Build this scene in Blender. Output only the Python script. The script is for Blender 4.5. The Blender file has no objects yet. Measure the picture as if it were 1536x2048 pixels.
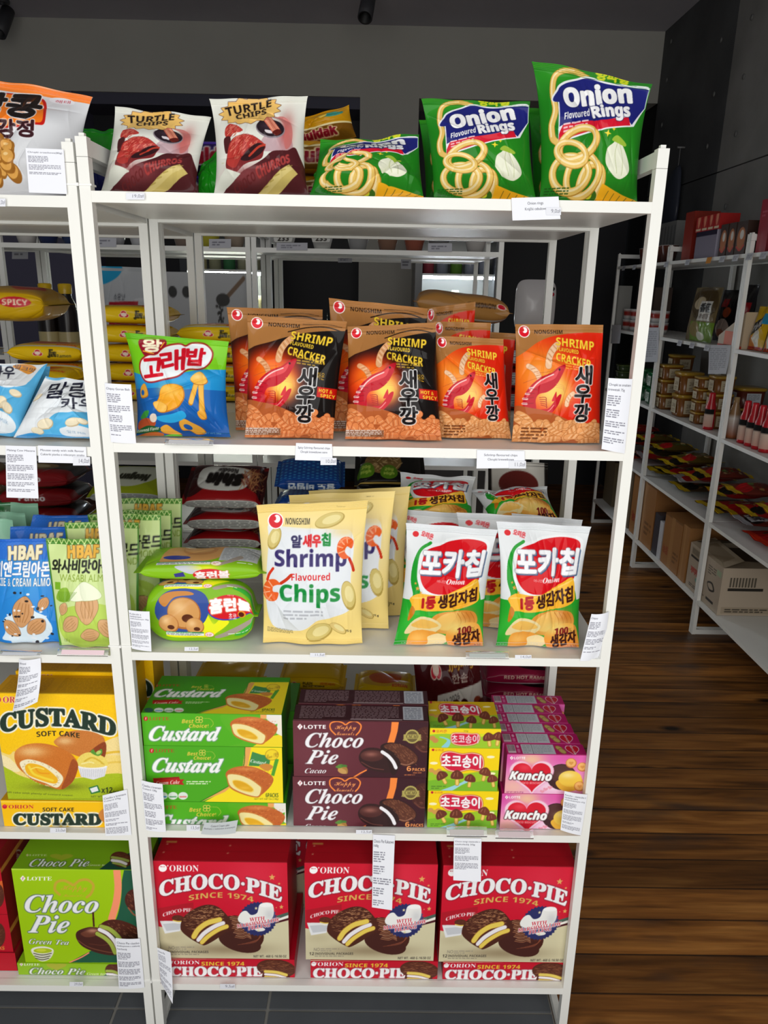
import bpy, math, random
import numpy as np

# ---------------------------------------------------------------- camera, world, lights, exposure
C = bpy.context.scene.collection
SC = bpy.context.scene
FPX = 1479.9
CAM = np.array([0.0178, -1.3408, 1.5224])
YAW, PITCH, ROLL = -0.0087, -0.2907, -0.0193
def _rot():
    cy, sy, cp, sp, cr, sr = math.cos(YAW), math.sin(YAW), math.cos(PITCH), math.sin(PITCH), math.cos(ROLL), math.sin(ROLL)
    Rz = np.array([[cy, -sy, 0], [sy, cy, 0], [0, 0, 1]]); Rx = np.array([[1, 0, 0], [0, cp, -sp], [0, sp, cp]])
    Ry = np.array([[cr, 0, sr], [0, 1, 0], [-sr, 0, cr]])
    return Rz @ Rx @ Ry
RM = _rot()
cd = bpy.data.cameras.new('camera'); cam = bpy.data.objects.new('camera', cd); C.objects.link(cam)
cd.sensor_fit = 'AUTO'; cd.sensor_width = 36.0; cd.lens = FPX * 36.0 / 2048.0; cd.clip_start = .05
import mathutils
mw = mathutils.Matrix.Identity(4)
for i in range(3):
    mw[i][0] = RM[i, 0]; mw[i][1] = RM[i, 2]; mw[i][2] = -RM[i, 1]; mw[i][3] = CAM[i]
cam.matrix_world = mw
SC.camera = cam

SC.view_settings.view_transform = 'Standard'; SC.view_settings.look = 'None'
SC.view_settings.gamma = 1.0; SC.view_settings.use_curve_mapping = False
SC.view_settings.exposure = -0.07
wd = bpy.data.worlds.new('daylight'); SC.world = wd; wd.use_nodes = True
wd.node_tree.nodes['Background'].inputs[0].default_value = (.80, .90, 1.0, 1)
wd.node_tree.nodes['Background'].inputs[1].default_value = 0.12
def area(name, loc, rot, sx, sy, power, col):
    l = bpy.data.lights.new(name, 'AREA'); l.shape = 'RECTANGLE'; l.size = sx; l.size_y = sy; l.energy = power; l.color = col
    o = bpy.data.objects.new(name, l); o.location = loc; o.rotation_euler = rot; C.objects.link(o); return o
# daylight through the shop window behind the photographer
area('window_daylight', (-.1, -2.0, 1.5), (math.radians(84), 0, math.radians(-3)), 3.0, 2.5, 70, (1.0, .985, .95))

def at(px, py, Y):
    d = RM @ np.array([(px - 768) / FPX, 1, -(py - 1024) / FPX]); return CAM + d * (Y - CAM[1]) / d[1]
def atZ(px, py, Z):
    d = RM @ np.array([(px - 768) / FPX, 1, -(py - 1024) / FPX]); return CAM + d * (Z - CAM[2]) / d[2]
def atX(px, py, X):
    d = RM @ np.array([(px - 768) / FPX, 1, -(py - 1024) / FPX]); return CAM + d * (X - CAM[0]) / d[0]
def proj(P):
    q = RM.T @ (np.asarray(P, float) - CAM); return (768 + FPX * q[0] / q[1], 1024 - FPX * q[2] / q[1])

# ---------------------------------------------------------------- printed artwork: a small vector painter
def hx(c):
    if not isinstance(c, str): return np.array(c, float)
    if len(c) == 3: c = ''.join(k * 2 for k in c)
    return np.array([int(c[i:i + 2], 16) for i in (0, 2, 4)], float) / 255
def raster(E, W, H, ss=4):
    x0, y0, x1, y1 = E[:, 0], E[:, 1] * ss, E[:, 2], E[:, 3] * ss
    lo = np.minimum(y0, y1); hi = np.maximum(y0, y1); sg = np.sign(y1 - y0)
    r0 = np.clip(np.ceil(lo - .5), 0, H * ss).astype(int); r1 = np.clip(np.ceil(hi - .5), 0, H * ss).astype(int)
    n = r1 - r0; k = n > 0
    x0, y0, x1, y1, sg, r0, n = x0[k], y0[k], x1[k], y1[k], sg[k], r0[k], n[k]
    if len(n) == 0: return np.zeros((H, W))
    idx = np.repeat(np.arange(len(n)), n); off = np.arange(n.sum()) - np.repeat(np.cumsum(n) - n, n)
    rows = r0[idx] + off
    t = (rows + .5 - y0[idx]) / (y1 - y0)[idx]
    x = np.clip(x0[idx] + t * (x1 - x0)[idx], 0, W); xi = np.floor(x).astype(int); fr = x - xi
    m = H * ss * (W + 2); b = rows * (W + 2) + xi
    acc = np.bincount(b, sg[idx] * (1 - fr), minlength=m) + np.bincount(b + 1, sg[idx] * fr, minlength=m)
    a = np.cumsum(acc[:m].reshape(H * ss, W + 2), 1)[:, :W]
    return np.minimum(np.abs(a), 1).reshape(H, ss, W).mean(1)
FB = {'sb': (0x1D5D4, 0x1D5EE, 0x1D7EC), 'sbi': (0x1D63C, 0x1D656, 0), 's': (0x1D400, 0x1D41A, 0x1D7CE), 'si': (0x1D468, 0x1D482, 0x1D7CE), 'sc': (0x1D4D0, 0x1D4EA, 0)}
_tc = {}
def glyphs(s, font=''):
    if (s, font) in _tc: return _tc[(s, font)]
    b = s
    if font in FB:
        U, L, D = FB[font]
        b = ''.join(chr(U + ord(c) - 65) if 'A' <= c <= 'Z' else chr(L + ord(c) - 97) if 'a' <= c <= 'z' else chr(D + ord(c) - 48) if D and '0' <= c <= '9' else c for c in s)
    cu = bpy.data.curves.new('lettering', 'FONT'); cu.body = b; cu.resolution_u = 4
    o = bpy.data.objects.new('lettering', cu)
    me = bpy.data.meshes.new_from_object(o)
    v = np.zeros(len(me.vertices) * 3); me.vertices.foreach_get('co', v); v = v.reshape(-1, 3)[:, :2]
    me.calc_loop_triangles(); t = np.zeros(len(me.loop_triangles) * 3, int); me.loop_triangles.foreach_get('vertices', t); t = t.reshape(-1, 3)
    bpy.data.meshes.remove(me); bpy.data.objects.remove(o); bpy.data.curves.remove(cu)
    mn, mx = v.min(0), v.max(0); v = (v - mn) / np.maximum(mx - mn, 1e-6); v[:, 1] = 1 - v[:, 1]
    _tc[(s, font)] = (v, t, (mx - mn)); return _tc[(s, font)]
def dil(M, r):
    if r < .3: return M
    R = int(math.ceil(r)); O = M.copy(); Pd = np.pad(M, R)
    h, w = M.shape
    for dy in range(-R, R + 1):
        for dx in range(-R, R + 1):
            d = math.hypot(dx, dy)
            if d > r + .5 or (dx == 0 and dy == 0): continue
            O = np.maximum(O, Pd[R + dy:R + dy + h, R + dx:R + dx + w] * min(1, r + .5 - d))
    return O
def spline(pts, n=8):
    p = np.array(pts, float); a, b, c, d = np.roll(p, 1, 0), p, np.roll(p, -1, 0), np.roll(p, -2, 0); out = []
    for t in np.linspace(0, 1, n, endpoint=False):
        out.append(.5 * (2 * b + (c - a) * t + (2 * a - 5 * b + 4 * c - d) * t * t + (3 * b - a - 3 * c + d) * t ** 3))
    return np.stack(out, 1).reshape(-1, 2)
def homog(src, dst):
    A = []; 
    for (x, y), (u, v) in zip(src, dst):
        A.append([x, y, 1, 0, 0, 0, -u * x, -u * y, -u]); A.append([0, 0, 0, x, y, 1, -v * x, -v * y, -v])
    return np.linalg.svd(np.array(A, float))[2][-1].reshape(3, 3)
class Art:
    """canvas for one printed face; shapes are given in the frame of `quad` (TL, TR, BR, BL)"""
    def __init__(s, quad, bg='ffffff', dens=1.0, size=None):
        q = np.array(quad, float)
        w = max(np.hypot(*(q[1] - q[0])), np.hypot(*(q[2] - q[3]))); h = max(np.hypot(*(q[3] - q[0])), np.hypot(*(q[2] - q[1])))
        s.W, s.H = size or (max(4, int(w * dens)), max(4, int(h * dens)))
        s.Hm = homog(q, [(0, 0), (s.W, 0), (s.W, s.H), (0, s.H)]); s.k = s.W / w
        Hi = np.linalg.inv(s.Hm); gx, gy = np.meshgrid(np.arange(s.W) + .5, np.arange(s.H) + .5)
        d = Hi[2, 0] * gx + Hi[2, 1] * gy + Hi[2, 2]
        s.X = (Hi[0, 0] * gx + Hi[0, 1] * gy + Hi[0, 2]) / d; s.Y = (Hi[1, 0] * gx + Hi[1, 1] * gy + Hi[1, 2]) / d
        s.c = np.tile(hx(bg), (s.H, s.W, 1)); s.rng = np.random.default_rng(7)
    def m(s, p):
        p = np.asarray(p, float).reshape(-1, 2); d = p @ s.Hm[2, :2] + s.Hm[2, 2]
        return np.stack([(p @ s.Hm[0, :2] + s.Hm[0, 2]) / d, (p @ s.Hm[1, :2] + s.Hm[1, 2]) / d], 1)
    def blend(s, M, col, a, x0=0, y0=0):
        h, w = M.shape; R = s.c[y0:y0 + h, x0:x0 + w]; M = (M * a)[..., None]; R[:] = R * (1 - M) + hx(col) * M
    def edges(s, E, col, a=1, grow=0, out=()):
        pad = int(math.ceil((grow + sum(o[0] for o in out)) * s.k)) + 1
        x0 = max(0, int(math.floor(min(E[:, 0].min(), E[:, 2].min()))) - pad); x1 = min(s.W, int(math.ceil(max(E[:, 0].max(), E[:, 2].max()))) + pad)
        y0 = max(0, int(math.floor(min(E[:, 1].min(), E[:, 3].min()))) - pad); y1 = min(s.H, int(math.ceil(max(E[:, 1].max(), E[:, 3].max()))) + pad)
        if x1 <= x0 or y1 <= y0: return s
        M = raster(E - np.array([x0, y0, x0, y0]), x1 - x0, y1 - y0)
        M = dil(M, grow * s.k)
        L = []; K = M
        for r, c in out: K = dil(K, r * s.k); L.append((K, c))
        for K, c in reversed(L): s.blend(K, c, a, x0, y0)
        if col is not None: s.blend(M, col, a, x0, y0)
        return s
    def poly(s, pts, col, a=1, out=(), raw=False):
        p = s.m(pts); return s.edges(np.concatenate([p, np.roll(p, -1, 0)], 1), col, a, 0, out)
    def spl(s, pts, col, a=1, out=()): return s.poly(spline(pts), col, a, out)
    def rect(s, x0, y0, x1, y1, col, a=1): return s.poly([(x0, y0), (x1, y0), (x1, y1), (x0, y1)], col, a)
    def ell(s, x, y, rx, ry, col, rot=0, a=1, out=()):
        t = np.linspace(0, 2 * math.pi, 28, endpoint=False); r = math.radians(rot); c, n = rx * np.cos(t), ry * np.sin(t)
        return s.poly(np.stack([x + c * math.cos(r) - n * math.sin(r), y + c * math.sin(r) + n * math.cos(r)], 1), col, a, out)
    def line(s, pts, w, col, a=1, out=(), smooth=False):
        p = np.array(pts, float)
        if smooth and len(p) > 2:
            q = np.vstack([2 * p[0] - p[1], p, 2 * p[-1] - p[-2]]); o = []
            for i in range(1, len(q) - 2):
                for t in np.linspace(0, 1, 8, endpoint=False):
                    o.append(.5 * (2 * q[i] + (q[i + 1] - q[i - 1]) * t + (2 * q[i - 1] - 5 * q[i] + 4 * q[i + 1] - q[i + 2]) * t * t + (3 * q[i] - q[i - 1] - 3 * q[i + 1] + q[i + 2]) * t ** 3))
            p = np.array(o + [q[-2]])
        E = []; th = np.linspace(0, 2 * math.pi, 10, endpoint=False)
        for i, (x, y) in enumerate(p):
            k = s.m(np.stack([x + w / 2 * np.cos(th), y + w / 2 * np.sin(th)], 1)); E.append(np.concatenate([k, np.roll(k, -1, 0)], 1))
            if i + 1 < len(p):
                d = p[i + 1] - p[i]; L = np.hypot(*d)
                if L < 1e-6: continue
                n = np.array([-d[1], d[0]]) / L * w / 2
                k = s.m([p[i] - n, p[i + 1] - n, p[i + 1] + n, p[i] + n]); E.append(np.concatenate([k, np.roll(k, -1, 0)], 1))
        return s.edges(np.concatenate(E), col, a, 0, out)
    def txt(s, t, box, col, font='sb', bold=0, out=(), a=1, arc=0, rot=0):
        """box: (x0,y0,x1,y1) or four corners TL,TR,BR,BL of the lettering's bounding box"""
        v, tr, _ = glyphs(t, font)
        if len(box) == 4 and not hasattr(box[0], '__len__'):
            x0, y0, x1, y1 = box; q = np.array([(x0, y0), (x1, y0), (x1, y1), (x0, y1)], float)
            if rot:
                c = q.mean(0); r = math.radians(rot); q = c + (q - c) @ np.array([[math.cos(r), math.sin(r)], [-math.sin(r), math.cos(r)]])
        else: q = np.array(box, float)
        u, w = v[:, :1], v[:, 1:]
        p = (1 - w) * ((1 - u) * q[0] + u * q[1]) + w * ((1 - u) * q[3] + u * q[2])
        if arc: p = p + (q[0] - q[3]) / np.hypot(*(q[0] - q[3])) * arc * 4 * u * (1 - u)
        p = s.m(p); T = p[tr]; ar = (T[:, 1, 0] - T[:, 0, 0]) * (T[:, 2, 1] - T[:, 0, 1]) - (T[:, 2, 0] - T[:, 0, 0]) * (T[:, 1, 1] - T[:, 0, 1])
        T[ar < 0] = T[ar < 0][:, ::-1]
        E = np.concatenate([np.concatenate([T[:, i], T[:, (i + 1) % 3]], 1) for i in range(3)])
        return s.edges(E, col, a, bold, out)
    def rad(s, x, y, rx, ry, col, a=1, rot=0, pw=2):
        r = math.radians(rot); dx, dy = s.X - x, s.Y - y
        d = ((dx * math.cos(r) + dy * math.sin(r)) / rx) ** 2 + ((-dx * math.sin(r) + dy * math.cos(r)) / ry) ** 2
        s.blend(np.exp(-d ** (pw / 2)), col, a); return s
    def ramp(s, x0, y0, x1, y1, col):
        """blend towards col going from point 0 to point 1"""
        d = (x1 - x0) ** 2 + (y1 - y0) ** 2; t = ((s.X - x0) * (x1 - x0) + (s.Y - y0) * (y1 - y0)) / d
        s.blend(np.clip(t, 0, 1), col, 1); return s
    def small(s, x0, y0, x1, y1, n, col, a=.8, slope=0, fill=.95):
        """lines of fine print"""
        h = (y1 - y0) / n
        for i in range(n):
            y = y0 + (i + .5) * h; x = x0; xe = x0 + (x1 - x0) * (fill if i < n - 1 else s.rng.uniform(.4, .9))
            while x < xe:
                l = min(s.rng.uniform(.6, 2.4) * h * 1.3, xe - x); k = slope * (x - x0)
                s.poly([(x, y - h * .26 + k), (x + l, y - h * .26 + k + slope * l), (x + l, y + h * .26 + k + slope * l), (x, y + h * .26 + k)], col, a); x += l + h * .45
        return s
    def grain(s, amt, sx=1, sy=1, mask=None):
        n = s.rng.normal(0, amt, (s.H // sy + 1, s.W // sx + 1)); n = np.repeat(np.repeat(n, sy, 0), sx, 1)[:s.H, :s.W, None]
        s.c[:] = np.clip(s.c + n * (1 if mask is None else mask[..., None]), 0, 1); return s

# ---------------------------------------------------------------- materials
def mat(name, col=None, rough=.5, spec=.5, coat=0, coat_rough=.1, metal=0, trans=0, bump=None):
    m = bpy.data.materials.new(name); m.use_nodes = True; nt = m.node_tree; b = nt.nodes['Principled BSDF']
    if col is None:
        a = nt.nodes.new('ShaderNodeVertexColor'); a.layer_name = 'Col'; nt.links.new(a.outputs[0], b.inputs['Base Color'])
    else:
        c = hx(col); c = np.where(c <= .04045, c / 12.92, ((c + .055) / 1.055) ** 2.4); b.inputs['Base Color'].default_value = (*c, 1)
    b.inputs['Roughness'].default_value = rough; b.inputs['Specular IOR Level'].default_value = spec
    b.inputs['Coat Weight'].default_value = coat; b.inputs['Coat Roughness'].default_value = coat_rough
    b.inputs['Metallic'].default_value = metal; b.inputs['Transmission Weight'].default_value = trans
    if bump:
        t = nt.nodes.new('ShaderNodeTexNoise'); t.inputs['Scale'].default_value = bump[0]; bp = nt.nodes.new('ShaderNodeBump')
        bp.inputs['Strength'].default_value = bump[1]; bp.inputs['Distance'].default_value = .002
        tc = nt.nodes.new('ShaderNodeTexCoord'); nt.links.new(tc.outputs['Object'], t.inputs['Vector'])
        nt.links.new(t.outputs[0], bp.inputs['Height']); nt.links.new(bp.outputs[0], b.inputs['Normal'])
    return m
M_FOIL = mat('printed_foil', None, .34, .09, .2, .03)
M_CARD = mat('printed_card', None, .42, .35)
M_PAPER = mat('printed_paper', None, .75, .2)
M_PLAST = mat('printed_plastic', None, .25, .5)
M_WHITE = mat('white_lacquered_metal', 'e9e9e4', .38, .4, bump=(35, .05))
M_CLEAR = mat('clear_plastic', 'f4f6f8', .08, .5, trans=.9)
M_GLASS = mat('bottle_glass', 'ffffff', .05, .5, trans=.95)

# ---------------------------------------------------------------- meshes
class MB:
    def __init__(s): s.v = []; s.f = []; s.c = []; s.n = 0
    def grid(s, P, col):
        h, w = P.shape[:2]; s.v.append(P.reshape(-1, 3)); i = np.arange(h * w).reshape(h, w) + s.n
        s.f.append(np.stack([i[1:, :-1], i[1:, 1:], i[:-1, 1:], i[:-1, :-1]], -1).reshape(-1, 4))
        c = hx(col) if isinstance(col, str) else np.asarray(col); s.c.append(np.broadcast_to(c, (h, w, 3)).reshape(-1, 3)); s.n += h * w
    def face(s, o, a, b, col):
        """flat face from corner o along a (right) and b (down); col is a colour or an Art"""
        o, a, b = (np.array(k, float) for k in (o, a, b))
        h, w = (col.H, col.W) if isinstance(col, Art) else (2, 2)
        u = np.linspace(0, 1, w)[None, :, None]; v = np.linspace(0, 1, h)[:, None, None]
        s.grid(o + u * a + v * b, col.c if isinstance(col, Art) else col)
    def box(s, x0, x1, y0, y1, z0, z1, col='ffffff', front=None, top=None, right=None, left=None):
        X, Y, Z = x1 - x0, y1 - y0, z1 - z0
        s.face((x0, y0, z1), (X, 0, 0), (0, 0, -Z), front or col); s.face((x1, y1, z1), (-X, 0, 0), (0, 0, -Z), col)
        if top != 'none': s.face((x0, y1, z1), (X, 0, 0), (0, -Y, 0), top or col)
        s.face((x0, y0, z0), (X, 0, 0), (0, Y, 0), col)
        s.face((x0, y1, z1), (0, -Y, 0), (0, 0, -Z), left or col); s.face((x1, y0, z1), (0, Y, 0), (0, 0, -Z), right or col)
    def tube(s, prof, n=20, col='ffffff', c=(0, 0, 0)):
        """surface of revolution; prof = [(r, z, colour)...]"""
        t = np.linspace(0, 2 * math.pi, n + 1); P = np.array([[(c[0] + r * math.cos(k), c[1] + r * math.sin(k), c[2] + z) for k in t] for r, z, _ in prof][::-1])
        K = np.array([[hx(q)] * (n + 1) for _, _, q in prof][::-1]); s.grid(P, K)
    def build(s, name, m, parent=None, org=(0, 0, 0), smooth=True):
        me = bpy.data.meshes.new(name); v = np.concatenate(s.v) - np.array(org); f = np.concatenate(s.f); c = np.concatenate(s.c)
        me.vertices.add(len(v)); me.vertices.foreach_set('co', v.astype(np.float32).ravel())
        me.loops.add(f.size); me.loops.foreach_set('vertex_index', f.astype(np.int32).ravel())
        me.polygons.add(len(f)); me.polygons.foreach_set('loop_start', np.arange(0, f.size, 4, dtype=np.int32))
        if smooth: me.polygons.foreach_set('use_smooth', np.ones(len(f), bool))
        me.update(calc_edges=True)
        ca = me.color_attributes.new('Col', 'BYTE_COLOR', 'POINT')
        ca.data.foreach_set('color_srgb', np.concatenate([np.clip(c, 0, 1), np.ones((len(c), 1))], 1).astype(np.float32).ravel())
        me.materials.append(m); o = bpy.data.objects.new(name, me); C.objects.link(o)
        if parent is not None: o.parent = parent
        else: o.location = org
        return o
def tag(o, label, cat, group=None, kind=None):
    if label: o['label'] = label
    if cat: o['category'] = cat
    if group: o['group'] = group
    if kind: o['kind'] = kind
    return o
def empty(name, loc, label=None, cat=None, group=None, rz=0):
    o = bpy.data.objects.new(name, None); o.empty_display_size = .05; o.location = loc; o.rotation_euler = (0, 0, rz); C.objects.link(o); return tag(o, label, cat, group)
def struct(name, mb, m): o = mb.build(name, m, smooth=False); o['kind'] = 'structure'; return o
def dup(o, loc=None, rot=None, label=None, group=None):
    r = o.copy(); C.objects.link(r)
    if loc is not None: r.location = loc
    if rot is not None: r.rotation_euler = rot
    if label: r['label'] = label
    if group: r['group'] = group
    for ch in list(o.children):
        c = ch.copy(); C.objects.link(c); c.parent = r
        for g in list(ch.children): d = g.copy(); C.objects.link(d); d.parent = c
    return r

# ---------------------------------------------------------------- the room
FLOOR = -.19
ZS = [1.6735, 1.2456, .8195, .3916, -.0382]          # shelf tops of the middle unit
ZT = 1.756
def lin(c): c = hx(c); return (*np.where(c <= .04045, c / 12.92, ((c + .055) / 1.055) ** 2.4), 1)
def wood_mat():
    m = bpy.data.materials.new('dark_plank_floor'); m.use_nodes = True; nt = m.node_tree; N = nt.nodes; L = nt.links; b = N['Principled BSDF']
    def nd(t, **k):
        n = N.new(t)
        for a, v in k.items(): setattr(n, a, v)
        return n
    def mth(op, a, b_=None):
        n = nd('ShaderNodeMath', operation=op)
        for i, q in enumerate((a, b_)):
            if q is None: continue
            if isinstance(q, (int, float)): n.inputs[i].default_value = q
            else: L.new(q, n.inputs[i])
        return n.outputs[0]
    tc = nd('ShaderNodeTexCoord'); sp = nd('ShaderNodeSeparateXYZ'); L.new(tc.outputs['Object'], sp.inputs[0])
    X, Y = sp.outputs[0], sp.outputs[1]
    yy = mth('DIVIDE', Y, .118); pid = mth('FLOOR', yy); fr = mth('FRACT', yy)
    wn = nd('ShaderNodeTexWhiteNoise', noise_dimensions='1D'); L.new(pid, wn.inputs['W'])
    def vec(x, y, z):
        c = nd('ShaderNodeCombineXYZ')
        for i, q in enumerate((x, y, z)):
            if isinstance(q, (int, float)): c.inputs[i].default_value = q
            else: L.new(q, c.inputs[i])
        return c.outputs[0]
    off = mth('MULTIPLY', wn.outputs[0], 37.0)
    v1 = vec(mth('MULTIPLY', mth('ADD', X, off), 1.6), mth('MULTIPLY', Y, 20.0), off)
    def noise(v, sc, det, dist=0):
        n = nd('ShaderNodeTexNoise'); n.inputs['Scale'].default_value = sc; n.inputs['Detail'].default_value = det; n.inputs['Distortion'].default_value = dist; L.new(v, n.inputs['Vector']); return n.outputs[0]
    g1 = noise(v1, 1.5, 5, .6); g2 = noise(vec(mth('MULTIPLY', mth('ADD', X, off), 4), mth('MULTIPLY', Y, 90.0), off), 1.2, 3)
    g3 = noise(vec(mth('ADD', X, off), mth('MULTIPLY', Y, 3.0), 0.0), 2.2, 3)
    vo = nd('ShaderNodeTexVoronoi'); vo.inputs['Scale'].default_value = 1.0
    L.new(vec(mth('MULTIPLY', X, 2.6), mth('MULTIPLY', Y, 7.0), off), vo.inputs['Vector'])
    knot = nd('ShaderNodeMapRange'); knot.inputs[1].default_value = .06; knot.inputs[2].default_value = .17; L.new(vo.outputs['Distance'], knot.inputs[0])
    seam = mth('MINIMUM', fr, mth('SUBTRACT', 1.0, fr)); sm = nd('ShaderNodeMapRange'); sm.inputs[1].default_value = .0; sm.inputs[2].default_value = .035; L.new(seam, sm.inputs[0])
    r1 = nd('ShaderNodeValToRGB'); L.new(g1, r1.inputs[0]); e = r1.color_ramp.elements
    e[0].position = .28; e[0].color = lin('5a3816'); e[1].position = .75; e[1].color = lin('cc8c44')
    k = e.new(.5); k.color = lin('a0662c')
    def mix(f, a, b_, mode='MIX'):
        n = nd('ShaderNodeMix', data_type='RGBA', blend_type=mode)
        if isinstance(f, (int, float)): n.inputs[0].default_value = f
        else: L.new(f, n.inputs[0])
        for i, q in ((6, a), (7, b_)):
            if isinstance(q, tuple): n.inputs[i].default_value = q
            else: L.new(q, n.inputs[i])
        return n.outputs[2]
    stain = nd('ShaderNodeMapRange'); stain.inputs[1].default_value = .56; stain.inputs[2].default_value = .72; stain.inputs[4].default_value = .75; L.new(g3, stain.inputs[0])
    tone = nd('ShaderNodeMapRange'); tone.inputs[3].default_value = .55; tone.inputs[4].default_value = 1.25; L.new(wn.outputs[0], tone.inputs[0])
    c = mix(mth('MULTIPLY', g2, .75), r1.outputs[0], lin('3e2210'))
    c = mix(1.0, c, vec(tone.outputs[0], tone.outputs[0], tone.outputs[0]), 'MULTIPLY')
    c = mix(stain.outputs[0], c, lin('3a302a'))
    c = mix(knot.outputs[0], lin('190e08'), c)
    c = mix(sm.outputs[0], lin('120a06'), c)
    L.new(c, b.inputs['Base Color']); b.inputs['Roughness'].default_value = .42; b.inputs['Specular IOR Level'].default_value = .35
    bp = nd('ShaderNodeBump'); bp.inputs['Strength'].default_value = .25; bp.inputs['Distance'].default_value = .004
    L.new(mth('ADD', g1, sm.outputs[0]), bp.inputs['Height']); L.new(bp.outputs[0], b.inputs['Normal'])
    return m
def wall_mat(name, col, rough=.7, panels=None, sc=3, amt=.12, bolts=False):
    m = bpy.data.materials.new(name); m.use_nodes = True; nt = m.node_tree; N = nt.nodes; L = nt.links; b = N['Principled BSDF']
    tc = N.new('ShaderNodeTexCoord'); n = N.new('ShaderNodeTexNoise'); n.inputs['Scale'].default_value = sc; n.inputs['Detail'].default_value = 6
    L.new(tc.outputs['Object'], n.inputs['Vector']); r = N.new('ShaderNodeValToRGB'); L.new(n.outputs[0], r.inputs[0])
    c = np.array(lin(col)); r.color_ramp.elements[0].color = (*(c[:3] * (1 - amt)), 1); r.color_ramp.elements[1].color = (*(c[:3] * (1 + amt)), 1)
    r.color_ramp.elements[0].position = .3; r.color_ramp.elements[1].position = .7
    L.new(r.outputs[0], b.inputs['Base Color']); b.inputs['Roughness'].default_value = rough; b.inputs['Specular IOR Level'].default_value = .2
    return m
MB1 = MB(); MB1.face((-6, 6.2, FLOOR), (9, 0, 0), (0, -9.5, 0), 'ffffff'); struct('floor', MB1, wood_mat())
b = MB(); b.box(-3.5, 2.09, -3.4, -.42, FLOOR, FLOOR + .006, 'ffffff'); struct('floor_bounce', b, wall_mat('pale_bounce_floor', 'd2cfc8', .5, sc=4, amt=.05))  # unseen pale floor patch, added to bounce light up under the shelves
M_TILE = wall_mat('dark_grey_floor_tile', '55585c', .45, sc=8, amt=.08)
def tile_floor():
    """slate grey tiles under the two rows of units, with raised edge on the plank floor"""
    o = empty('floor_tiles', (0, 0, 0)); o['kind'] = 'structure'
    xs = [-2.3, -1.02, -.605, -.233, .47]; ys = [-.35, .0525, .46, .87]
    for i in range(4):
        for j in range(3):
            b = MB(); g = .004; b.box(xs[i] + g, xs[i + 1] - g, ys[j] + g, ys[j + 1] - g, FLOOR, FLOOR + .012, '55585c'); b.build('tile', M_TILE, o, smooth=False)
    b = MB(); b.box(xs[0], xs[-1], ys[0], ys[-1], FLOOR, FLOOR + .008, '8a8883'); b.build('grout', mat('tile_grout', '85837e', .8), o, smooth=False)
tile_floor()
YB, XR, ZC = 4.96, 2.1, 3.41
b = MB(); b.face((-6, 6.2, ZC), (9, 0, 0), (0, -9.5, 0), 'ffffff'); struct('ceiling', b, wall_mat('ceiling_paint', 'b4b2ba', .8, sc=2, amt=.05))
M_WALL = wall_mat('grey_wall_paint', 'b0aea6', .75, sc=2, amt=.04)
b = MB(); b.box(-6, XR, YB, YB + .5, 2.93, ZC, 'ffffff'); b.box(-.17, .28, YB, YB + .5, FLOOR, 2.93); struct('wall_back', b, M_WALL)
b = MB(); b.box(-2.36, -.17, YB + .02, YB + .42, 2.85, 2.93); struct('trim_1', b, mat('violet_fascia', '474657', .6))
b = MB(); b.box(-6, XR, YB + .42, YB + .5, FLOOR, 2.93); struct('wall_alcove', b, mat('alcove_paint', '1c1c22', .6))
b = MB(); b.box(-6, -2.36, YB, YB + .42, FLOOR, 2.93); struct('wall_left', b, mat('violet_grey_paint', '5b5970', .7))
def right_wall():
    o = empty('wall_right', (XR, 0, 0)); o['kind'] = 'structure'
    M = wall_mat('anthracite_wall_panel', '4c4d4e', .6, sc=2.5, amt=.25); M2 = wall_mat('lighter_wall_panel', '807e7a', .6, sc=2.5, amt=.2)
    ys = [-3, -.9, 1.25, 3.69, YB]; sl = lambda y: 2.33 + (y - 3.65) * .0
    for i in range(4):
        mm = M if i == 3 else M2
        for z0, z1 in ((FLOOR, 2.262), (2.27, ZC)):
            b = MB(); b.box(XR, XR + .02, ys[i] + .002, ys[i + 1] - .002, z0, z1); b.build('wall_panel', mm, o, (XR, 0, 0), smooth=False).location = (0, 0, 0)
    MB_ = mat('bolt_steel', '6a6a68', .5)
    for y in (1.45, 3.49, 3.89, 4.8):
        for z in (2.45, 2.75, 3.05, 3.3, 2.05):
            b = MB(); b.tube([(.0, 0, '777777'), (.016, 0, '777777'), (.016, .004, '777777'), (0, .006, '777777')], 10)
            k = b.build('panel_bolt', MB_, o); k.rotation_euler = (0, -math.pi / 2, 0); k.location = (-.001, y, z)
    b = MB(); b.box(XR + .022, XR + .06, -3.3, YB + .5, FLOOR, ZC); b.build('wall_core', mat('wall_joint_black', '101010', .8), o, (XR, 0, 0), smooth=False).location = (0, 0, 0)
right_wall()
def spot(px, py, z, label):
    """small black ceiling spotlight tube hanging under the ceiling"""
    p = atZ(px, py, z); o = empty('ceiling_spotlight', (p[0], p[1], ZC), label, 'spotlight', 'ceiling spotlights')
    d = '3a3a3e'; b = MB(); b.tube([(0, 0, d), (.05, 0, d), (.05, -.02, d), (0, -.02, d)], 20); b.build('ceiling_plate', M_BLK, o)
    b = MB(); b.tube([(.012, 0, d), (.012, z + .1 - ZC, d)], 10); b.build('stem', M_BLK, o)
    b = MB(); b.tube([(0, .1, d), (.045, .1, d), (.048, -.02, d), (.048, -.12, d), (.036, -.12, '050505'), (.034, -.05, '050505'), (0, -.05, '050505')], 24)
    k = b.build('lamp_tube', M_BLK, o); k.location = (0, 0, z - ZC); k.rotation_euler = (math.radians(-35), math.radians(8), 0)
M_BLK = mat('black_lamp_metal', None, .55)
spot(8, 42, 3.28, 'dark ceiling spotlight at the far left under the ceiling edge')
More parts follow.
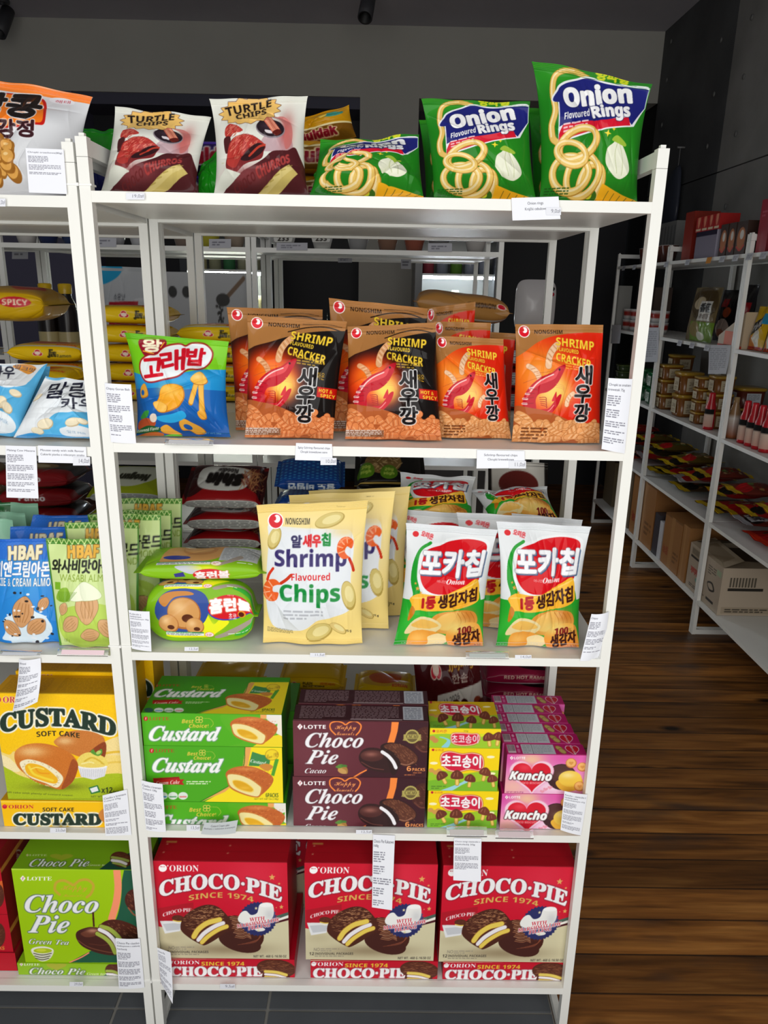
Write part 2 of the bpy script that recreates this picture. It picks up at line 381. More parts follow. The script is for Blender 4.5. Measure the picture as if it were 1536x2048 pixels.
spot(735, 8, 3.28, 'dark ceiling spotlight near the middle of the ceiling')

# ---------------------------------------------------------------- white steel shelf units
T = .019
def unit(x0, x1, y0, y1, zs, ztop, label, group, front='y', skip=()):
    o = empty('shelf_unit', ((x0 + x1) / 2, (y0 + y1) / 2, FLOOR), label, 'shelf unit', group); O = ((x0 + x1) / 2, (y0 + y1) / 2, FLOOR)
    def part(nm, b, m=M_WHITE): k = b.build(nm, m, o, O, smooth=False); return k
    for x in (x0, x1 - T):
        for y in (y0, y1 - T):
            b = MB(); b.box(x, x + T, y, y + T, FLOOR, ztop - .031, 'e9e9e4'); p = part('post', b)
            b = MB(); b.box(x, x + T, y, y + T, ztop - .0303, ztop); b.box(x + .005, x + T - .005, y + .005, y + T - .005, ztop, ztop + .006); k = b.build('post_cap', M_WHITE, p, O, smooth=False)
    for k in (0, 1):
        for z0, nm in ((ztop - .028, 'side_rail'), (FLOOR, 'foot_rail')):
            b = MB(); x = (x0, x1 - T)[k]; y = (y0, y1 - T)[k]
            if front == 'y': b.box(x + .002, x + T - .002, y0 + T, y1 - T, z0, z0 + .026)
            else: b.box(x0 + T, x1 - T, y + .002, y + T - .002, z0, z0 + .026)
            part(nm, b)
    for z in zs:
        b = MB(); i0, i1, h = x0 + T, x1 - T, .018
        if front == 'x': b.box(x0 + .001, x0 + T - .001, y0 + T, y1 - T, z - h, z); b.box(x1 - T + .001, x1 - .001, y0 + T, y1 - T, z - h, z); b.box(x0 + T - .001, x1 - T + .001, y0 + .001, y1 - .001, z - .012, z - .001)
        else: b.box(i0, i1, y0 + .0005, y0 + T - .001, z - h, z); b.box(i0, i1, y1 - T + .001, y1 - .0005, z - h, z); b.box(x0 + .001, x1 - .001, y0 + T - .001, y1 - T + .001, z - .012, z - .001)
        part('shelf_board', b)
    return o
ZL = [z - .009 for z in ZS]
G_U = 'white steel shelf units'
unit(-.49, .49, 0, .40, ZS, ZT, 'white steel shelf unit in the middle, holding snack bags and snack boxes', G_U)
unit(-1.474, -.494, 0, .40, ZL, ZT - .009, 'white steel shelf unit cut by the left edge of the photo, nearest row', G_U)
unit(-.49, .49, .405, .805, ZS, ZT, 'white steel shelf unit back to back behind the middle unit, full of noodle packs', G_U)
unit(-1.474, -.494, .405, .805, ZL, ZT - .009, 'white steel shelf unit back to back behind the left unit, full of yellow noodle packs', G_U)
unit(-.49, .49, 1.70, 2.10, ZS, ZT, 'white steel shelf unit across the next aisle with sauce bottles, ending behind the gold bag', G_U)
unit(-1.474, -.494, 1.70, 2.10, ZS, ZT, 'white steel shelf unit across the next aisle at the left, with yellow capped jugs', G_U)
unit(-2.458, -1.478, 1.70, 2.10, ZS, ZT, 'white steel shelf unit across the next aisle, beyond the left edge post', G_U)
unit(-.49, .49, 2.105, 2.505, ZS, ZT, 'white steel shelf unit back to back behind the sauce bottle unit', G_U)
unit(-1.474, -.494, 2.105, 2.505, ZS, ZT, 'white steel shelf unit back to back behind the jug unit', G_U)
ZR = [1.716 - .428 * k for k in range(5)]
unit(1.69, 2.09, 1.262, 2.24, ZR, 1.80, 'white steel shelf unit along the right wall, nearest the camera, with the open carton', G_U, 'x')
unit(1.69, 2.09, 2.244, 3.222, ZR, 1.80, 'white steel shelf unit along the right wall, second from the camera, with brown tubs', G_U, 'x')
unit(1.69, 2.09, 3.226, 4.204, ZR, 1.80, 'white steel shelf unit along the right wall, farthest from the camera', G_U, 'x')

# ---------------------------------------------------------------- packs: cartons, snack bags, flow packs, papers
def face_px(x0, x1, y, z0, z1): return [proj(p) for p in ((x0, y, z1), (x1, y, z1), (x1, y, z0), (x0, y, z0))]
def top_px(x0, x1, y0, y1, z): return [proj(p) for p in ((x0, y1, z), (x1, y1, z), (x1, y0, z), (x0, y0, z))]
def fit(TL, TR, BR, BL, y, z0=None):
    p = [at(*q, y) for q in (TL, TR, BR, BL)]
    return (p[0][0] + p[3][0]) / 2, (p[1][0] + p[2][0]) / 2, (z0 if z0 is not None else (p[2][2] + p[3][2]) / 2), (p[0][2] + p[1][2]) / 2
def A(quad, bg, fr=(0, 0, 1), dens=1.0):
    """artwork for a face seen at `quad`; shapes are written in an enlarged frame fr=(x, y, scale)"""
    o = np.array(fr[:2]); s = fr[2]; return Art([(np.array(q) - o) * s for q in quad], bg, dens / s)
def carton(label, cat, art, x0, x1, y0, z0, z1, dep, col, topart=None, right=None, left=None, group=None, name='snack_carton', flap=True):
    b = MB(); b.box(x0, x1, y0, y0 + dep, z0, z1 - (.0008 if flap else 0), col, front=art, right=right, left=left, top=topart if not flap else col)
    o = b.build(name, M_CARD, None, ((x0 + x1) / 2, y0 + dep / 2, z0), smooth=False); tag(o, label, cat, group)
    if flap:
        b = MB(); b.box(x0 + .0004, x1 - .0004, y0 + .0003, y0 + dep - .0004, z1 - .0007, z1, col, top=topart)
        b.build('top_flap', M_CARD, o, o.location, smooth=False)
    return o
def smooth01(t): t = np.clip(t, 0, 1); return t * t * (3 - 2 * t)
def bag(label, cat, q, art, thick, group=None, seed=1, seal=(.055, .04), pinch=.05, wr=1.0, back='8a8a8a', name='snack_bag', fat=.7, sag=0.0, m=None, lod=1):
    """pillow bag: q = TL, TR, BR, BL corners in space, printed front art, crimped seals as parts"""
    m = m or M_FOIL; TL, TR, BR, BL = (np.array(k, float) for k in q); ac = art.c[::lod, ::lod]; rg = np.random.default_rng(seed)
    n = -np.cross(TR - TL, BL - TL); n /= np.linalg.norm(n)
    def sheet(h, w, sgn):
        v = np.linspace(0, 1, h)[:, None]; u = np.linspace(0, 1, w)[None, :]
        body = smooth01((v - seal[0]) / .34) ** .8 * smooth01((1 - seal[1] - v) / .24) ** .8
        pu = .5 + (u - .5) * (1 - pinch * np.sin(np.pi * v) ** .7 * 1.0)
        P = (1 - v)[..., None] * ((1 - pu)[..., None] * TL + pu[..., None] * TR) + v[..., None] * ((1 - pu)[..., None] * BL + pu[..., None] * BR)
        e = np.abs(2 * u - 1); H = (1 - e ** 2.6) ** fat * body * (1 + sag * (v - .45))
        H = thick / 2 * np.maximum(H, 0)
        # creases running out of the seals and a few dents
        if sgn > 0 and wr:
            W = 0 * H
            for k in range(22):
                top = k % 2; c = rg.uniform(.05, .95); sl = rg.uniform(-.5, .5); L = rg.uniform(.1, .34); wd = rg.uniform(.012, .03); am = rg.uniform(-.006, .005)
                d = (v - seal[0]) if top else (1 - seal[1] - v); W += am * np.exp(-np.abs(u - c - sl * d) / wd) * np.exp(-(d / L) ** 2) * (d > 0) * smooth01(d / .02)
            for k in range(13):
                c, vv, th, wd, L, am = rg.uniform(.1, .9), rg.uniform(.15, .85), rg.uniform(0, 3.14), rg.uniform(.012, .045), rg.uniform(.12, .4), rg.uniform(-.007, .005)
                a_, b_ = (u - c) * math.cos(th) + (v - vv) * math.sin(th), -(u - c) * math.sin(th) + (v - vv) * math.cos(th)
                W += am * np.exp(-np.abs(b_) / wd) * np.exp(-(a_ / L) ** 2)
            for k in range(5):
                c, vv, R, am = rg.uniform(0, 1), rg.uniform(.1, .9), rg.uniform(.15, .3), rg.uniform(-.006, .004); W += am * np.exp(-(((u - c) / R) ** 2 + ((v - vv) / R) ** 2))
            H = H + W * wr * np.clip((1 - e ** 6), 0, 1) * np.clip(body * 1.5, 0, 1)
        rip = .0012 * np.sin(v * 2 * np.pi / .0125) * ((v < seal[0]) + (v > 1 - seal[1]))       # crimp ribs
        wav = (.004 * np.sin(u * 7 + seed) + .003 * np.sin(u * 15 + 2 * seed)) * ((1 - body) * np.exp(-np.minimum(v, 1 - v) / .1))
        return P + n * (-thick * .17 + sgn * (np.maximum(H, .0004) if sgn < 0 else H + .0004) + (rip if sgn > 0 else 0) + wav)[..., None]
    F = sheet(ac.shape[0], ac.shape[1], 1); Bk = sheet(50, 30, -1)
    zl = min(BL[2], BR[2]) - min(F[..., 2].min(), Bk[..., 2].min()); lift = max(0, zl) * np.linspace(1, 1, 2)[0]; F[..., 2] += lift; Bk[..., 2] += lift
    i0, i1 = max(1, int(len(ac) * seal[0])), min(len(ac) - 2, int(len(ac) * (1 - seal[1])))
    org = (TL + TR + BL + BR) / 4; org[2] = min(BL[2], BR[2])
    b = MB(); b.grid(F[i0:i1 + 1], ac[i0:i1 + 1]); b.grid(Bk[:, ::-1], back); o = b.build(name, m, None, org); tag(o, label, cat, group)
    b = MB(); b.grid(F[:i0 + 1], ac[:i0 + 1]); b.build('top_seal', m, o, org)
    b = MB(); b.grid(F[i1:], ac[i1:]); b.build('bottom_seal', m, o, org)
    return o
def q3(TL, TR, BR, BL, yt, yb, z, ytr=None, ybr=None):
    """corners seen at these places of the photo, the foot on the shelf (z), the head at depth yt"""
    a, b, c, d = at(*TL, yt), at(*TR, ytr if ytr is not None else yt), at(*BR, ybr if ybr is not None else yb), at(*BL, yb); c[2] = z + .002; d[2] = z + .002
    return [a, b, c, d]
def flow(label, cat, c, w, d, h, art=None, col='d8b010', rz=0, tilt=0, roll=0, group=None, seed=1, name='noodle_pack', res=(44, 40), m=None, fin=.1, sq=3.2, artv=(-1, 3), finparts=True, wr=1.0):
    """flow-wrapped pack lying on its face with a flat fin at either end; c = centre of its underside"""
    rg = np.random.default_rng(seed); U, V = (art.W, int(art.H * 8 / (artv[1] - artv[0]))) if art is not None else res
    u = np.linspace(-1, 1, U)[None, :]; pp = np.linspace(artv[0], artv[0] + 8, V)[:, None]; kk = np.floor((pp + 1) / 2); th = kk * math.pi / 2 + np.arctan(pp - 2 * kk)
    k = np.clip(1 - (np.abs(u) / (1 - fin * .55)) ** 5, 0, 1) ** .55
    cs, sn = -np.cos(th), np.sin(th); r = (np.abs(cs) ** sq + np.abs(sn) ** sq) ** (-1 / sq)
    fl = smooth01((np.abs(u) - (1 - fin * 1.5)) / (fin * .9))
    hh = h / 2 * np.maximum(k * (1 - fl), .03); dd = d / 2 * (1 - .05 * k)
    W = np.zeros((V, U))
    for q in range(12):
        s = rg.choice([-1, 1]); e = 1 - fin - s * u; a0 = rg.uniform(0, 6.28); W += rg.uniform(-.006, .004) * np.exp(-np.abs(np.sin((th - a0) / 2 + rg.uniform(-.6, .6) * e)) / .05) * np.exp(-(e / rg.uniform(.1, .5)) ** 2)
    for q in range(8):
        a0, u0, ra = rg.uniform(0, 6.28), rg.uniform(-.8, .8), rg.uniform(.15, .4); W += rg.uniform(-.005, .004) * np.exp(-(np.sin((th - a0) / 2) / .2) ** 2 - ((u - u0) / ra) ** 2)
    for q in range(7):
        a0, u0, t_ = rg.uniform(0, 6.28), rg.uniform(-.9, .9), rg.uniform(-1, 1); W += rg.uniform(-.004, .003) * np.exp(-np.abs(np.sin((th - a0) / 2) + t_ * (u - u0)) / .05) * np.exp(-((u - u0) / .35) ** 2)
    r = r * (1 + 0 * u); W = W * wr * (1 - fl)
    y = dd * cs * r + W * cs; z = hh * sn * r + W * sn; x = w / 2 * u + 0 * th
    z = np.maximum(z, -h / 2)
    P = np.stack([x + 0 * y, y, z + h / 2], -1)
    K = np.tile(hx(col), (V, U, 1))
    if art is not None: n = min(art.H, V); K[:n] = art.c[::-1][:n]
    e0 = int(U * fin * .42); o = None
    b = MB(); b.grid(P[::-1][:, e0:U - e0], K[::-1][:, e0:U - e0]); o = b.build(name, m or M_FOIL); tag(o, label, cat, group)
    if finparts:
        for s in (slice(0, e0 + 1), slice(U - e0 - 1, U)): b = MB(); b.grid(P[::-1][:, s], K[::-1][:, s]); b.build('end_seal', m or M_FOIL, o)
    o.location = c; o.rotation_euler = (roll, tilt, rz)
    return o
def paper(label, q, art, curl=.0, group=None, name='paper_label', cat='paper label', bow=.0, twist=0.0):
    """printed sheet taped to the shelf: q TL TR BR BL in space; curl lifts the lower edge, bow bends it across"""
    TL, TR, BR, BL = (np.array(k, float) for k in q); h, w = art.H, art.W
    n = -np.cross(TR - TL, BL - TL); n /= np.linalg.norm(n)
    v = np.linspace(0, 1, h)[:, None]; u = np.linspace(0, 1, w)[None, :]
    P = (1 - v)[..., None] * ((1 - u)[..., None] * TL + u[..., None] * TR) + v[..., None] * ((1 - u)[..., None] * BL + u[..., None] * BR)
    P = P + n * (curl * v ** 2 + bow * (1 - (2 * u - 1) ** 2) + twist * u * v ** 2)[..., None]
    org = (TL + TR + BL + BR) / 4; b = MB(); b.grid(P, art.c); b.grid((P - n * .0003)[:, ::-1], 'f0f0f4'); o = b.build(name, M_PAPER, None, org); return tag(o, label, cat, group)

# ---- recurring marks
def orion(a, x, y, h, w, col='ffffff', ball='ffffff', tail=True):
    a.ell(x + h * .55, y + h * .5, h * .62, h * .55, ball); a.rect(x + h * .2, y + h * .2, x + h * .32, y + h * .32, 'b01020') if ball == 'ffffff' else None
    for k in range(3): a.ell(x + h * (.35 + k * .22), y + h * .28, h * .07, h * .06, 'c8102e' if ball == 'ffffff' else 'ffd9d9')
    a.ell(x + h * 1.3, y + h * .15, h * .09, h * .12, col); a.txt('ORION', (x + h * 1.55, y + h * .05, x + w, y + h), col, 's', bold=h * .03)
def lotte(a, x, y, h, w, col='ffffff', dot='ffffff', e='c0304a', sq=True, f='s'):
    if sq: a.poly([(x + h * .6, y - h * .25), (x + h * 1.25, y + h * .45), (x + h * .6, y + h * 1.2), (x - h * .05, y + h * .45)], dot, out=[(h * .12, dot)])
    else: a.ell(x + h * .6, y + h * .5, h * .65, h * .68, dot)
    a.txt('ℓ', (x + h * .38, y + h * .1, x + h * .82, y + h * .88), e, 'sbi'); a.txt('LOTTE', (x + h * 1.6, y, x + w, y + h), col, f, bold=h * .02)
def nongshim(a, x, y, h, w, col='2a1708', rot=0):
    a.ell(x + h * .9, y + h * .5, h * 1.0, h * 1.02, 'ffffff', rot); a.ell(x + h * .9, y + h * .5, h * .86, h * .9, 'd81428', rot); a.ell(x + h * 1.05, y + h * .25, h * .42, h * .5, 'ffffff', rot); a.ell(x + h * .75, y + h * .2, h * .2, h * .3, 'd81428', 0)
    if w: a.txt('NONGSHIM', (x + h * 2.15, y + h * .12, x + w, y + h * .95), col, 'sb')
def heart(a, x, y, rx, ry, col, out=()):
    t = np.linspace(0, 2 * math.pi, 60, endpoint=False); p = np.stack([16 * np.sin(t) ** 3 / 16, -(13 * np.cos(t) - 5 * np.cos(2 * t) - 2 * np.cos(3 * t) - np.cos(4 * t)) / 14.5], 1)
    return a.poly(p * [rx, ry] + [x, y], col, 1, out)
def star(a, x, y, r, col, n=5, k=.42, rot=0):
    t = np.arange(2 * n) * math.pi / n - math.pi / 2 + math.radians(rot); rr = np.where(np.arange(2 * n) % 2, r * k, r); a.poly(np.stack([x + rr * np.cos(t), y + rr * np.sin(t)], 1), col)
def choc(a, x, y, rx, ry, rot=0, base='5a2a1c', hi='8c5234', n=90, seed=3, part=1.0):
    """chocolate coated biscuit top: ripples in a lighter brown"""
    rg = np.random.default_rng(seed); a.ell(x, y, rx, ry, base, rot); r = math.radians(rot)
    for k in range(n):
        t, d = rg.uniform(0, 6.28), math.sqrt(rg.uniform(0, 1)) * .86; px, py = d * rx * math.cos(t), d * ry * math.sin(t) * part - ry * (1 - part) * .6; l = rx * rg.uniform(.05, .14); w = ry * rg.uniform(.02, .055)
        an = r + rg.uniform(-.5, .5); cx, cy = x + px * math.cos(r) - py * math.sin(r), y + px * math.sin(r) + py * math.cos(r)
        a.line([(cx - l * math.cos(an), cy - l * math.sin(an)), (cx + l * math.cos(an), cy + l * math.sin(an))], w, hi, a=rg.uniform(.35, .9))
def band(a, pts, w, col, edge=None, a_=1):
    if edge: a.line(pts, w * 1.25, edge, smooth=True, a=a_)
    a.line(pts, w, col, smooth=True, a=a_)

# ================================================================ bottom shelf of the middle unit: red boxes of twelve cakes
def fp(ox, oy, s): return lambda x, y: (ox + x / s, oy + y / s)
def art_cp(quad):
    a = A(quad, 'cf0c2c', (300, 1670, 4.955), 1.1)
    a.rad(1050, 420, 330, 260, 'e83a50', .55)
    a.spl([(60, 900), (300, 935), (700, 960), (1050, 920), (1280, 830), (1420, 780), (1420, 1300), (0, 1300), (0, 890)], 'd8d0ac')
    a.rad(750, 1130, 420, 60, '8e7a5c', .75); a.rad(230, 1000, 160, 60, 'b8ab88', .5)
    a.poly([(1250, 800), (1420, 745), (1420, 775), (1250, 835)], '4c6258'); a.poly([(1250, 835), (1420, 775), (1420, 800), (1200, 872)], 'f4f0ea'); a.poly([(1200, 872), (1420, 805), (1420, 830), (1150, 900)], '4a1220')
    orion(a, 92, 295, 66, 390)
    a.txt('CHOCO·PIE', [(98, 468), (1305, 520), (1300, 662), (98, 615)], 'f4f4f6', 's', bold=9, out=[(9, '7e0a20')], arc=105)
    a.txt('SINCE 1974', [(385, 598), (1025, 612), (1025, 665), (385, 652)], 'e3b25c', 'sb', bold=2.5, out=[(3, '9b1420')], arc=38)
    for x, y, r in ((1208, 418, 34), (1278, 482, 15), (1300, 712, 24), (1250, 718, 8)): star(a, x, y, r, 'e8ad62')
    # wrapped cake at the left
    a.poly([(78, 725), (430, 665), (440, 800), (330, 845), (95, 860)], 'b31226'); a.poly([(100, 850), (320, 850), (300, 950), (150, 975)], 'e9ebee'); a.poly([(130, 880), (310, 865), (295, 935), (165, 950)], 'c9ccd2')
    a.txt('CHOCO·PIE', [(130, 775), (410, 725), (410, 760), (130, 810)], 'ffffff', 's', bold=3, arc=16); choc(a, 280, 825, 62, 32, 5, n=30); band(a, [(230, 845), (280, 855), (325, 853)], 10, 'e6c34a'); band(a, [(235, 862), (280, 872), (322, 870)], 10, 'f4f0e0')
    # whole cake and cut cake
    choc(a, 890, 970, 245, 165, 18, '4a2118', '5c2c1e', n=30, seed=8); a.ell(890, 1060, 215, 95, '46201a', 15)
    for k in range(15):
        y = 800 + k * 15; a.line([(800 + 5 * k - (k % 3) * 14, y), (850 + 5 * k, y + 12), (905 + 4 * k, y - 2), (960 + 3 * k, y + 16)], 6, 'd7a077' if k % 2 else 'b87a55', smooth=True, a=.8)
    for k in range(4): a.line([(990 - k * 40, 1062 + k * 8), (1070 - k * 10, 1030 + k * 10), (1110 - k * 6, 990)], 5, '8a4a34', smooth=True, a=.8)
    a.spl([(305, 930), (330, 820), (430, 735), (560, 690), (680, 715), (790, 830), (800, 900), (700, 1000), (560, 1085), (500, 1080), (380, 1010)], '4e2519')
    rg = np.random.default_rng(5)
    for k in range(230):
        x, y = rg.uniform(340, 730), rg.uniform(700, 960)
        if y < 1000 - .0 * x and (x - 560) ** 2 / 220 ** 2 + (y - 840) ** 2 / 145 ** 2 < 1 and y < 1020 - .42 * (x - 300): l = rg.uniform(5, 14); a.line([(x - l, y + rg.uniform(-6, 6)), (x + l, y)], 5, 'a9744f' if rg.random() < .6 else 'd09a6e', a=.85 if x > 440 else .5)
    band(a, [(435, 1005), (480, 935), (570, 870), (690, 838)], 46, 'ecd05a', 'a8742c'); band(a, [(480, 1038), (540, 970), (640, 905), (725, 872)], 36, 'f2eef2', 'b89a94'); band(a, [(515, 1062), (580, 1000), (680, 935), (760, 905)], 38, 'ecd05a', 'a8742c')
    # blue seal with marshmallows
    t = np.arange(64) * math.pi / 32; r = np.where(np.arange(64) % 2, 158, 172); a.poly(np.stack([1068 + r * 1.1 * np.cos(t), 830 + r * np.sin(t)], 1), '2b2f66')
    a.spl([(870, 830), (900, 770), (950, 750), (1000, 790), (1060, 770), (1085, 690), (1150, 668), (1215, 690), (1220, 800), (1150, 860), (1000, 880), (900, 870)], 'f3f3f0'); a.ell(1150, 695, 66, 20, 'ffffff'); a.rad(1180, 790, 50, 60, 'c9cbd0', .6); a.ell(1090, 935, 50, 18, 'f1efe9')
    for x, y in ((1050, 725), (1075, 945)): star(a, x, y, 18, 'e8dcae')
    for s_, bx in (('WITH', [(985, 820), (1135, 805), (1135, 845), (985, 860)]), ('MARSHMALLOW', [(862, 885), (1280, 818), (1280, 855), (862, 920)]), ('FILLING', [(972, 905), (1190, 870), (1190, 905), (972, 942)])):
        a.txt(s_, bx, 'd0102e', 's', bold=2, out=[(8, 'fbfbfb')])
    a.txt('NO', (188, 1100, 245, 1132), '7c746a', '', bold=1); a.small(252, 1100, 450, 1138, 2, '8c8478', .6); a.txt('12', (145, 1142, 192, 1172), '3c3530', 'sb', bold=1); a.txt('INDIVIDUAL PACKAGES', (200, 1145, 580, 1168), '4a443c', 'sb'); a.small(200, 1172, 560, 1190, 1, '7c746a', .6)
    a.txt('NET WT.: 468 G /16.50 OZ', (1025, 1188, 1350, 1212), '4a443c', 'sb'); a.rect(30, 250, 1420, 262, 'f0405a', .6)
    return a
def art_cp_low(quad):
    a = A(quad, 'c8102c', (300, 1670, 4.955), 1.1); a.rect(60, 1205, 1440, 1228, 'd8cfae')
    orion(a, 178, 1240, 40, 315); a.txt('SINCE 1974', (510, 1255, 935, 1292), 'f2d23c', 'sb', bold=3); a.txt('CHOCO·PIE', (205, 1305, 1120, 1396), 'f6f6f8', 's', bold=9, out=[(6, '7e0a20')])
    choc(a, 1250, 1320, 195, 90, 6, '5a2a1c', '9a5f40', n=110); a.spl([(1130, 1350), (1250, 1345), (1380, 1395), (1340, 1440), (1130, 1440)], '5a2018')
    band(a, [(1140, 1350), (1250, 1358), (1350, 1385)], 26, 'ead062', '9a6a28'); band(a, [(1140, 1378), (1250, 1388), (1340, 1412)], 20, 'f4eef0', 'a88'); band(a, [(1140, 1405), (1250, 1412), (1330, 1430)], 20, 'ead062', '9a6a28')
    return a
def art_cp_top(quad):
    a = A(quad, 'ab0a1c', (300, 1670, 4.955), .6); a.rect(165, 58, 270, 74, 'c89048')
    for x, y in ((175, 88), (138, 168), (795, 103), (772, 177)): a.ell(x, y, 10, 6, 'd88a70')
    a.line([(40, 250), (1370, 272)], 5, 'd04a58'); a.line([(100, 150), (1395, 170)], 5, '960816'); return a
zb = ZS[4] + .0005
R1 = fp(300, 1670, 4.955)
x0, x1, _, zt = fit(R1(42, 255), R1(1368, 275), R1(1372, 1245), R1(100, 1205), .022); zm = at(*R1(700, 1222), .022)[2]
CW, CH, DEP = x1 - x0, zt - zm, .165
low = (x0 + .012, x1 + .012, .021)
acp = art_cp(face_px(x0, x1, .022, zm, zt)); alow = art_cp_low(face_px(low[0], low[1], .021, zb, zm)); atop = art_cp_top(top_px(x0, x1, .022, .022 + DEP, zt))
side = A(face_px(x0, x0 + DEP, .02, zm, zt), 'a80d22', dens=.4); 
cpb = carton('red box of twelve chocolate marshmallow cakes, leftmost of three standing on the bottom shelf', 'cake box', acp, x0, x1, .022, zm, zt, DEP, 'b30e24', atop, group='upright red cake boxes', name='cake_box')
cpl = carton('flat red cake box lying under the leftmost upright red cake box', 'cake box', alow, low[0], low[1], .021, zb, zm - .0005, .2, 'b30e24', group='flat red cake boxes under the upright ones', name='cake_box')
for i, (tl, nm) in enumerate((((607, 1728), 'middle'), ((882, 1741), 'rightmost'))):
    p = at(*tl, .022); dx = p[0] - x0 + (.002, .005)[i]; dz = (p[2] - zt) if i else 0
    d = dup(cpb, cpb.location + mathutils.Vector((dx, 0, max(dz, -.002))), label='red box of twelve chocolate marshmallow cakes, %s of three standing on the bottom shelf' % nm)
    k = dup(cpl, cpl.location + mathutils.Vector((dx - .001, 0, 0)), label='flat red cake box lying under the %s upright red cake box' % nm)
# boxes behind, seen as dark red ends in the gaps
for i, nm in enumerate(('left', 'middle', 'right')):
    dup(cpb, (cpb.location.x + .02 + i * .292, .31, zb), label='red cake box standing behind the front row on the bottom shelf, %s' % nm, group='red cake boxes behind the front row')

# ---- left unit, bottom shelf: green tea cakes
R2 = fp(0, 1660, 4.955); zbl = ZL[4] + .0005
def pie_green(a, ox=0, oy=0, s=1.0, cut='a6b84a', cream='f2eef4'):
    X = lambda pts: [(ox + x * s, oy + y * s) for x, y in pts]
    a.spl(X([(980, 990), (1000, 930), (1080, 890), (1200, 895), (1350, 960), (1450, 1080), (1420, 1150), (1250, 1100), (1150, 1050)]), '512318')
    rg = np.random.default_rng(4)
    for k in range(90):
        x, y = rg.uniform(1040, 1420), rg.uniform(900, 1090)
        if y < 900 + (x - 1000) * .62 and y > 880 + (x - 1080) * .35: l = 10 * s; a.line(X([(x - 8, y - 4), (x + 8, y + 6)]), 5 * s, '9a6446', a=.8)
    band(a, X([(1000, 955), (1090, 985), (1180, 1070), (1215, 1180)]), 40 * s, cut, '5a3a1c'); band(a, X([(985, 985), (1070, 1030), (1140, 1110), (1170, 1200)]), 34 * s, cream, '8a6a5c'); band(a, X([(962, 1025), (1040, 1070), (1100, 1130), (1140, 1215)]), 38 * s, cut, '5a3a1c')
def art_gt(quad):
    a = A(quad, 'a2cd06', (0, 1660, 4.955), 1.1)
    a.poly(np.vstack([[(1180, 380)], spline([(1190, 390), (1205, 520), (1195, 700), (1150, 880), (1050, 1060), (900, 1200), (700, 1312)])[:-16], [(680, 1312), (1500, 1312), (1500, 380)]]), '1f5a42')
    a.line([(1155, 385), (1168, 560), (1150, 720), (1105, 880)], 70, 'ff9870', smooth=True); a.line([(880, 1215), (800, 1262), (690, 1310)], 12, 'ff9870', smooth=True)
    lotte(a, 205, 462, 38, 310, f='s')
    for w, c in ((26, 'd2b43c'),): a.line([(590, 640), (545, 590), (560, 520), (630, 500), (700, 530), (730, 545), (790, 500), (870, 495), (925, 550), (900, 630), (860, 665)], w, 'c9ae34', smooth=True)
    a.txt('Happy', (605, 545, 865, 615), 'd3a83a', 'sc', bold=2); a.txt('Moments', (620, 635, 830, 660), 'cfae3a', 'sc', bold=1)
    ol = [(8, '17382c'), (5, 'c9e28a')]
    a.txt('Choco', [(255, 640), (985, 650), (965, 822), (245, 815)], 'f5f6fa', 'si', bold=6, out=ol); a.txt('Pie', [(315, 842), (700, 850), (675, 1020), (280, 1015)], 'f5f6fa', 'si', bold=6, out=ol); a.txt('Green Tea', [(292, 1075), (690, 1090), (680, 1138), (285, 1128)], 'f5f6fa', 'si', bold=2.5, out=[(5, '17382c')])
    a.line([(922, 820), (925, 880), (930, 950)], 18, '4a1d14'); a.spl([(760, 1010), (840, 970), (920, 960), (1010, 985), (1150, 1100), (1160, 1230), (1000, 1225), (830, 1160), (760, 1080)], '47201a')
    a.spl([(800, 1020), (920, 985), (1000, 1010), (940, 1050), (850, 1060)], '6d3a2a'); a.rad(920, 995, 60, 22, 'c58c72', .9); a.line([(770, 1090), (880, 1160), (1050, 1205), (1150, 1215)], 8, '7a4632', smooth=True); a.line([(880, 1125), (1000, 1140), (1090, 1130)], 5, '6b3628', smooth=True)
    pie_green(a); choc(a, 1345, 690, 110, 110, 60, '4f2218', '93583e', n=60); a.line([(1270, 770), (1330, 840), (1400, 850)], 14, '93583e', smooth=True)
    a.spl([(310, 1180), (420, 1150), (530, 1185), (500, 1270), (420, 1300), (350, 1260)], 'e6e6d4'); a.ell(422, 1190, 108, 32, 'f4f4e8'); a.ell(425, 1194, 92, 26, 'b4c81e'); a.ell(410, 1190, 50, 14, 'd6e03a')
    for y in (1225, 1250, 1272): a.line([(335 + (y - 1225) * .4, y - 4), (420, y + 12), (510 - (y - 1225) * .5, y - 4)], 9, '57583e', smooth=True)
    a.rect(100, 375, 1500, 395, 'c6e65a', .8); return a
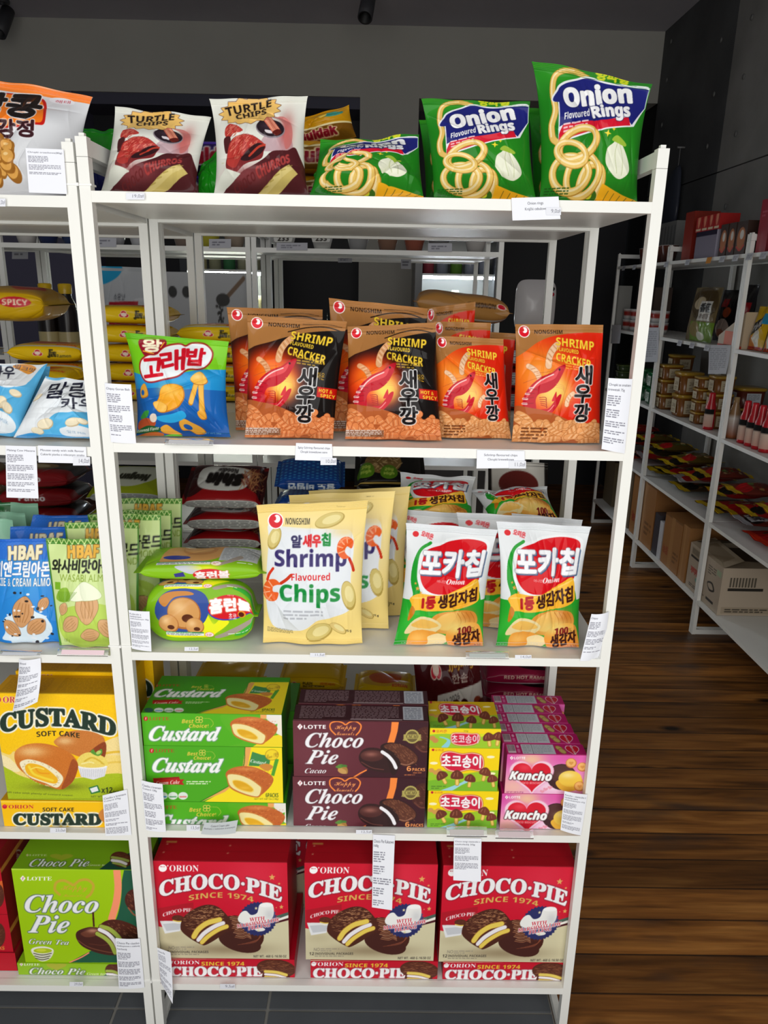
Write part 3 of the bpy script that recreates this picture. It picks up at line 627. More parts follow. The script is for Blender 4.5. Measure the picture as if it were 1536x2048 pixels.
def art_gt_low(quad, top=False):
    a = A(quad, '97c522' if not top else '7cad16', (0, 1660, 4.955), 1.0)
    if not top:
        lotte(a, 200, 1318, 24, 195); a.txt('Choco Pie', [(300, 1362), (850, 1372), (840, 1432), (290, 1427)], 'f6f8f6', 'si', bold=5, out=[(7, '1c3a20')]); a.txt('Green tea', (860, 1410, 1050, 1436), 'eef4d8', 'si'); heart(a, 560, 1345, 100, 40, 'b5b838')
        a.poly([(960, 1480), (1060, 1420), (1250, 1330), (1250, 1480)], '1f5a42'); choc(a, 1130, 1390, 90, 70, 10, n=40); band(a, [(1055, 1395), (1120, 1400), (1180, 1425)], 26, 'a8b850', '503018'); band(a, [(1060, 1425), (1120, 1430), (1180, 1450)], 22, 'f4f0f4')
    else:
        lotte(a, 262, 240, 18, 205, col='d6e8a8', dot='d6e8a8'); a.txt('Choco Pie', [(320, 285), (900, 285), (870, 362), (280, 362)], 'f6f8f6', 'si', bold=4, out=[(7, '17301c')]); a.txt('Green tea', (870, 335, 1070, 356), 'e4eec8', 'si'); heart(a, 610, 265, 115, 34, '9fae2a')
        a.poly([(980, 392), (1100, 300), (1350, 200), (1350, 392)], '1b4a38'); choc(a, 1200, 290, 110, 75, 12, n=60); band(a, [(1110, 270), (1200, 285), (1270, 305)], 26, '9fae50', '503018'); band(a, [(1110, 300), (1190, 312), (1250, 335)], 26, 'f0ecf0', '6a5040'); band(a, [(1120, 325), (1190, 340), (1245, 362)], 20, '9fae50')
    return a
x0, x1, _, zt = fit(R2(128, 392), R2(1310, 386), R2(1375, 1312), R2(240, 1310), .03); x1 = x0 + .30; zm = at(*R2(500, 1312), .03)[2]
gl = (at(*R2(165, 1300), .028)[0] - .0, .028)
ag = art_gt(face_px(x0, x1, .03, zm, zt)); agl = art_gt_low(face_px(gl[0], gl[0] + .30, .028, zbl, zm)); agt = art_gt_low(top_px(x0, x1, .03, .135, zt), True)
g1 = carton('green tea chocolate cake box standing foremost on the left bottom shelf', 'cake box', ag, x0, x1, .03, zm, zt, .105, '8fbc16', agt, group='upright green tea cake boxes', name='cake_box')
dup(g1, g1.location + mathutils.Vector((.012, .107, .012)), label='green tea cake box standing just behind the front green tea cake box')
carton('flat green tea cake box under the upright green tea boxes', 'cake box', agl, gl[0], gl[0] + .30, .028, zbl, zm - .0005, .22, '8fbc16', name='cake_box')
def art_redpie(quad):
    a = A(quad, 'c00d26', (0, 1660, 4.955), .8); a.spl([(-200, 560), (20, 500), (120, 460), (130, 560), (40, 620), (-200, 640)], 'e0662a'); a.txt('PACKS', (-110, 1150, 42, 1185), 'e8a03a', 'sb', bold=1); choc(a, -20, 1040, 70, 120, 0, n=30); choc(a, -30, 650, 70, 120, 0, n=30); return a
def side_txt(quad, t, col): a = A(quad, '7c1018', dens=1); return a
p = at(*R2(140, 1250), .04)[0]; zt2 = at(*R2(60, 240), .04)[2]; zt1 = at(*R2(60, 835), .04)[2]
for nm, z0, z1 in (('upper', zt1, zt2), ('lower', zbl + .055, zt1 - .0005)):
    q = face_px(p - .3, p, .04, z0, z1); sq = [proj(k) for k in ((p, .04, z1), (p, .2, z1), (p, .2, z0), (p, .04, z0))]
    s_ = A(sq, '8a0f1c', dens=.8); c = np.mean(sq, 0); s_.line([(sq[0][0] - 2, sq[0][1] + 45), (sq[1][0] + 2, sq[1][1] + 38)], 6, 'd08a3a'); s_.txt('Choco Pie', [(c[0] + 6, c[1] - 20), (c[0] + 6, c[1] + 35), (c[0] - 4, c[1] + 35), (c[0] - 4, c[1] - 20)], 'e9e4da', 'si', bold=.5)
    carton('red chocolate pie box with an orange ribbon, %s of the stack by the left edge' % nm, 'cake box', art_redpie(q), p - .3, p, .04, z0, z1, .16, '8a0f1c', None, s_, name='cake_box')
q = face_px(p - .29, p + .004, .038, zbl, zbl + .0545); carton('flat red chocolate pie box at the foot of the left edge stack', 'cake box', art_redpie(q), p - .29, p + .004, .038, zbl, zbl + .0545, .2, '8a0f1c', name='cake_box')

# ================================================================ fourth shelf: custard cakes, cacao pies, mushroom biscuits, heart biscuits
z4 = ZS[3] + .0005; z4l = ZL[3] + .0005
def custard_cake(a, T, s=1.0):
    """a sponge cake cut open on a custard filling; T places points of a 480 x 280 sketch"""
    a.spl(T([(0, 60), (60, 22), (160, 5), (280, 15), (400, 60), (460, 110), (445, 165), (380, 230), (300, 275), (250, 240), (120, 170), (10, 110)]), 'c2632a')
    a.spl(T([(15, 70), (120, 70), (230, 105), (330, 165), (360, 200), (330, 270), (260, 275), (130, 240), (40, 195), (10, 130)]), 'c9762e'); a.spl(T([(22, 80), (120, 82), (225, 115), (315, 170), (342, 200), (318, 262), (258, 264), (140, 230), (50, 185), (20, 130)]), 'f0e2a0')
    rg = np.random.default_rng(11)
    for k in range(130):
        x, y = rg.uniform(60, 450), rg.uniform(15, 190)
        if y < 60 + (x - 60) * .36 and y > 10 + abs(x - 180) * .16: p = T([(x - 6, y), (x + 6, y + rg.uniform(-4, 4))]); a.line(p, 5 * s, 'e08a48' if rg.random() < .6 else 'a04a1c', a=.75)
    a.rad(*T([(200, 30)])[0], 120 * s, 18 * s, 'e79a52', .6)
    a.spl(T([(60, 130), (120, 125), (200, 150), (262, 195), (270, 225), (230, 235), (140, 215), (80, 180)]), 'f3d668'); a.spl(T([(68, 136), (120, 132), (195, 156), (255, 198), (258, 220), (225, 226), (140, 206), (86, 175)]), 'e0a81c'); a.rad(*T([(180, 195)])[0], 50 * s, 14 * s, 'f0be3c', .8)
def clover(a, x, y, r, col):
    for t in range(4): an = math.pi / 4 + t * math.pi / 2; a.ell(x + r * .55 * math.cos(an), y + r * .5 * math.sin(an), r * .5, r * .42, col); a.ell(x + r * .55 * math.cos(an), y + r * .5 * math.sin(an), r * .34, r * .28, '4fa51c')
    a.line([(x + r, y - r * .3), (x + 2.6 * r, y - r * .2), (x + 3.4 * r, y + r * .9), (x + 2.8 * r, y + 1.8 * r)], r * .07, col, smooth=True, a=.8)
def custard_text(a, q, low=True):
    a.txt('Custard', q, 'f6f6f6', 'si', bold=7, out=[(8, '4e8464'), (3, '8fc08a')])
def art_cus_strip(quad, dy, dx):
    a = A(quad, '4fae16', (275, 1350, 4.8), 1.0)
    a.spl([(820 + dx, 372 + dy), (1400 + dx, 372 + dy), (1400 + dx, 690 + dy), (880 + dx, 690 + dy), (1010 + dx, 640 + dy), (900 + dx, 560 + dy)], '62b428', .4)
    a.poly([(1175 + dx, 360 + dy), (1238 + dx, 360 + dy), (1235 + dx, 420 + dy), (1180 + dx, 420 + dy)], 'f0a860'); a.poly([(1238 + dx, 360 + dy), (1420 + dx, 360 + dy), (1420 + dx, 440 + dy), (1300 + dx, 480 + dy), (1235 + dx, 420 + dy)], 'ece8e0')
    a.poly([(1100 + dx, 690 + dy), (1250 + dx, 590 + dy), (1420 + dx, 560 + dy), (1420 + dx, 700 + dy)], 'f2d828'); a.poly([(1345 + dx, 430 + dy), (1420 + dx, 400 + dy), (1420 + dx, 600 + dy), (1330 + dx, 560 + dy)], 'f0ead8')
    lotte(a, 62 + dx, 402 + dy, 32, 245, 'b4501c', 'c01818', 'ffffff', False); a.txt('Best', (425 + dx, 424 + dy, 540 + dx, 462 + dy), 'e6c84a', 'sbi', bold=1); clover(a, 592 + dx, 428 + dy, 40, 'e6d25a'); a.txt('Choice!', (495 + dx, 468 + dy, 682 + dx, 505 + dy), 'e6c84a', 'sbi', bold=1)
    custard_text(a, [(135 + dx, 488 + dy), (800 + dx, 500 + dy), (775 + dx, 630 + dy), (105 + dx, 628 + dy)]); custard_cake(a, lambda p: [(893 + dx + x * .97, 395 + dy + y * .97) for x, y in p]); return a
def art_cus(quad, top=False):
    a = A(quad, '4aa818' if not top else '3f9a14', (275, 1350, 4.8), 1.0)
    # points are for the upright front; the lid of the top carton shows the same print foreshortened
    if not top: T = lambda p: [(x, y) for x, y in p]
    else:
        Hh = homog([(72, 680), (1390, 690), (1395, 1220), (90, 1215)], [(140, 75), (1410, 80), (1355, 370), (35, 368)])
        def T(p):
            p = np.array(p, float); d = p @ Hh[2, :2] + Hh[2, 2]; return np.stack([(p @ Hh[0, :2] + Hh[0, 2]) / d, (p @ Hh[1, :2] + Hh[1, 2]) / d], 1)
    k = 1 if not top else .6
    B = lambda x0, y0, x1, y1: T([(x0, y0), (x1, y0), (x1, y1), (x0, y1)])
    a.poly(T([(1050, 670), (1500, 670), (1500, 1240), (600, 1240), (760, 1150), (900, 1070), (1010, 960)]), 'f8e020'); a.poly(T([(1035, 680), (1092, 680), (1060, 860), (960, 1010), (890, 1075), (840, 1120), (610, 1215), (860, 1070), (1000, 940)]), 'e8a85a'); a.line(T([(1030, 680), (1020, 860), (960, 980), (880, 1060), (600, 1215)]), 8 * k, '2c7a18', smooth=True)
    x, y = T([(140, 725)])[0]; lotte(a, x - 22, y - 16 * k, 34 * k, 235, 'b04a1c', 'c01818', 'ffffff', False)
    a.txt('Best', B(478, 738, 580, 772), 'e6c84a', 'sbi', bold=1); x, y = T([(622, 745)])[0]; clover(a, x, y, 36 * k, 'e6d25a'); a.txt('Choice!', B(540, 778, 705, 812), 'e6c84a', 'sbi', bold=1)
    custard_text(a, T([(165, 795), (825, 805), (800, 935), (140, 930)]))
    a.poly(T([(150, 990), (400, 975), (410, 1000), (450, 1000), (430, 1025), (450, 1055), (400, 1050), (160, 1050)]), 'b41c18'); a.poly(T([(150, 990), (290, 985), (400, 975), (400, 985), (160, 1010)]), '8e1010'); a.txt('Cream Cake', T([(180, 1020), (405, 1005), (405, 1042), (180, 1055)]), 'f6efe6', 'si', bold=1)
    q = T([(470, 1012), (715, 1012), (715, 1052)]); a.small(q[0][0], q[0][1], q[1][0], q[2][1], 2, 'e4f2d0', .9)
    for i, c in enumerate(('2a5a50', '4a9ad0', '6aa878', 'e08080')):
        x, y = T([(150 + i * 96, 1158)])[0]; a.ell(x, y, 46, 36 * k, 'dfe8e0' if i else c); a.rect(x - 34, y + 2, x + 34, y + 16 * k, c)
    a.poly(T([(1100, 735), (1190, 765), (1280, 775), (1260, 880), (1065, 870)]), '3f8a4a'); a.txt('Custard', T([(1090, 805), (1235, 830), (1225, 865), (1080, 835)]), 'f2f4f0', 'si', bold=2); a.spl(T([(1165, 870), (1240, 850), (1300, 880), (1240, 920)]), 'd08a3a'); a.poly(T([(1320, 800), (1355, 810), (1310, 970), (1280, 960)]), '4fa030')
    x, y = T([(1288, 765)])[0]; a.ell(x, y, 66, 54 * k, 'c9a21c'); a.ell(x, y, 58, 47 * k, 'f2d62a'); a.txt('Since 1989', T([(1235, 760), (1350, 740), (1350, 785), (1235, 805)]), '9a741c', 'sc', bold=1)
    custard_cake(a, lambda p: T([(850 + x * .98, 868 + y * 1.1) for x, y in p]), k); a.txt('6PACKS', B(1228, 1132, 1350, 1172), '3f5a20', 'sb'); q = B(1120, 1180, 1350, 1200); a.txt('NET WT 4.87 Oz (138g)', q, '5a6a20', '')
    return a
R4 = fp(275, 1350, 4.8); YF = .021
mx0, mx1, mz0, mz1 = fit(R4(72, 680), R4(1390, 690), R4(1395, 1220), R4(90, 1215), YF)
bz = mz0 - .0006; tz1 = at(*R4(700, 371), YF)[2]; s0, s1 = at(*R4(35, 370), YF)[0], at(*R4(1360, 372), YF)[0]; s1 = max(s1, s0 + (mx1 - mx0)); D4 = mz1 - mz0
G = 'green custard cake cartons in the front stack'
b1 = fit(R4(105, 1222), R4(1420, 1220), R4(1430, 1445), R4(130, 1445), YF)
sr = 'e8e2d2'
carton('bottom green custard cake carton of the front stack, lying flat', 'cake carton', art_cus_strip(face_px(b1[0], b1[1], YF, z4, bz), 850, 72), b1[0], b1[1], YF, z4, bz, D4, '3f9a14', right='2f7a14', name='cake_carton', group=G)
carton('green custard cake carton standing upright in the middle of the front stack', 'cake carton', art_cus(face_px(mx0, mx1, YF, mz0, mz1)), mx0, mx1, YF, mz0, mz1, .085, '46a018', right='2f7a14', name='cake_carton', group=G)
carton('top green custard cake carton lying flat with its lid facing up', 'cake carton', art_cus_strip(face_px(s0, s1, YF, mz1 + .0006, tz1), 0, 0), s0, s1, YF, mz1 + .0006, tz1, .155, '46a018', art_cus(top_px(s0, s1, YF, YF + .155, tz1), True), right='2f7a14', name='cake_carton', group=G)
bw = mx1 - mx0
ztb = at(571, 1422, .182)[2]; zmb = at(571, 1457, .182)[2]
for i, (dx, z0, z1_) in enumerate(((.014, z4, zmb - .0006), (.008, zmb, ztb))):
    carton('green custard cake carton behind the front stack, %s' % ('standing on the shelf', 'on top of the rear one')[i], 'cake carton', A(face_px(mx0 + dx, mx0 + dx + bw, .182, z0, z1_), '46a018', dens=.2), mx0 + dx, mx0 + dx + bw, .182, z0, z1_, .13, '3c9014', right='2c6c12', name='cake_carton', group='green custard cake cartons in the rear stack')

# ---- cacao pies
R5 = fp(575, 1370, 5.207)
def art_cacao(quad, dy=0, dx=0, k=1.0):
    a = A(quad, '5f2530', (575, 1370, 5.207), 1.1); S = lambda p: [(60 + (x - 60) * k + dx, 370 + (y - 370) * k + dy) for x, y in p]; B = lambda x0, y0, x1, y1: S([(x0, y0), (x1, y0), (x1, y1), (x0, y1)])
    a.rad(250, 700 + dy, 420, 330, '733742', .8); a.poly(S([(1160, 350), (1500, 350), (1500, 1000), (690, 1000), (830, 880), (1000, 760), (1130, 560)]), '3a1520')
    a.poly(S([(1085, 370), (1160, 370), (1145, 480), (1110, 600), (1040, 600), (1075, 480)]), 'f98a3c'); a.line(S([(820, 885), (760, 915), (690, 958)]), 14 * k, 'f98a3c')
    x, y = S([(108, 415)])[0]; lotte(a, x, y, 40 * k, 292 * k, f='sb')
    a.line(S([(500, 515), (450, 460), (450, 400), (510, 378), (570, 390), (606, 412), (650, 385), (710, 378), (765, 420), (750, 480), (715, 520)]), 13 * k, 'f98a3c', smooth=True); a.txt('Happy', B(495, 418, 718, 478), 'f9a05a', 'sc', bold=2.5); a.txt('Moments', B(500, 485, 695, 522), 'f9a05a', 'sc', bold=1.5)
    ol = [(7, '3a1018')]
    a.txt('Choco', S([(205, 495), (800, 500), (780, 652), (180, 648)]), 'f4f4f8', 'si', bold=6, out=ol); a.txt('Pie', S([(225, 675), (540, 680), (515, 822), (185, 820)]), 'f4f4f8', 'si', bold=6, out=ol); a.txt('Cacao', S([(190, 865), (408, 865), (400, 918), (178, 916)]), 'f4f4f8', 'si', bold=2.5, out=[(3, '3a1018')])
    for x, y, r_, c in ((555, 870, 60, 'b89a3a'), (600, 880, 70, 'a87a3c'), (570, 895, 20, 'c89a58')): a.ell(*S([(x, y)])[0], 48 * k, 26 * k, c, r_)
    for p, c in (([(500, 850), (560, 822), (590, 845), (540, 865)], '5a8a3c'), ([(560, 830), (610, 830), (620, 850), (570, 850)], '4a7a34')): a.spl(S(p), c)
    # plain and cut cakes
    a.spl(S([(745, 730), (790, 670), (880, 650), (990, 680), (1080, 820), (1090, 900), (960, 905), (820, 860), (755, 800)]), '33181a'); a.ell(*S([(880, 735)])[0], 120 * k, 60 * k, '4e2624'); a.rad(*S([(870, 720)])[0], 70 * k, 26 * k, '9a6055', .9); a.line(S([(770, 800), (880, 860), (1000, 880)]), 8 * k, '6a3a34', smooth=True)
    x, y = S([(1420, 560)])[0]; choc(a, x, y, 110 * k, 130 * k, 30, '4a221c', '7c4a3a', n=50); a.line(S([(1340, 640), (1400, 690), (1470, 690)]), 16 * k, '6a3a30', smooth=True)
    a.spl(S([(968, 660), (1000, 610), (1100, 598), (1230, 630), (1340, 720), (1355, 790), (1290, 840), (1180, 840), (1120, 930), (1080, 920), (1040, 800)]), '2c1516')
    a.spl(S([(1000, 640), (1100, 605), (1230, 640), (1340, 730), (1340, 800), (1250, 840), (1190, 830), (1130, 720)]), '5c3022')
    rg = np.random.default_rng(9)
    for q in range(120):
        x, y = rg.uniform(1020, 1340), rg.uniform(610, 830)
        if y > 600 + max(0, x - 1150) * .55 and y < 640 + (x - 1000) * .75: a.line(S([(x - 6, y - 6), (x + 5, y + 6)]), 5 * k, '8e5a40', a=.8)
    a.line(S([(1180, 820), (1250, 830), (1310, 800)]), 12 * k, '96644e', smooth=True); band(a, S([(985, 695), (1050, 740), (1100, 800), (1128, 860)]), 34 * k, 'f1eff4')
    x, y = S([(1297, 535)])[0]; a.poly([(x - 100 * k, y + 40 * k), (x - 75 * k, y + 5 * k), (x + 75 * k, y + 5 * k), (x + 100 * k, y + 40 * k), (x, y + 55 * k)], 'a89a54'); t = np.arange(48) * math.pi / 24; r = np.where(np.arange(48) % 2, 72, 77) * k; a.poly(np.stack([x + r * np.cos(t), y + r * .98 * np.sin(t)], 1), 'b8aa5e'); a.ell(x, y, 60 * k, 58 * k, '6a5a34'); a.rect(x - 90 * k, y - 22 * k, x + 90 * k, y + 24 * k, 'b0a258'); a.txt('CACAO', (x - 62 * k, y - 18 * k, x + 62 * k, y + 18 * k), '4a3a20', 's', bold=1)
    a.txt('6', B(1240, 842, 1285, 895), 'f9a05a', 'sb', bold=2); a.txt('PACKS', B(1298, 862, 1430, 895), 'f9a05a', 'sb', bold=2); q = B(1305, 905, 1430, 920); a.small(q[0][0], q[0][1], q[1][0], q[2][1], 1, 'e88a4a', .8); q = B(1215, 926, 1430, 942); a.small(q[0][0], q[0][1], q[1][0], q[2][1], 1, 'e88a4a', .8)
    return a
def art_cacao_top(quad):
    a = Art([(0, 0), (1400, 0), (1400, 240), (0, 240)], '3f1c24', size=(260, 44)); a.rect(0, 225, 1400, 240, '7a4a50')
    for x0, x1, n in ((60, 560, 9), (600, 1120, 9)): a.small(x0, 15, x1, 205, n, 'a08a90', .8)
    a.rect(590, 205, 1130, 216, 'c8b8bc'); a.rect(1140, 12, 1350, 210, 'c4c8d2'); a.small(1155, 30, 1340, 200, 7, '6a7080', .7); return a
cx0, cx1, cz0, cz1 = fit(R5(62, 370), R5(1470, 385), R5(1445, 965), R5(60, 950), YF); lz1 = cz0 - .0006
l0, l1, _, _ = fit(R5(58, 955), R5(1440, 970), R5(1425, 1490), R5(60, 1475), YF)
act = art_cacao_top(None); CD = .062
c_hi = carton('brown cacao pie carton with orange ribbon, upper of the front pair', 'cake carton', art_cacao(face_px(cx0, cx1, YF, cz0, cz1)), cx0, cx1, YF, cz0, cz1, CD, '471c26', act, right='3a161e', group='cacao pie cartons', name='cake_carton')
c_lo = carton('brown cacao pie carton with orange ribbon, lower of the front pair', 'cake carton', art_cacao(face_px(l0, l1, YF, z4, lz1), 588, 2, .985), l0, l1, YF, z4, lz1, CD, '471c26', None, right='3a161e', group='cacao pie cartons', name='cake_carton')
dup(c_hi, c_hi.location + mathutils.Vector((.004, CD + .003, 0)), label='brown cacao pie carton standing behind the upper cacao pie carton')
dup(c_lo, c_lo.location + mathutils.Vector((.004, CD + .003, 0)), label='brown cacao pie carton hidden behind the lower cacao pie carton')

# ---- mushroom shaped biscuits
R6 = fp(850, 1370, 4.518)
def mush(a, x, y, s, rot=0, cap='6a3020'):
    r = math.radians(rot); T = lambda p: [(x + (u * math.cos(r) - v * math.sin(r)) * s, y + (u * math.sin(r) + v * math.cos(r)) * s) for u, v in p]
    a.spl(T([(-12, 0), (12, 0), (16, 60), (0, 72), (-16, 60)]), 'c48a2e'); a.spl(T([(-8, 0), (8, 0), (11, 58), (0, 66), (-11, 58)]), 'f0cc6a'); a.spl(T([(-52, 8), (-44, -30), (0, -58), (44, -30), (52, 8), (20, 18), (-20, 18)]), cap); a.line(T([(-20, -30), (-28, -4)]), 6 * s, 'a86a50'); a.line(T([(4, -38), (4, -6)]), 6 * s, '9a5c44')
def art_mush(quad, q0, bg='f6d400', ht=1.0, boyless=True):
    """front print, drawn on the middle carton's corners and carried to q0"""
    a = A(quad, bg, (850, 1370, 4.518), 1.1); Hh = homog([(35, 565), (675, 575), (655, 960), (30, 950)], q0)
    def T(p): p = np.array(p, float); d = p @ Hh[2, :2] + Hh[2, 2]; return np.stack([(p @ Hh[0, :2] + Hh[0, 2]) / d, (p @ Hh[1, :2] + Hh[1, 2]) / d], 1)
    def B(x0, y0, x1, y1): return T([(x0, y0), (x1, y0), (x1, y1), (x0, y1)])
    a.spl(T([(0, 800), (150, 770), (330, 800), (520, 780), (720, 790), (720, 1000), (0, 1000)]), '9cc626'); a.spl(T([(0, 880), (200, 850), (420, 880), (720, 840), (720, 1000), (0, 1000)]), '7ab828'); a.spl(T([(380, 850), (330, 880), (230, 920), (130, 960), (230, 960), (330, 905), (400, 870)]), '9ad2dc')
    for x, y in ((590, 650), (80, 705), (600, 800)): a.ell(*T([(x, y)])[0], 36, 12 * ht, 'fbf3c4')
    for x, y in ((60, 770), (100, 790), (130, 775)): a.ell(*T([(x, y)])[0], 26, 20 * ht, 'd09a4a')
    o, w = T([(70, 585)])[0], T([(165, 587)])[0]; a.ell(o[0], o[1], 12, 11, 'c01830'); a.txt('오리온', B(88, 576, 168, 598), 'c03a30', '', bold=1)
    sh = [(140, 690), (150, 620), (220, 598), (330, 620), (430, 612), (510, 640), (530, 720), (500, 775), (400, 765), (300, 785), (200, 765)]
    a.spl(T(sh), 'f2c4a0', out=[(5, '9a1026')]); a.spl(T([(335 + (x - 335) * .95, 693 + (y - 693) * .9) for x, y in sh]), 'd4143c'); a.txt('초코송이', T([(150, 628), (500, 640), (500, 750), (150, 740)]), 'fbfbfb', '', bold=6, out=[(4, 'a00c2c')])
    for x, y, s, r_ in ((160, 830, 1.0, -28), (292, 830, 1.1, 0), (408, 858, .95, 8)): p = T([(x, y)])[0]; mush(a, p[0], p[1], s * (.85 + .15 * ht), r_)
    for x, y, s, r_ in ((540, 800, 1.0, 14), (610, 860, .9, -10)): p = T([(x, y)])[0]; mush(a, p[0], p[1], s * (.85 + .15 * ht), r_, '753623')
    q = B(62, 905, 200, 940); a.small(q[0][0], q[0][1], q[1][0], q[2][1], 2, '4a7a20', .8); return a
def art_mush_side(quad):
    a = A(quad, 'd6dc1c', (850, 1370, 4.518), 1.1); a.rect(0, 380, 700, 440, 'f4d410'); a.spl([(0, 470), (200, 440), (420, 480), (700, 440), (700, 600), (0, 600)], '9cc82a'); a.spl([(130, 470), (200, 500), (150, 560), (210, 560), (230, 500), (170, 470)], '8accd8')
    for x, y in ((70, 480), (95, 500)): a.ell(x, y, 28, 22, 'c88a48')
    a.ell(82, 415, 13, 12, 'c01830'); a.txt('오리온', (102, 404, 200, 430), 'c03a30', '', bold=1); a.txt('50g', (350, 408, 390, 424), '6a6a20', '')
    sh = [(232, 480), (250, 435), (330, 430), (420, 438), (480, 440), (498, 490), (450, 535), (340, 548), (255, 530)]; a.spl(sh, 'f2c4a0', out=[(4, '9a1026')]); a.spl([(365 + (x - 365) * .93, 489 + (y - 489) * .86) for x, y in sh], 'd4143c'); a.txt('초코송이', (240, 450, 480, 525), 'fbfbfb', '', bold=4, out=[(3, 'a00c2c')])
    mush(a, 575, 485, 1.0, -8); mush(a, 660, 480, 1.0, 10); return a
u0, u1, uz0, uz1 = fit(R6(35, 565), R6(675, 575), R6(655, 960), R6(30, 950), YF); w0, w1, _, _ = fit(R6(30, 955), R6(660, 965), R6(650, 1300), R6(20, 1290), YF); wz1 = uz0 - .0006
t0, t1, tz0, tz1 = fit(R6(45, 385), R6(685, 400), R6(680, 575), R6(40, 565), YF); tz0 = uz1 + .0006
fq = lambda *k: [((x - 850) * 4.518, (y - 1370) * 4.518) for x, y in face_px(*k)]
G = 'yellow mushroom biscuit cartons'; UD = tz1 - tz0
carton('yellow mushroom biscuit carton standing on the shelf, bottom of its stack', 'biscuit carton', art_mush(face_px(w0, w1, YF, z4, wz1), fq(w0, w1, YF, z4, wz1)), w0, w1, YF, z4, wz1, .1, 'c8d01c', name='biscuit_carton', group=G)
carton('yellow mushroom biscuit carton standing in the middle of its stack', 'biscuit carton', art_mush(face_px(u0, u1, YF, uz0, uz1), fq(u0, u1, YF, uz0, uz1)), u0, u1, YF, uz0, uz1, .1, 'c8d01c', name='biscuit_carton', group=G)
tq = top_px(t0, t1, YF, YF + (uz1 - uz0), tz1); carton('yellow mushroom biscuit carton lying flat on top of its stack', 'biscuit carton', art_mush_side(face_px(t0, t1, YF, tz0, tz1)), t0, t1, YF, tz0, tz1, uz1 - uz0, 'c8d01c', art_mush(tq, [((x - 850) * 4.518, (y - 1370) * 4.518) for x, y in tq], 'dcb808', .6), name='biscuit_carton', group=G)

# ---- pink heart biscuits
def art_heart(quad, dx=0, dy=0, k=1.0):
    a = A(quad, 'e888c0', (850, 1370, 4.518), 1.1); S = lambda p: [(735 + (x - 735) * k + dx, 630 + (y - 630) * k + dy) for x, y in p]; B = lambda x0, y0, x1, y1: S([(x0, y0), (x1, y0), (x1, y1), (x0, y1)]); C_ = lambda x, y: S([(x, y)])[0]
    a.rad(*C_(740, 660), 160, 90, 'd23a9c', .8); a.rad(*C_(985, 670), 130, 60, 'f6dc9a', .9); a.rad(*C_(1300, 650), 260, 90, 'dc4aa4', .8); a.rad(*C_(800, 920), 150, 90, 'f4c8a0', .7); a.rad(*C_(1150, 920), 200, 80, 'f6dcec', .9)
    a.ell(*C_(1235, 830), 135 * k, 118 * k, '3e1f24'); a.ell(*C_(1235, 800), 110 * k, 80 * k, '54302e'); a.spl(S([(1180, 880), (1240, 840), (1330, 800), (1420, 850), (1400, 930), (1300, 960), (1220, 940)]), 'e9b23a'); a.ell(*C_(1310, 845), 105 * k, 72 * k, 'f0c84a'); a.rad(*C_(1290, 815), 60 * k, 26 * k, 'fae6a0', .8)
    for x, y, r in ((1320, 705, 50), (1420, 740, 46), (1395, 915, 50)): a.ell(*C_(x, y), r * k, r * .9 * k, 'c87a3a'); a.ell(*C_(x - 2, y - 3), r * .84 * k, r * .74 * k, 'eeb46a'); heart(a, *C_(x, y), r * .4 * k, r * .34 * k, 'd8944a')
    x, y = C_(965, 815); heart(a, x, y, 195 * k, 152 * k, 'f4d0e0', out=[(8, 'f0a8d0')]); heart(a, x, y, 172 * k, 134 * k, 'd8102c'); a.rad(x - 60 * k, y - 70 * k, 60 * k, 30 * k, 'ee4a58', .7)
    a.txt('Kancho', S([(775, 775), (1150, 785), (1140, 865), (765, 850)]), 'fafafa', 'sbi', bold=6, out=[(8, '3a1a20')]); a.txt('CHOCO BISCUIT', B(838, 875, 1055, 893), 'f4a8a8', 'sb', bold=1)
    x, y = C_(772, 648); lotte(a, x, y, 22 * k, 135 * k, f='sb'); a.txt('NET WT 1.66 Oz (47 g)', B(738, 960, 890, 975), '8a1a60', 'sb')
    for x, y in ((1090, 940), (1130, 925), (1060, 960)): heart(a, *C_(x, y), 22, 16, 'ec9ab0')
    return a
def art_heart_top(quad=None):
    a = Art([(0, 0), (700, 0), (700, 90), (0, 90)], 'bd0c66', size=(190, 26)); a.rect(15, 10, 85, 78, 'd8c0cc')
    for i in range(9): a.rect(20 + i * 7, 12, 23 + i * 7, 62, '3a1a2a')
    a.ell(110, 25, 12, 12, 'e4a0c4'); a.rect(98, 45, 122, 75, 'd86aa4'); a.rect(140, 6, 430, 84, 'c6c9d2'); a.small(150, 12, 225, 80, 5, '8a8e9a', .7); a.small(245, 12, 415, 80, 6, '9a9ea8', .8); a.rect(232, 6, 236, 84, '3a2a34')
    for x, y in ((475, 35), (495, 58)): a.ell(x, y, 34, 20, '9a7a3a', 20); a.ell(x, y, 28, 15, 'c8aa62', 20)
    heart(a, 590, 46, 62, 42, 'f0c8d8'); heart(a, 590, 46, 55, 37, 'c8102c'); a.txt('Kancho', [(600, 8), (612, 82), (590, 84), (576, 10)], 'e8e8e8', 'sbi', bold=1); a.rect(0, 84, 700, 90, 'e060a0'); return a
k0, k1, kz0, kz1 = fit(R6(735, 630), R6(1455, 630), R6(1440, 980), R6(725, 985), YF); e0, e1, _, _ = fit(R6(690, 985), R6(1420, 985), R6(1410, 1312), R6(680, 1305), YF); ez1 = kz0 - .0006
yb_ = [atZ(*R6(1000, y), kz1)[1] for y in (625, 540, 445, 355, 265, 175, 90)]; KD = (yb_[-1] - yb_[0]) / 6
kt = art_heart_top(); ksd = 'a81068'
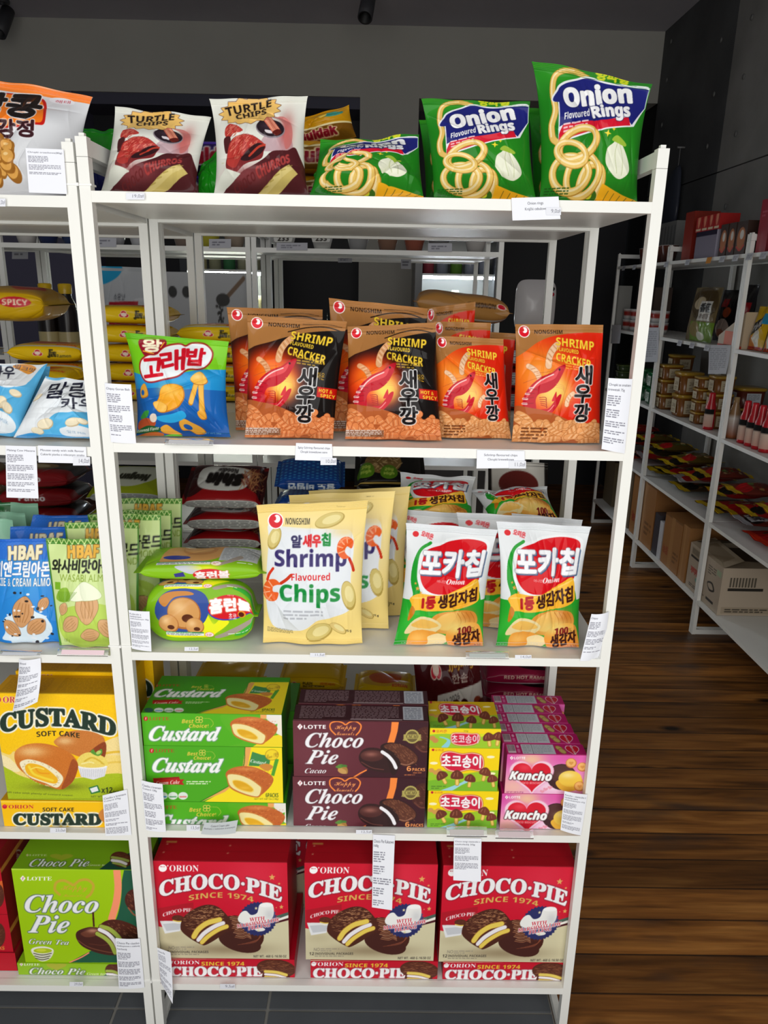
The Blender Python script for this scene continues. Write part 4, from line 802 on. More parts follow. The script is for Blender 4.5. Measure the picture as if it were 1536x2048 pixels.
kb = carton('pink heart biscuit carton at the front of the upper row', 'biscuit carton', art_heart(face_px(k0, k1, YF, kz0, kz1)), k0, k1, YF, kz0, kz1, KD - .0012, 'c01870', kt, left='a01462', name='biscuit_carton', group='pink heart biscuit cartons, upper row')
for i in range(1, 6): dup(kb, kb.location + mathutils.Vector((-.0035 * i * (i < 5), KD * i, 0)), label='pink heart biscuit carton in the upper row, %s' % ('second from the front', 'third from the front', 'fourth from the front', 'fifth from the front', 'hindmost')[i - 1])
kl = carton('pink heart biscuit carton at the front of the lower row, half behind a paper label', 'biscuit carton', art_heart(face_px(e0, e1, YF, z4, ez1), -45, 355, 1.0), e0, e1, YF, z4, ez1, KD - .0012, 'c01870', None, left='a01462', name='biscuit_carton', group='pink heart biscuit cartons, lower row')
for i in range(1, 6): dup(kl, kl.location + mathutils.Vector((0, KD * i, 0)), label='pink heart biscuit carton hidden in the lower row behind the front one')

# ---- left unit, fourth shelf: yellow custard soft cakes
R7 = fp(0, 1320, 5.689)
def art_soft(quad):
    a = A(quad, 'fdc800', (0, 1320, 5.689), 1.1)
    a.spl([(-80, 1010), (30, 1050), (110, 1075), (170, 1040), (240, 1200), (420, 1330), (900, 1330), (1050, 1250), (1200, 1060), (1450, 940), (1480, 1500), (-80, 1500)], 'f4d87a'); a.spl([(1190, 930), (1440, 860), (1440, 1060), (1250, 1080), (1190, 1060)], 'f4dc96'); a.spl([(-80, 1060), (60, 1090), (150, 1150), (230, 1260), (100, 1260), (-80, 1180)], 'f8e6b0'); a.line([(1200, 1060), (1300, 1045), (1440, 1040)], 26, 'e8be3c', smooth=True); a.line([(1180, 1180), (1300, 1160), (1440, 1165)], 22, 'eac856', smooth=True)
    a.spl([(-80, 1190), (100, 1240), (250, 1320), (560, 1390), (900, 1340), (1440, 1310), (1460, 1700), (-80, 1700)], 'acc01a')
    a.txt('ORION', (36, 415, 352, 485), 'c8203a', 's', bold=3, out=[(7, 'f8f0d8')]); a.ell(-20, 450, 34, 36, 'c8203a', out=[(5, 'f8f0d8')])
    ol = [(20, 'fdf8e4'), (4, 'd2a414')]
    a.txt('CUSTARD', [(8, 660), (1300, 740), (1300, 860), (5, 835)], '1e3428', 's', bold=15, out=ol, arc=160) if False else a.txt('CUSTARD', [(8, 630), (1312, 690), (1305, 878), (15, 830)], '1e3428', 's', bold=14, out=ol, arc=105)
    # rear cake, front cake, bowl
    a.spl([(620, 950), (660, 880), (800, 810), (960, 800), (1120, 840), (1190, 910), (1180, 1100), (1000, 1120), (800, 1060)], 'cc7a34'); a.rad(740, 920, 90, 40, 'ecc084', .9); a.spl([(1000, 1060), (1190, 930), (1185, 1110), (1040, 1130)], '8e3e18')
    a.txt('SOFT CAKE', [(412, 815), (905, 830), (905, 888), (420, 875)], '241c14', 'sb', bold=2, arc=18, out=[(3, 'f8c820')])
    a.spl([(870, 1200), (900, 1100), (990, 1050), (1080, 1060), (1190, 1110), (1220, 1200), (1050, 1240)], 'f0d868'); a.line([(960, 1150), (1040, 1110), (1120, 1140), (1180, 1190)], 18, 'dcb83c', smooth=True); a.line([(930, 1180), (1030, 1160), (1100, 1200)], 14, 'f8ecA0', smooth=True); a.spl([(1030, 1050), (1060, 1015), (1090, 1050), (1150, 1010), (1160, 1060), (1110, 1090)], '5a9a34'); a.ell(1120, 1050, 30, 20, 'b8d068', -30)
    a.poly([(885, 1215), (1220, 1205), (1190, 1320), (1060, 1360), (920, 1325)], 'e2e2e8'); a.ell(1050, 1212, 168, 26, 'f6f4f2'); a.ell(1048, 1200, 150, 24, 'eed468')
    for k in range(12): a.line([(915 + k * 25, 1240), (925 + k * 23, 1325)], 4, 'c2c2cc')
    a.rad(640, 1440, 300, 40, '5a5a10', .7); a.spl([(165, 1100), (190, 1020), (300, 960), (460, 945), (640, 980), (800, 1060), (880, 1160), (880, 1260), (820, 1390), (700, 1470), (560, 1440), (380, 1370), (280, 1290), (200, 1210)], 'cf7426')
    a.rad(360, 1040, 160, 60, 'f0c080', .95); a.spl([(820, 1130), (885, 1180), (875, 1270), (820, 1390), (700, 1468), (760, 1300)], 'a44e1c'); a.grain(.02)
    a.spl([(225, 1175), (300, 1130), (400, 1140), (520, 1180), (640, 1250), (715, 1330), (700, 1400), (640, 1450), (520, 1400), (380, 1350), (290, 1290)], 'f6ecc8'); rg = np.random.default_rng(2)
    for k in range(60): t = rg.uniform(0, 6.28); a.ell(470 + 215 * math.cos(t) * rg.uniform(.86, .98), 1290 + 130 * math.sin(t) * rg.uniform(.86, .98) + math.cos(t) * 70, 7, 5, 'd2bc8c')
    a.spl([(285, 1220), (330, 1175), (440, 1190), (540, 1240), (650, 1340), (640, 1400), (560, 1395), (420, 1350), (320, 1300)], 'f4b81c'); a.line([(330, 1210), (380, 1290), (470, 1330), (600, 1370)], 26, 'f8d838', smooth=True); a.line([(400, 1220), (450, 1280), (560, 1290)], 18, 'f0a010', smooth=True); a.line([(350, 1240), (420, 1220), (500, 1240)], 14, 'fce060', smooth=True)
    a.txt('Soft cake with plenty of custard cream', [(60, 1490), (825, 1530), (825, 1552), (60, 1515)], '5e6a1c', 'sb', bold=1)
    a.poly([(1005, 1450), (1110, 1420), (1145, 1500), (1035, 1525)], '2e7a3c'); a.poly([(1020, 1462), (1100, 1436), (1120, 1485), (1045, 1508)], 'e8ecf0'); a.txt('x12', (1150, 1445, 1278, 1510), '2a3a18', 'sb', bold=1); a.txt('pcs', (1285, 1485, 1350, 1515), '2a3a18', 'sb'); a.txt('NET WT', (1035, 1540, 1160, 1562), '5e6a1c', 'sb'); a.rect(0, 1575, 1440, 1584, '7a8a14', .7); return a
def art_soft_low(quad):
    a = A(quad, 'fdc400', (0, 1320, 5.689), 1.1); orion(a, 32, 1645, 44, 352, 'c8203a', 'd21838'); a.txt('SOFT CAKE', (485, 1678, 840, 1722), '241c14', 'sb', bold=2); a.txt('CUSTARD', (160, 1752, 1145, 1872), '1e3428', 's', bold=13, out=[(18, 'fdf8e4'), (4, 'd2a414')]); a.spl([(1120, 1750), (1200, 1680), (1350, 1690), (1400, 1800), (1300, 1860), (1170, 1840)], 'd88a3c'); a.rect(0, 1608, 1400, 1618, 'fde060'); return a
def art_soft_top(quad):
    a = Art([(0, 0), (1300, 0), (1300, 300), (0, 300)], 'd29c06', size=(240, 60)); a.small(60, 40, 560, 280, 12, 'a87a04', .7); a.small(640, 40, 1260, 280, 12, 'a87a04', .7); a.rect(0, 288, 1300, 300, 'f8d838'); return a
f0, f1, fz0, fz1 = fit((-2, 1384), R7(1325, 405), R7(1415, 1600), (3.5, 1599), .02); yt_ = atZ(*R7(700, 175), fz1)[1]
ast = art_soft_top(None); FD = min(.12, yt_ - .02)
sc1 = carton('large yellow custard cake box standing foremost on the fourth shelf of the left unit', 'cake box', art_soft(face_px(f0, f1, .02, fz0, fz1)), f0, f1, .02, fz0, fz1, FD, 'd8a408', ast, name='cake_box', group='large yellow custard cake boxes')
b = MB(); w = f1 - f0
sa = A([proj(k) for k in ((f1, .02, fz1), (f1, .02 + FD, fz1), (f1, .02 + FD, fz0), (f1, .02, fz0))], 'd8a408', dens=.8)
dup(sc1, sc1.location + mathutils.Vector((.012, FD + .002, .008)), label='large yellow custard cake box directly behind the foremost one')
dup(sc1, sc1.location + mathutils.Vector((.03, 2 * FD + .006, .0)), label='large yellow custard cake box rearmost behind the left post')
l0, l1 = at(*R7(8, 1610), .018)[0], at(*R7(1400, 1620), .018)[0]
carton('flat yellow custard cake box under the large yellow custard cake boxes', 'cake box', art_soft_low(face_px(l0, l0 + w, .018, z4l, fz0 - .0005)), l0, l0 + w, .018, z4l, fz0 - .0005, .37, 'd8a408', name='cake_box')

# ================================================================ third shelf of the middle unit
z3 = ZS[2]; z3l = ZL[2]
def fr_(o, *pts): return [(o[0] + x / o[2], o[1] + y / o[2]) for x, y in pts]
def shrimp_tail(a, x, y, s, rot=0, flip=1):
    r = math.radians(rot); T = lambda p: [(x + flip * (u * math.cos(r) - v * math.sin(r)) * s, y + (u * math.sin(r) + v * math.cos(r)) * s) for u, v in p]
    a.line(T([(60, 100), (95, 150), (120, 200)]), 26 * s, 'c8371a', smooth=True); a.spl(T([(60, 90), (0, 110), (-60, 70), (-75, 0), (-50, -60), (10, -85), (70, -50), (65, 10), (20, 0), (5, 40), (30, 70)]), 'e8642a')
    for q in ([(-70, 10), (-20, 20)], [(-55, -45), (-10, -10)], [(0, -80), (15, -30)], [(-50, 70), (0, 40)]): a.line(T(q), 10 * s, 'f6b088')
    a.line(T([(-60, -20), (-20, -65), (30, -70)]), 12 * s, 'f39060', smooth=True)
def chip(a, x, y, rx, ry, rot=0, col='d2bf74', hi='e6d898'):
    a.ell(x, y, rx, ry, 'b39a4c', rot); a.ell(x - rx * .03, y - ry * .06, rx * .93, ry * .88, col, rot); a.ell(x + rx * .1, y - ry * .1, rx * .62, ry * .55, hi, rot)
A1 = (500, 990, 5.12)
def art_shrimpchip(quad):
    a = A(quad, 'f0d684', A1, 1.1)
    a.spl([(170, 330), (330, 350), (640, 370), (900, 380), (1040, 400), (1080, 560), (1050, 900), (1080, 1120), (980, 1220), (700, 1290), (520, 1400), (250, 1380), (150, 1180), (140, 850), (170, 500)], 'dfe4ea'); a.rad(600, 700, 420, 330, 'e4e9ee', .9); a.rad(650, 330, 330, 40, 'f4dc90', .6)
    chip(a, 810, 285, 165, 75, -18); chip(a, 230, 470, 65, 120, 20); chip(a, 1025, 1050, 75, 150, -12); chip(a, 700, 1420, 150, 90, -25); chip(a, 900, 1380, 100, 45, 35, 'ddc47c'); a.rad(980, 400, 160, 60, 'e6cf90', .8)
    nongshim(a, 168, 252, 82, 430, '3a3428')
    for t, b, c in (('알', (410, 440, 515, 555), '2c2658'), ('새우', (532, 436, 718, 552), 'd8232a'), ('칩', (730, 422, 820, 540), '128a3c')): a.txt(t, b, c, '', bold=9)
    a.txt('Shrimp', (235, 575, 1000, 800), '352a68', 'sb', bold=6); rg = np.random.default_rng(2)
    for k in range(60): a.ell(rg.uniform(250, 990), rg.uniform(590, 780), 3.5, 3.5, '8a80b0', a=.25)
    a.txt('Flavoured', (412, 812, 825, 888), 'd8232a', 'sb', bold=2); a.txt('Chips', (285, 925, 930, 1150), '128a3c', 'sb', bold=6)
    shrimp_tail(a, 985, 550, 1.15, 10); shrimp_tail(a, 190, 1010, 1.2, 160, -1); a.line([(150, 900), (170, 840), (215, 775)], 26, 'd83a20', smooth=True)
    a.small(330, 1175, 770, 1285, 3, 'a8acb4', .8); a.small(160, 1370, 440, 1420, 4, '5a5440', .7, slope=.12); a.txt('75 g', (978, 1400, 1040, 1432), '3a3428', 'sb')
    a.rect(0, 60, 1300, 150, 'ecd488'); a.txt('• ———— ——', (880, 128, 970, 142), '7a6a3a', ''); return a
q = q3(*fr_(A1, (55, 120), (1210, 72), (1150, 1600), (125, 1582)), .06, .036, z3)
asc = art_shrimpchip([proj(p) for p in q])
bag('cream shrimp chips bag standing foremost on the third shelf', 'chips bag', q, asc, .055, seed=4, pinch=.06, back='d8c070', name='chips_bag')
for i, (o, nm) in enumerate((((.055, .078, .0), 'second'), ((.09, .145, -.008), 'third'))):
    q2 = [p + np.array(o) for p in q]; q2[2][2] = q2[3][2] = z3 + .002
    bag('cream shrimp chips bag standing %s in its row, behind the foremost one' % nm, 'chips bag', q2, asc, .052, seed=9 + i, lod=2, pinch=.06, back='d8c070', name='chips_bag')

# ---- potato chips, green and white bags with a red badge
B1 = (770, 920, 3.491)
def art_poca(quad):
    """traced from the right front bag"""
    a = A(quad, 'dfe3e6', B1, 1.15)
    a.spl([(960, 590), (880, 640), (835, 760), (828, 880), (850, 960), (820, 1100), (770, 1380), (1400, 1400), (1360, 1000), (1330, 900), (1300, 800), (1000, 1000), (900, 930), (880, 780), (920, 660)], '1f9a2e'); a.poly([(700, 1000), (1400, 1000), (1400, 1420), (700, 1420)], '23a02c')
    a.rad(900, 1150, 120, 90, '47c43c', .6)
    a.spl([(885, 700), (930, 620), (1010, 600), (1060, 590), (1110, 565), (1260, 550), (1390, 580), (1392, 680), (1360, 800), (1320, 880), (1100, 960), (950, 940), (880, 850)], 'e9ecee', out=[(10, 'e9ecee')]); a.spl([(905, 710), (940, 640), (1040, 605), (1120, 575), (1260, 558), (1375, 590), (1380, 680), (1345, 800), (1310, 870), (1100, 945), (960, 930), (895, 840)], 'd4101c')
    a.line([(965, 590), (890, 640), (845, 740), (835, 860), (860, 950)], 22, '1f9a2e', smooth=True)
    a.ell(852, 528, 24, 22, 'd4101c'); a.txt('오리온', (895, 515, 985, 556), 'd4202a', '', bold=4, rot=18)
    for dx, dy, c in ((9, 11, '2a5a8a'), (4, 5, '9a9aa4')):
        a.txt('포카칩', [(905 + dx, 632 + dy), (1375 + dx, 645 + dy), (1345 + dx, 815 + dy), (890 + dx, 825 + dy)], c, '', bold=11)
    a.txt('포카칩', [(905, 632), (1375, 645), (1345, 815), (890, 825)], 'f0f2f6', '', bold=10, out=[(3, '40304a')])
    a.txt('어니언', (1020, 845, 1085, 866), 'f0d0d0', '', bold=1); a.txt('Onion', (1090, 835, 1225, 872), 'f4f4f4', 'si', bold=3)
    a.spl([(832, 990), (900, 950), (1050, 955), (1200, 900), (1320, 840), (1345, 950), (1330, 1010), (1200, 1050), (1000, 1070), (880, 1070), (840, 1130), (850, 1040)], 'f2b632'); a.spl([(835, 1130), (850, 1040), (880, 1075), (850, 1140)], 'c87a1c'); a.line([(850, 985), (1050, 965), (1200, 915), (1320, 860)], 10, 'f8cc60', smooth=True)
    a.txt('1등', [(925, 975), (1020, 965), (1018, 1048), (928, 1055)], 'b3161c', '', bold=8); a.txt('생감자칩', [(1040, 960), (1325, 900), (1325, 1000), (1045, 1050)], '3a1410', '', bold=6)
    for x, y, r in ((880, 915, 18), (907, 943, 12), (862, 880, 12)): star(a, x, y, r, 'e0a040')
    # chips and potato
    a.spl([(1000, 1130), (1060, 1080), (1200, 1060), (1310, 1080), (1330, 1160), (1240, 1230), (1100, 1240), (1020, 1200)], 'd9923a'); a.ell(1150, 1140, 120, 70, 'e8b860', -12); a.rad(1260, 1110, 60, 60, 'c0702a', .8)
    for k in range(4): a.line([(1185 + 32 * k, 1075), (1215 + 32 * k, 1130), (1205 + 32 * k, 1200)], 5, 'a8621e', smooth=True, a=.7)
    a.spl([(835, 1240), (870, 1150), (930, 1110), (1010, 1120), (1080, 1170), (1040, 1230), (950, 1220)], 'e6d4a0'); a.spl([(870, 1180), (930, 1130), (1010, 1140), (1060, 1180), (960, 1200)], 'eab95a')
    a.spl([(862, 1300), (880, 1230), (960, 1210), (1060, 1230), (1130, 1280), (1060, 1330), (960, 1360), (880, 1350)], 'e89a38'); a.rad(930, 1270, 60, 40, 'f4bc62', .9); a.spl([(1000, 1260), (1080, 1240), (1140, 1285), (1060, 1340), (950, 1362), (920, 1350), (1000, 1310)], 'f0dca8')
    a.spl([(1120, 1260), (1150, 1190), (1250, 1150), (1340, 1170), (1365, 1260), (1350, 1340), (1260, 1375), (1160, 1350)], 'e89a3a'); a.rad(1200, 1190, 110, 50, 'ecd27a', .95); a.rad(1250, 1340, 110, 40, 'e07a3c', .9)
    a.txt('100', [(1195, 1190), (1290, 1178), (1290, 1232), (1195, 1240)], '7a1418', 's', bold=4); a.txt('%', (1292, 1188, 1318, 1215), '7a6a20', 'sb'); a.txt('생감자', [(1165, 1250), (1348, 1205), (1348, 1290), (1170, 1325)], '3a1410', '', bold=6); a.txt('1봉에 알찬중량', [(1190, 1335), (1345, 1305), (1345, 1330), (1190, 1350)], '7a2a18', '', bold=1)
    a.rect(680, 380, 1500, 480, 'e3e6ea'); return a
qb = q3(*fr_(B1, (780, 440), (1448, 478), (1362, 1360), (775, 1348)), .068, .036, z3)
qa = q3(*fr_(B1, (145, 450), (795, 500), (692, 1340), (56, 1335)), .068, .036, z3)
apo = art_poca([proj(p) for p in qb]); NB = 'potato_chips_bag'
bag('green and white potato chips bag with red badge, front row, right one by the post', 'chips bag', qb, apo, .06, seed=21, pinch=.11, back='c8ccd0', name=NB)
bag('green and white potato chips bag with red badge, front row, left of two', 'chips bag', qa, apo, .06, seed=33, pinch=.11, back='c8ccd0', name=NB)
q2 = [p + np.array(o) for p, o in zip(qb, [(-.07, .098, -.012), (-.03, .098, -.012), (-.05, .09, 0), (-.075, .09, 0)])]; bag('green and white potato chips bag standing between and behind the two front ones', 'chips bag', q2, apo, .05, seed=41, lod=2, pinch=.1, back='c8ccd0', name=NB)
q2 = [p + np.array(o) for p, o in zip(qa, [(-.02, .17, -.02), (-.04, .17, -.02), (-.03, .165, 0), (-.01, .165, 0)])]; bag('green and white potato chips bag hidden behind the left front one', 'chips bag', q2, apo, .05, seed=43, lod=2, pinch=.08, back='c8ccd0', name=NB)
q2 = [p + np.array(o) for p, o in zip(qb, [(.06, .16, -.03), (.028, .16, -.035), (.03, .155, 0), (.06, .155, 0)])]; bag('green and white potato chips bag peeking out behind the right front one', 'chips bag', q2, apo, .05, seed=47, lod=2, pinch=.08, back='c8ccd0', name=NB)
def lean(pts, yf, yb): a, b, c, d = pts; return [at(*a, yb), at(*b, yb), at(*c, yf), at(*d, yf)]
q2 = lean(fr_(B1, (105, 95), (640, 125), (655, 492), (0, 512)), .245, .355); bag('green and white potato chips bag reclining on the rear bags, left one', 'chips bag', q2, apo, .08, seed=51, pinch=.14, back='c8ccd0', name=NB)
q2 = lean(fr_(B1, (585, 275), (1130, 255), (1225, 500), (735, 505)), .25, .36); bag('green and white potato chips bag reclining on the rear bags, right one', 'chips bag', q2, apo, .08, seed=53, pinch=.1, back='c8ccd0', name=NB)

# ---- chocolate puff packs, bright green, one upright and one flat on top
def art_puff(w=300, h=150):
    a = Art([(0, 0), (1400, 0), (1400, 1340), (0, 1340)], '7fb818', size=(270, 258))
    # rows 0-670: face turned up on the flat pack; rows 670-1340: face towards the aisle
    def face(y0, s, full):
        Y = lambda y: y0 + (y - 600) * s
        a.spl([(300, Y(1290)), (420, Y(1150)), (640, Y(1080)), (760, Y(900)), (860, Y(1060)), (950, Y(1000)), (1050, Y(1040)), (900, Y(1180)), (760, Y(1290))], 'f0ee1c'); a.rad(820, Y(1080), 120, 110 * s, 'e4ec30', .7)
        a.ell(500, Y(880), 330, 300 * s, '34509a', -20); a.spl([(230, Y(760)), (330, Y(660)), (560, Y(640)), (640, Y(700)), (420, Y(740)), (300, Y(860))], 'c8843c')
        for x, y, r in ((520, 940, 200), (330, 1080, 120), (640, 1100, 110)): a.ell(x, Y(y), r, r * s, 'b06c34'); a.ell(x - 4, Y(y - 8), r * .94, r * .9 * s, 'd39a5a'); a.rad(x - r * .3, Y(y - r * .35), r * .45, r * .4 * s, 'eec48c', .9); a.ell(x + r * .2, Y(y + r * .3), r * .35, r * .25 * s, '5a2c18')
        if full:
            a.ell(1075, Y(850), 280, 160 * s, '3c3cae', -12); a.ell(1077, Y(838), 276, 155 * s, 'd41a24', -12)
            a.txt('홈런볼', [(830, Y(765)), (1310, Y(710)), (1310, Y(855)), (830, Y(940))], 'f6f6f6', '', bold=13, out=[(5, 'd41a24'), (9, 'e8b070')]); a.txt('초코', (1050, Y(930), 1140, Y(1000)), 'f2f2f2', '', bold=5); a.ell(1205, Y(935), 48, 48 * s, 'e8922c'); a.ell(1200, Y(940), 34, 34 * s, '5a1c12'); a.txt('해태', (1040, Y(680), 1115, Y(708)), 'f4e0d0', '', bold=2)
        a.line([(900, Y(1280)), (1060, Y(1180)), (1320, Y(1060))], 80 * s, 'a4988c'); a.spl([(1100, Y(1250)), (1330, Y(1120)), (1400, Y(1300))], '3fae3c')
        a.rect(290, Y(1178), 740, Y(1200), '2e8a5a'); a.rect(290, Y(1200), 740, Y(1250), 'e8eef0'); a.small(300, Y(1205), 735, Y(1248), 2, '4a5058', .8); a.small(295, Y(1182), 735, Y(1198), 1, 'd8f0d8', .8); a.ell(805, Y(1225), 55, 50 * s, 'd84a50'); a.ell(805, Y(1225), 50, 45 * s, 'fbeef0'); a.small(770, Y(1200), 840, Y(1250), 3, 'd84a60', .9); a.small(1030, Y(1195), 1330, Y(1225), 1, 'e4f4e4', .95)
    face(0, .93, False); face(670, .93, True); return a
CP_ = (250, 1050, 5.297)
p0, p1 = at(*fr_(CP_, (140, 640))[0], .035), at(*fr_(CP_, (1400, 640))[0], .035); zl = at(*fr_(CP_, (700, 632))[0], .035)[2]; ph = zl - z3
apf = art_puff(); cxp = (p0[0] + p1[0]) / 2
flow('bright green chocolate puff pack standing on its edge, lower of two', 'puff pack', (cxp, .062, z3 + .001), p1[0] - p0[0], .06, ph, apf, '8cc41c', seed=5, name='puff_pack', fin=.09)
zu = at(*fr_(CP_, (700, 400))[0], .05)[2]
ap2 = Art([(0, 0), (1400, 0), (1400, 900), (0, 900)], '86bd1c', size=(270, 170))
ap2.spl([(250, 300), (300, 120), (500, 60), (900, 40), (900, 300), (700, 420), (300, 440)], 'd8a060'); ap2.ell(420, 330, 150, 40, '34409a', 5); ap2.ell(640, 180, 190, 110, 'c88c50'); ap2.ell(620, 160, 160, 80, 'dca868'); ap2.rect(880, 90, 1290, 400, 'c8ccd0'); ap2.small(900, 110, 1270, 390, 9, '9aa0a8', .8); ap2.line([(880, 500), (1000, 420), (1100, 330)], 70, 'a4988c')
ap2.rect(230, 420, 800, 440, '2e8a5a'); ap2.rect(230, 440, 800, 500, 'e4eaec'); ap2.small(240, 445, 790, 495, 2, '4a5058', .8); ap2.ell(860, 470, 55, 50, 'fbeef0', out=[(5, 'd84a50')]); ap2.small(830, 450, 890, 490, 2, 'd84a60', .9); ap2.small(1080, 430, 1380, 465, 1, 'e4f4e4', .95)
ap2.spl([(430, 540), (560, 520), (700, 540), (700, 640), (600, 700), (480, 620)], 'c4c8d4'); ap2.poly([(420, 700), (520, 660), (540, 760), (430, 780)], '3a3a8a'); ap2.rad(760, 560, 130, 60, 'e8ee20', .9); ap2.ell(800, 720, 180, 130, 'd41a24'); ap2.txt('홈런볼', [(640, 660), (1000, 620), (1000, 790), (650, 830)], 'f4f0f0', '', bold=10, out=[(5, 'd41a24'), (6, 'e8b070')])
p0, p1 = at(*fr_(CP_, (100, 400))[0], .05), at(*fr_(CP_, (1490, 400))[0], .05)
flow('bright green chocolate puff pack lying flat, upper of two', 'puff pack', ((p0[0] + p1[0]) / 2, .10, zl + .001), p1[0] - p0[0], .125, max(.045, zu - zl), ap2, '8cc41c', rz=.03, seed=8, name='puff_pack', fin=.1)

# ---- left unit, third shelf: almond pouches
D1 = (0, 1000, 5.297)
def art_almond(quad, blue):
    a = A(quad, '2f6fd0' if blue else 'cfe39a', D1, 1.1); dx = -615 if blue else 0; S = lambda p: [(x + dx, y) for x, y in p]
    if blue:
        a.rect(-400, 640, 800, 1700, '2a86d8'); a.ramp(0, 640, 0, 640.1, '2a86d8') if False else None
        for i in range(22):
            for j in range(5): a.ell(-160 + i * 38 + (j % 2) * 19, 440 + j * 20, 4, 4, '4a84de')
        a.rad(300, 850, 200, 260, '5ab0ea', .5); a.txt('HBAF', [(85, 505), (435, 492), (440, 635), (95, 645)], 'f0e6c0', 'sb', bold=9, out=[(7, '5a3a1a')]); a.txt('쿠키앤크림아몬드', (-150, 660, 640, 815), 'f6f8fa', '', bold=8, out=[(6, '1a4a9a')]); a.txt('COOKIE & CREAM ALMOND', (-145, 828, 640, 915), 'f4f6f8', 'sb', bold=3, out=[(4, '2a3a50')])
        a.spl([(60, 1400), (20, 1480), (120, 1500), (150, 1560), (350, 1570), (450, 1500), (560, 1380), (520, 1240), (420, 1180), (300, 1120), (160, 1200), (60, 1260)], 'dcecf6')
        for x, y, r_, s in ((270, 1180, 10, 1.5), (140, 1360, -40, 1.0), (400, 1340, 50, 1.1), (480, 1100, 30, .7)):
            T = lambda p: [(x + (u * math.cos(math.radians(r_)) - v * math.sin(math.radians(r_))) * s, y + (u * math.sin(math.radians(r_)) + v * math.cos(math.radians(r_))) * s) for u, v in p]
            a.spl(T([(0, -110), (60, -60), (75, 10), (40, 80), (0, 110), (-40, 80), (-75, 10), (-60, -60)]), 'd09a68', out=[(5, '4a2a1a')])
            for k in (-40, -12, 16, 42): a.line(T([(k * .8, -60), (k, 10), (k * .6, 70)]), 5 * s, 'b07a48', smooth=True)
        rg = np.random.default_rng(1)
        for k in range(40): a.ell(rg.uniform(30, 560), rg.uniform(980, 1560), rg.uniform(8, 22), rg.uniform(6, 18), '2a2426' if k % 2 else 'e8eef4')
        a.txt('120g', (55, 1520, 115, 1550), 'b8d4f0', '')
    else:
        a.rect(400, 380, 1500, 490, '4f8a34')
        for k in range(14): a.line([(485 + k * 62, 432), (515 + k * 62, 485)], 9, 'dcf0a0'); a.line([(515 + k * 62, 485), (540 + k * 62, 425)], 9, 'dcf0a0')
        a.line([(468, 430), (545, 1000), (622, 1590)], 44, '4f8a34'); a.line([(1290, 430), (1330, 1590)], 44, '4f8a34')
        a.txt('HBAF', [(712, 502), (1040, 495), (1040, 632), (720, 640)], 'e8b448', 'sb', bold=9, out=[(7, '4a2a14')]); a.txt('와사비맛아몬드', (552, 655, 1290, 798), '262a22', '', bold=8); a.txt('WASABI ALMOND', (640, 812, 1290, 890), '8ea83c', '', bold=1)
        a.spl([(620, 1330), (700, 1180), (860, 1130), (1080, 1120), (1250, 1200), (1290, 1400), (1180, 1540), (900, 1560), (700, 1520)], 'b8d45a')
        for x, y, r_, s in ((940, 1150, 0, 1.6), (760, 1330, 50, 1.0), (1150, 1380, -40, 1.1), (680, 1180, 20, .6), (960, 1440, 80, .9)):
            T = lambda p: [(x + (u * math.cos(math.radians(r_)) - v * math.sin(math.radians(r_))) * s, y + (u * math.sin(math.radians(r_)) + v * math.cos(math.radians(r_))) * s) for u, v in p]
            a.spl(T([(0, -110), (60, -60), (75, 10), (40, 80), (0, 110), (-40, 80), (-75, 10), (-60, -60)]), 'd8a878', out=[(5, '4a341a')])
            for k in (-40, -12, 16, 42): a.line(T([(k * .8, -60), (k, 10), (k * .6, 70)]), 5 * s, 'b88a58', smooth=True)
        a.spl([(760, 1080), (820, 960), (900, 890), (1000, 930), (1090, 1020), (1060, 1070), (900, 1090)], 'eef4d8', out=[(4, '6a8a30')]); a.spl([(600, 1080), (640, 980), (720, 960), (760, 1050), (700, 1110)], '8cb83a'); a.rect(585, 900, 650, 980, '7cb42c')
        for k in range(14): a.line([(640 + k * 8, 1100), (620 + k * 16, 1000)], 5, '5a8a20', a=.7)
        a.txt('120 g', (670, 1490, 725, 1530), '6a7a40', '')
    return a
def pouch(label, q, art, group, seed, back, lod=1): return bag(label, 'nut pouch', q, art, .028, group, seed=seed, seal=(.03, .02), pinch=.012, wr=.5, back=back, name='nut_pouch', fat=.9, sag=.5, lod=lod)
qg = q3(*fr_(D1, (468, 420), (1285, 420), (1335, 1590), (622, 1590)), .05, .03, z3l); qbl = q3(*fr_(D1, (-145, 420), (660, 420), (690, 1590), (-70, 1590)), .066, .044, z3l)
agr = art_almond([proj(p) for p in qg], False); abl = art_almond([proj(p) for p in qbl], True)
pouch('pale green almond pouch foremost beside the post', qg, agr, None, 61, 'b8cc80'); pouch('blue almond pouch foremost, left of the pale green ones', qbl, abl, None, 62, '2a5ab0')
sh = lambda q, o, o2: [q[0] + np.array(o), q[1] + np.array(o), q[2] + np.array(o2), q[3] + np.array(o2)]
for i, (o, o2, nm) in enumerate((((.02, .05, .008), (.012, .045, 0), 'second'), ((.052, .095, .012), (.05, .09, 0), 'third'), ((.055, .165, .0), (.052, .16, 0), 'fourth'), ((.058, .24, .006), (.055, .235, 0), 'fifth'))):
    pouch('pale green almond pouch standing %s in its row' % nm, sh(qg, (o[0], o[1], o[2] + .011), (o2[0], o2[1], .0095)), agr, None, 63 + i, 'b8cc80', 2)
for i, (o, o2, nm) in enumerate((((.018, .06, .006), (.0, .055, 0), 'second'), ((.02, .155, .002), (-.03, .15, 0), 'third'))): pouch('blue almond pouch standing %s in its row' % nm, sh(qbl, o, o2), abl, None, 73 + i, '2a5ab0', 2)
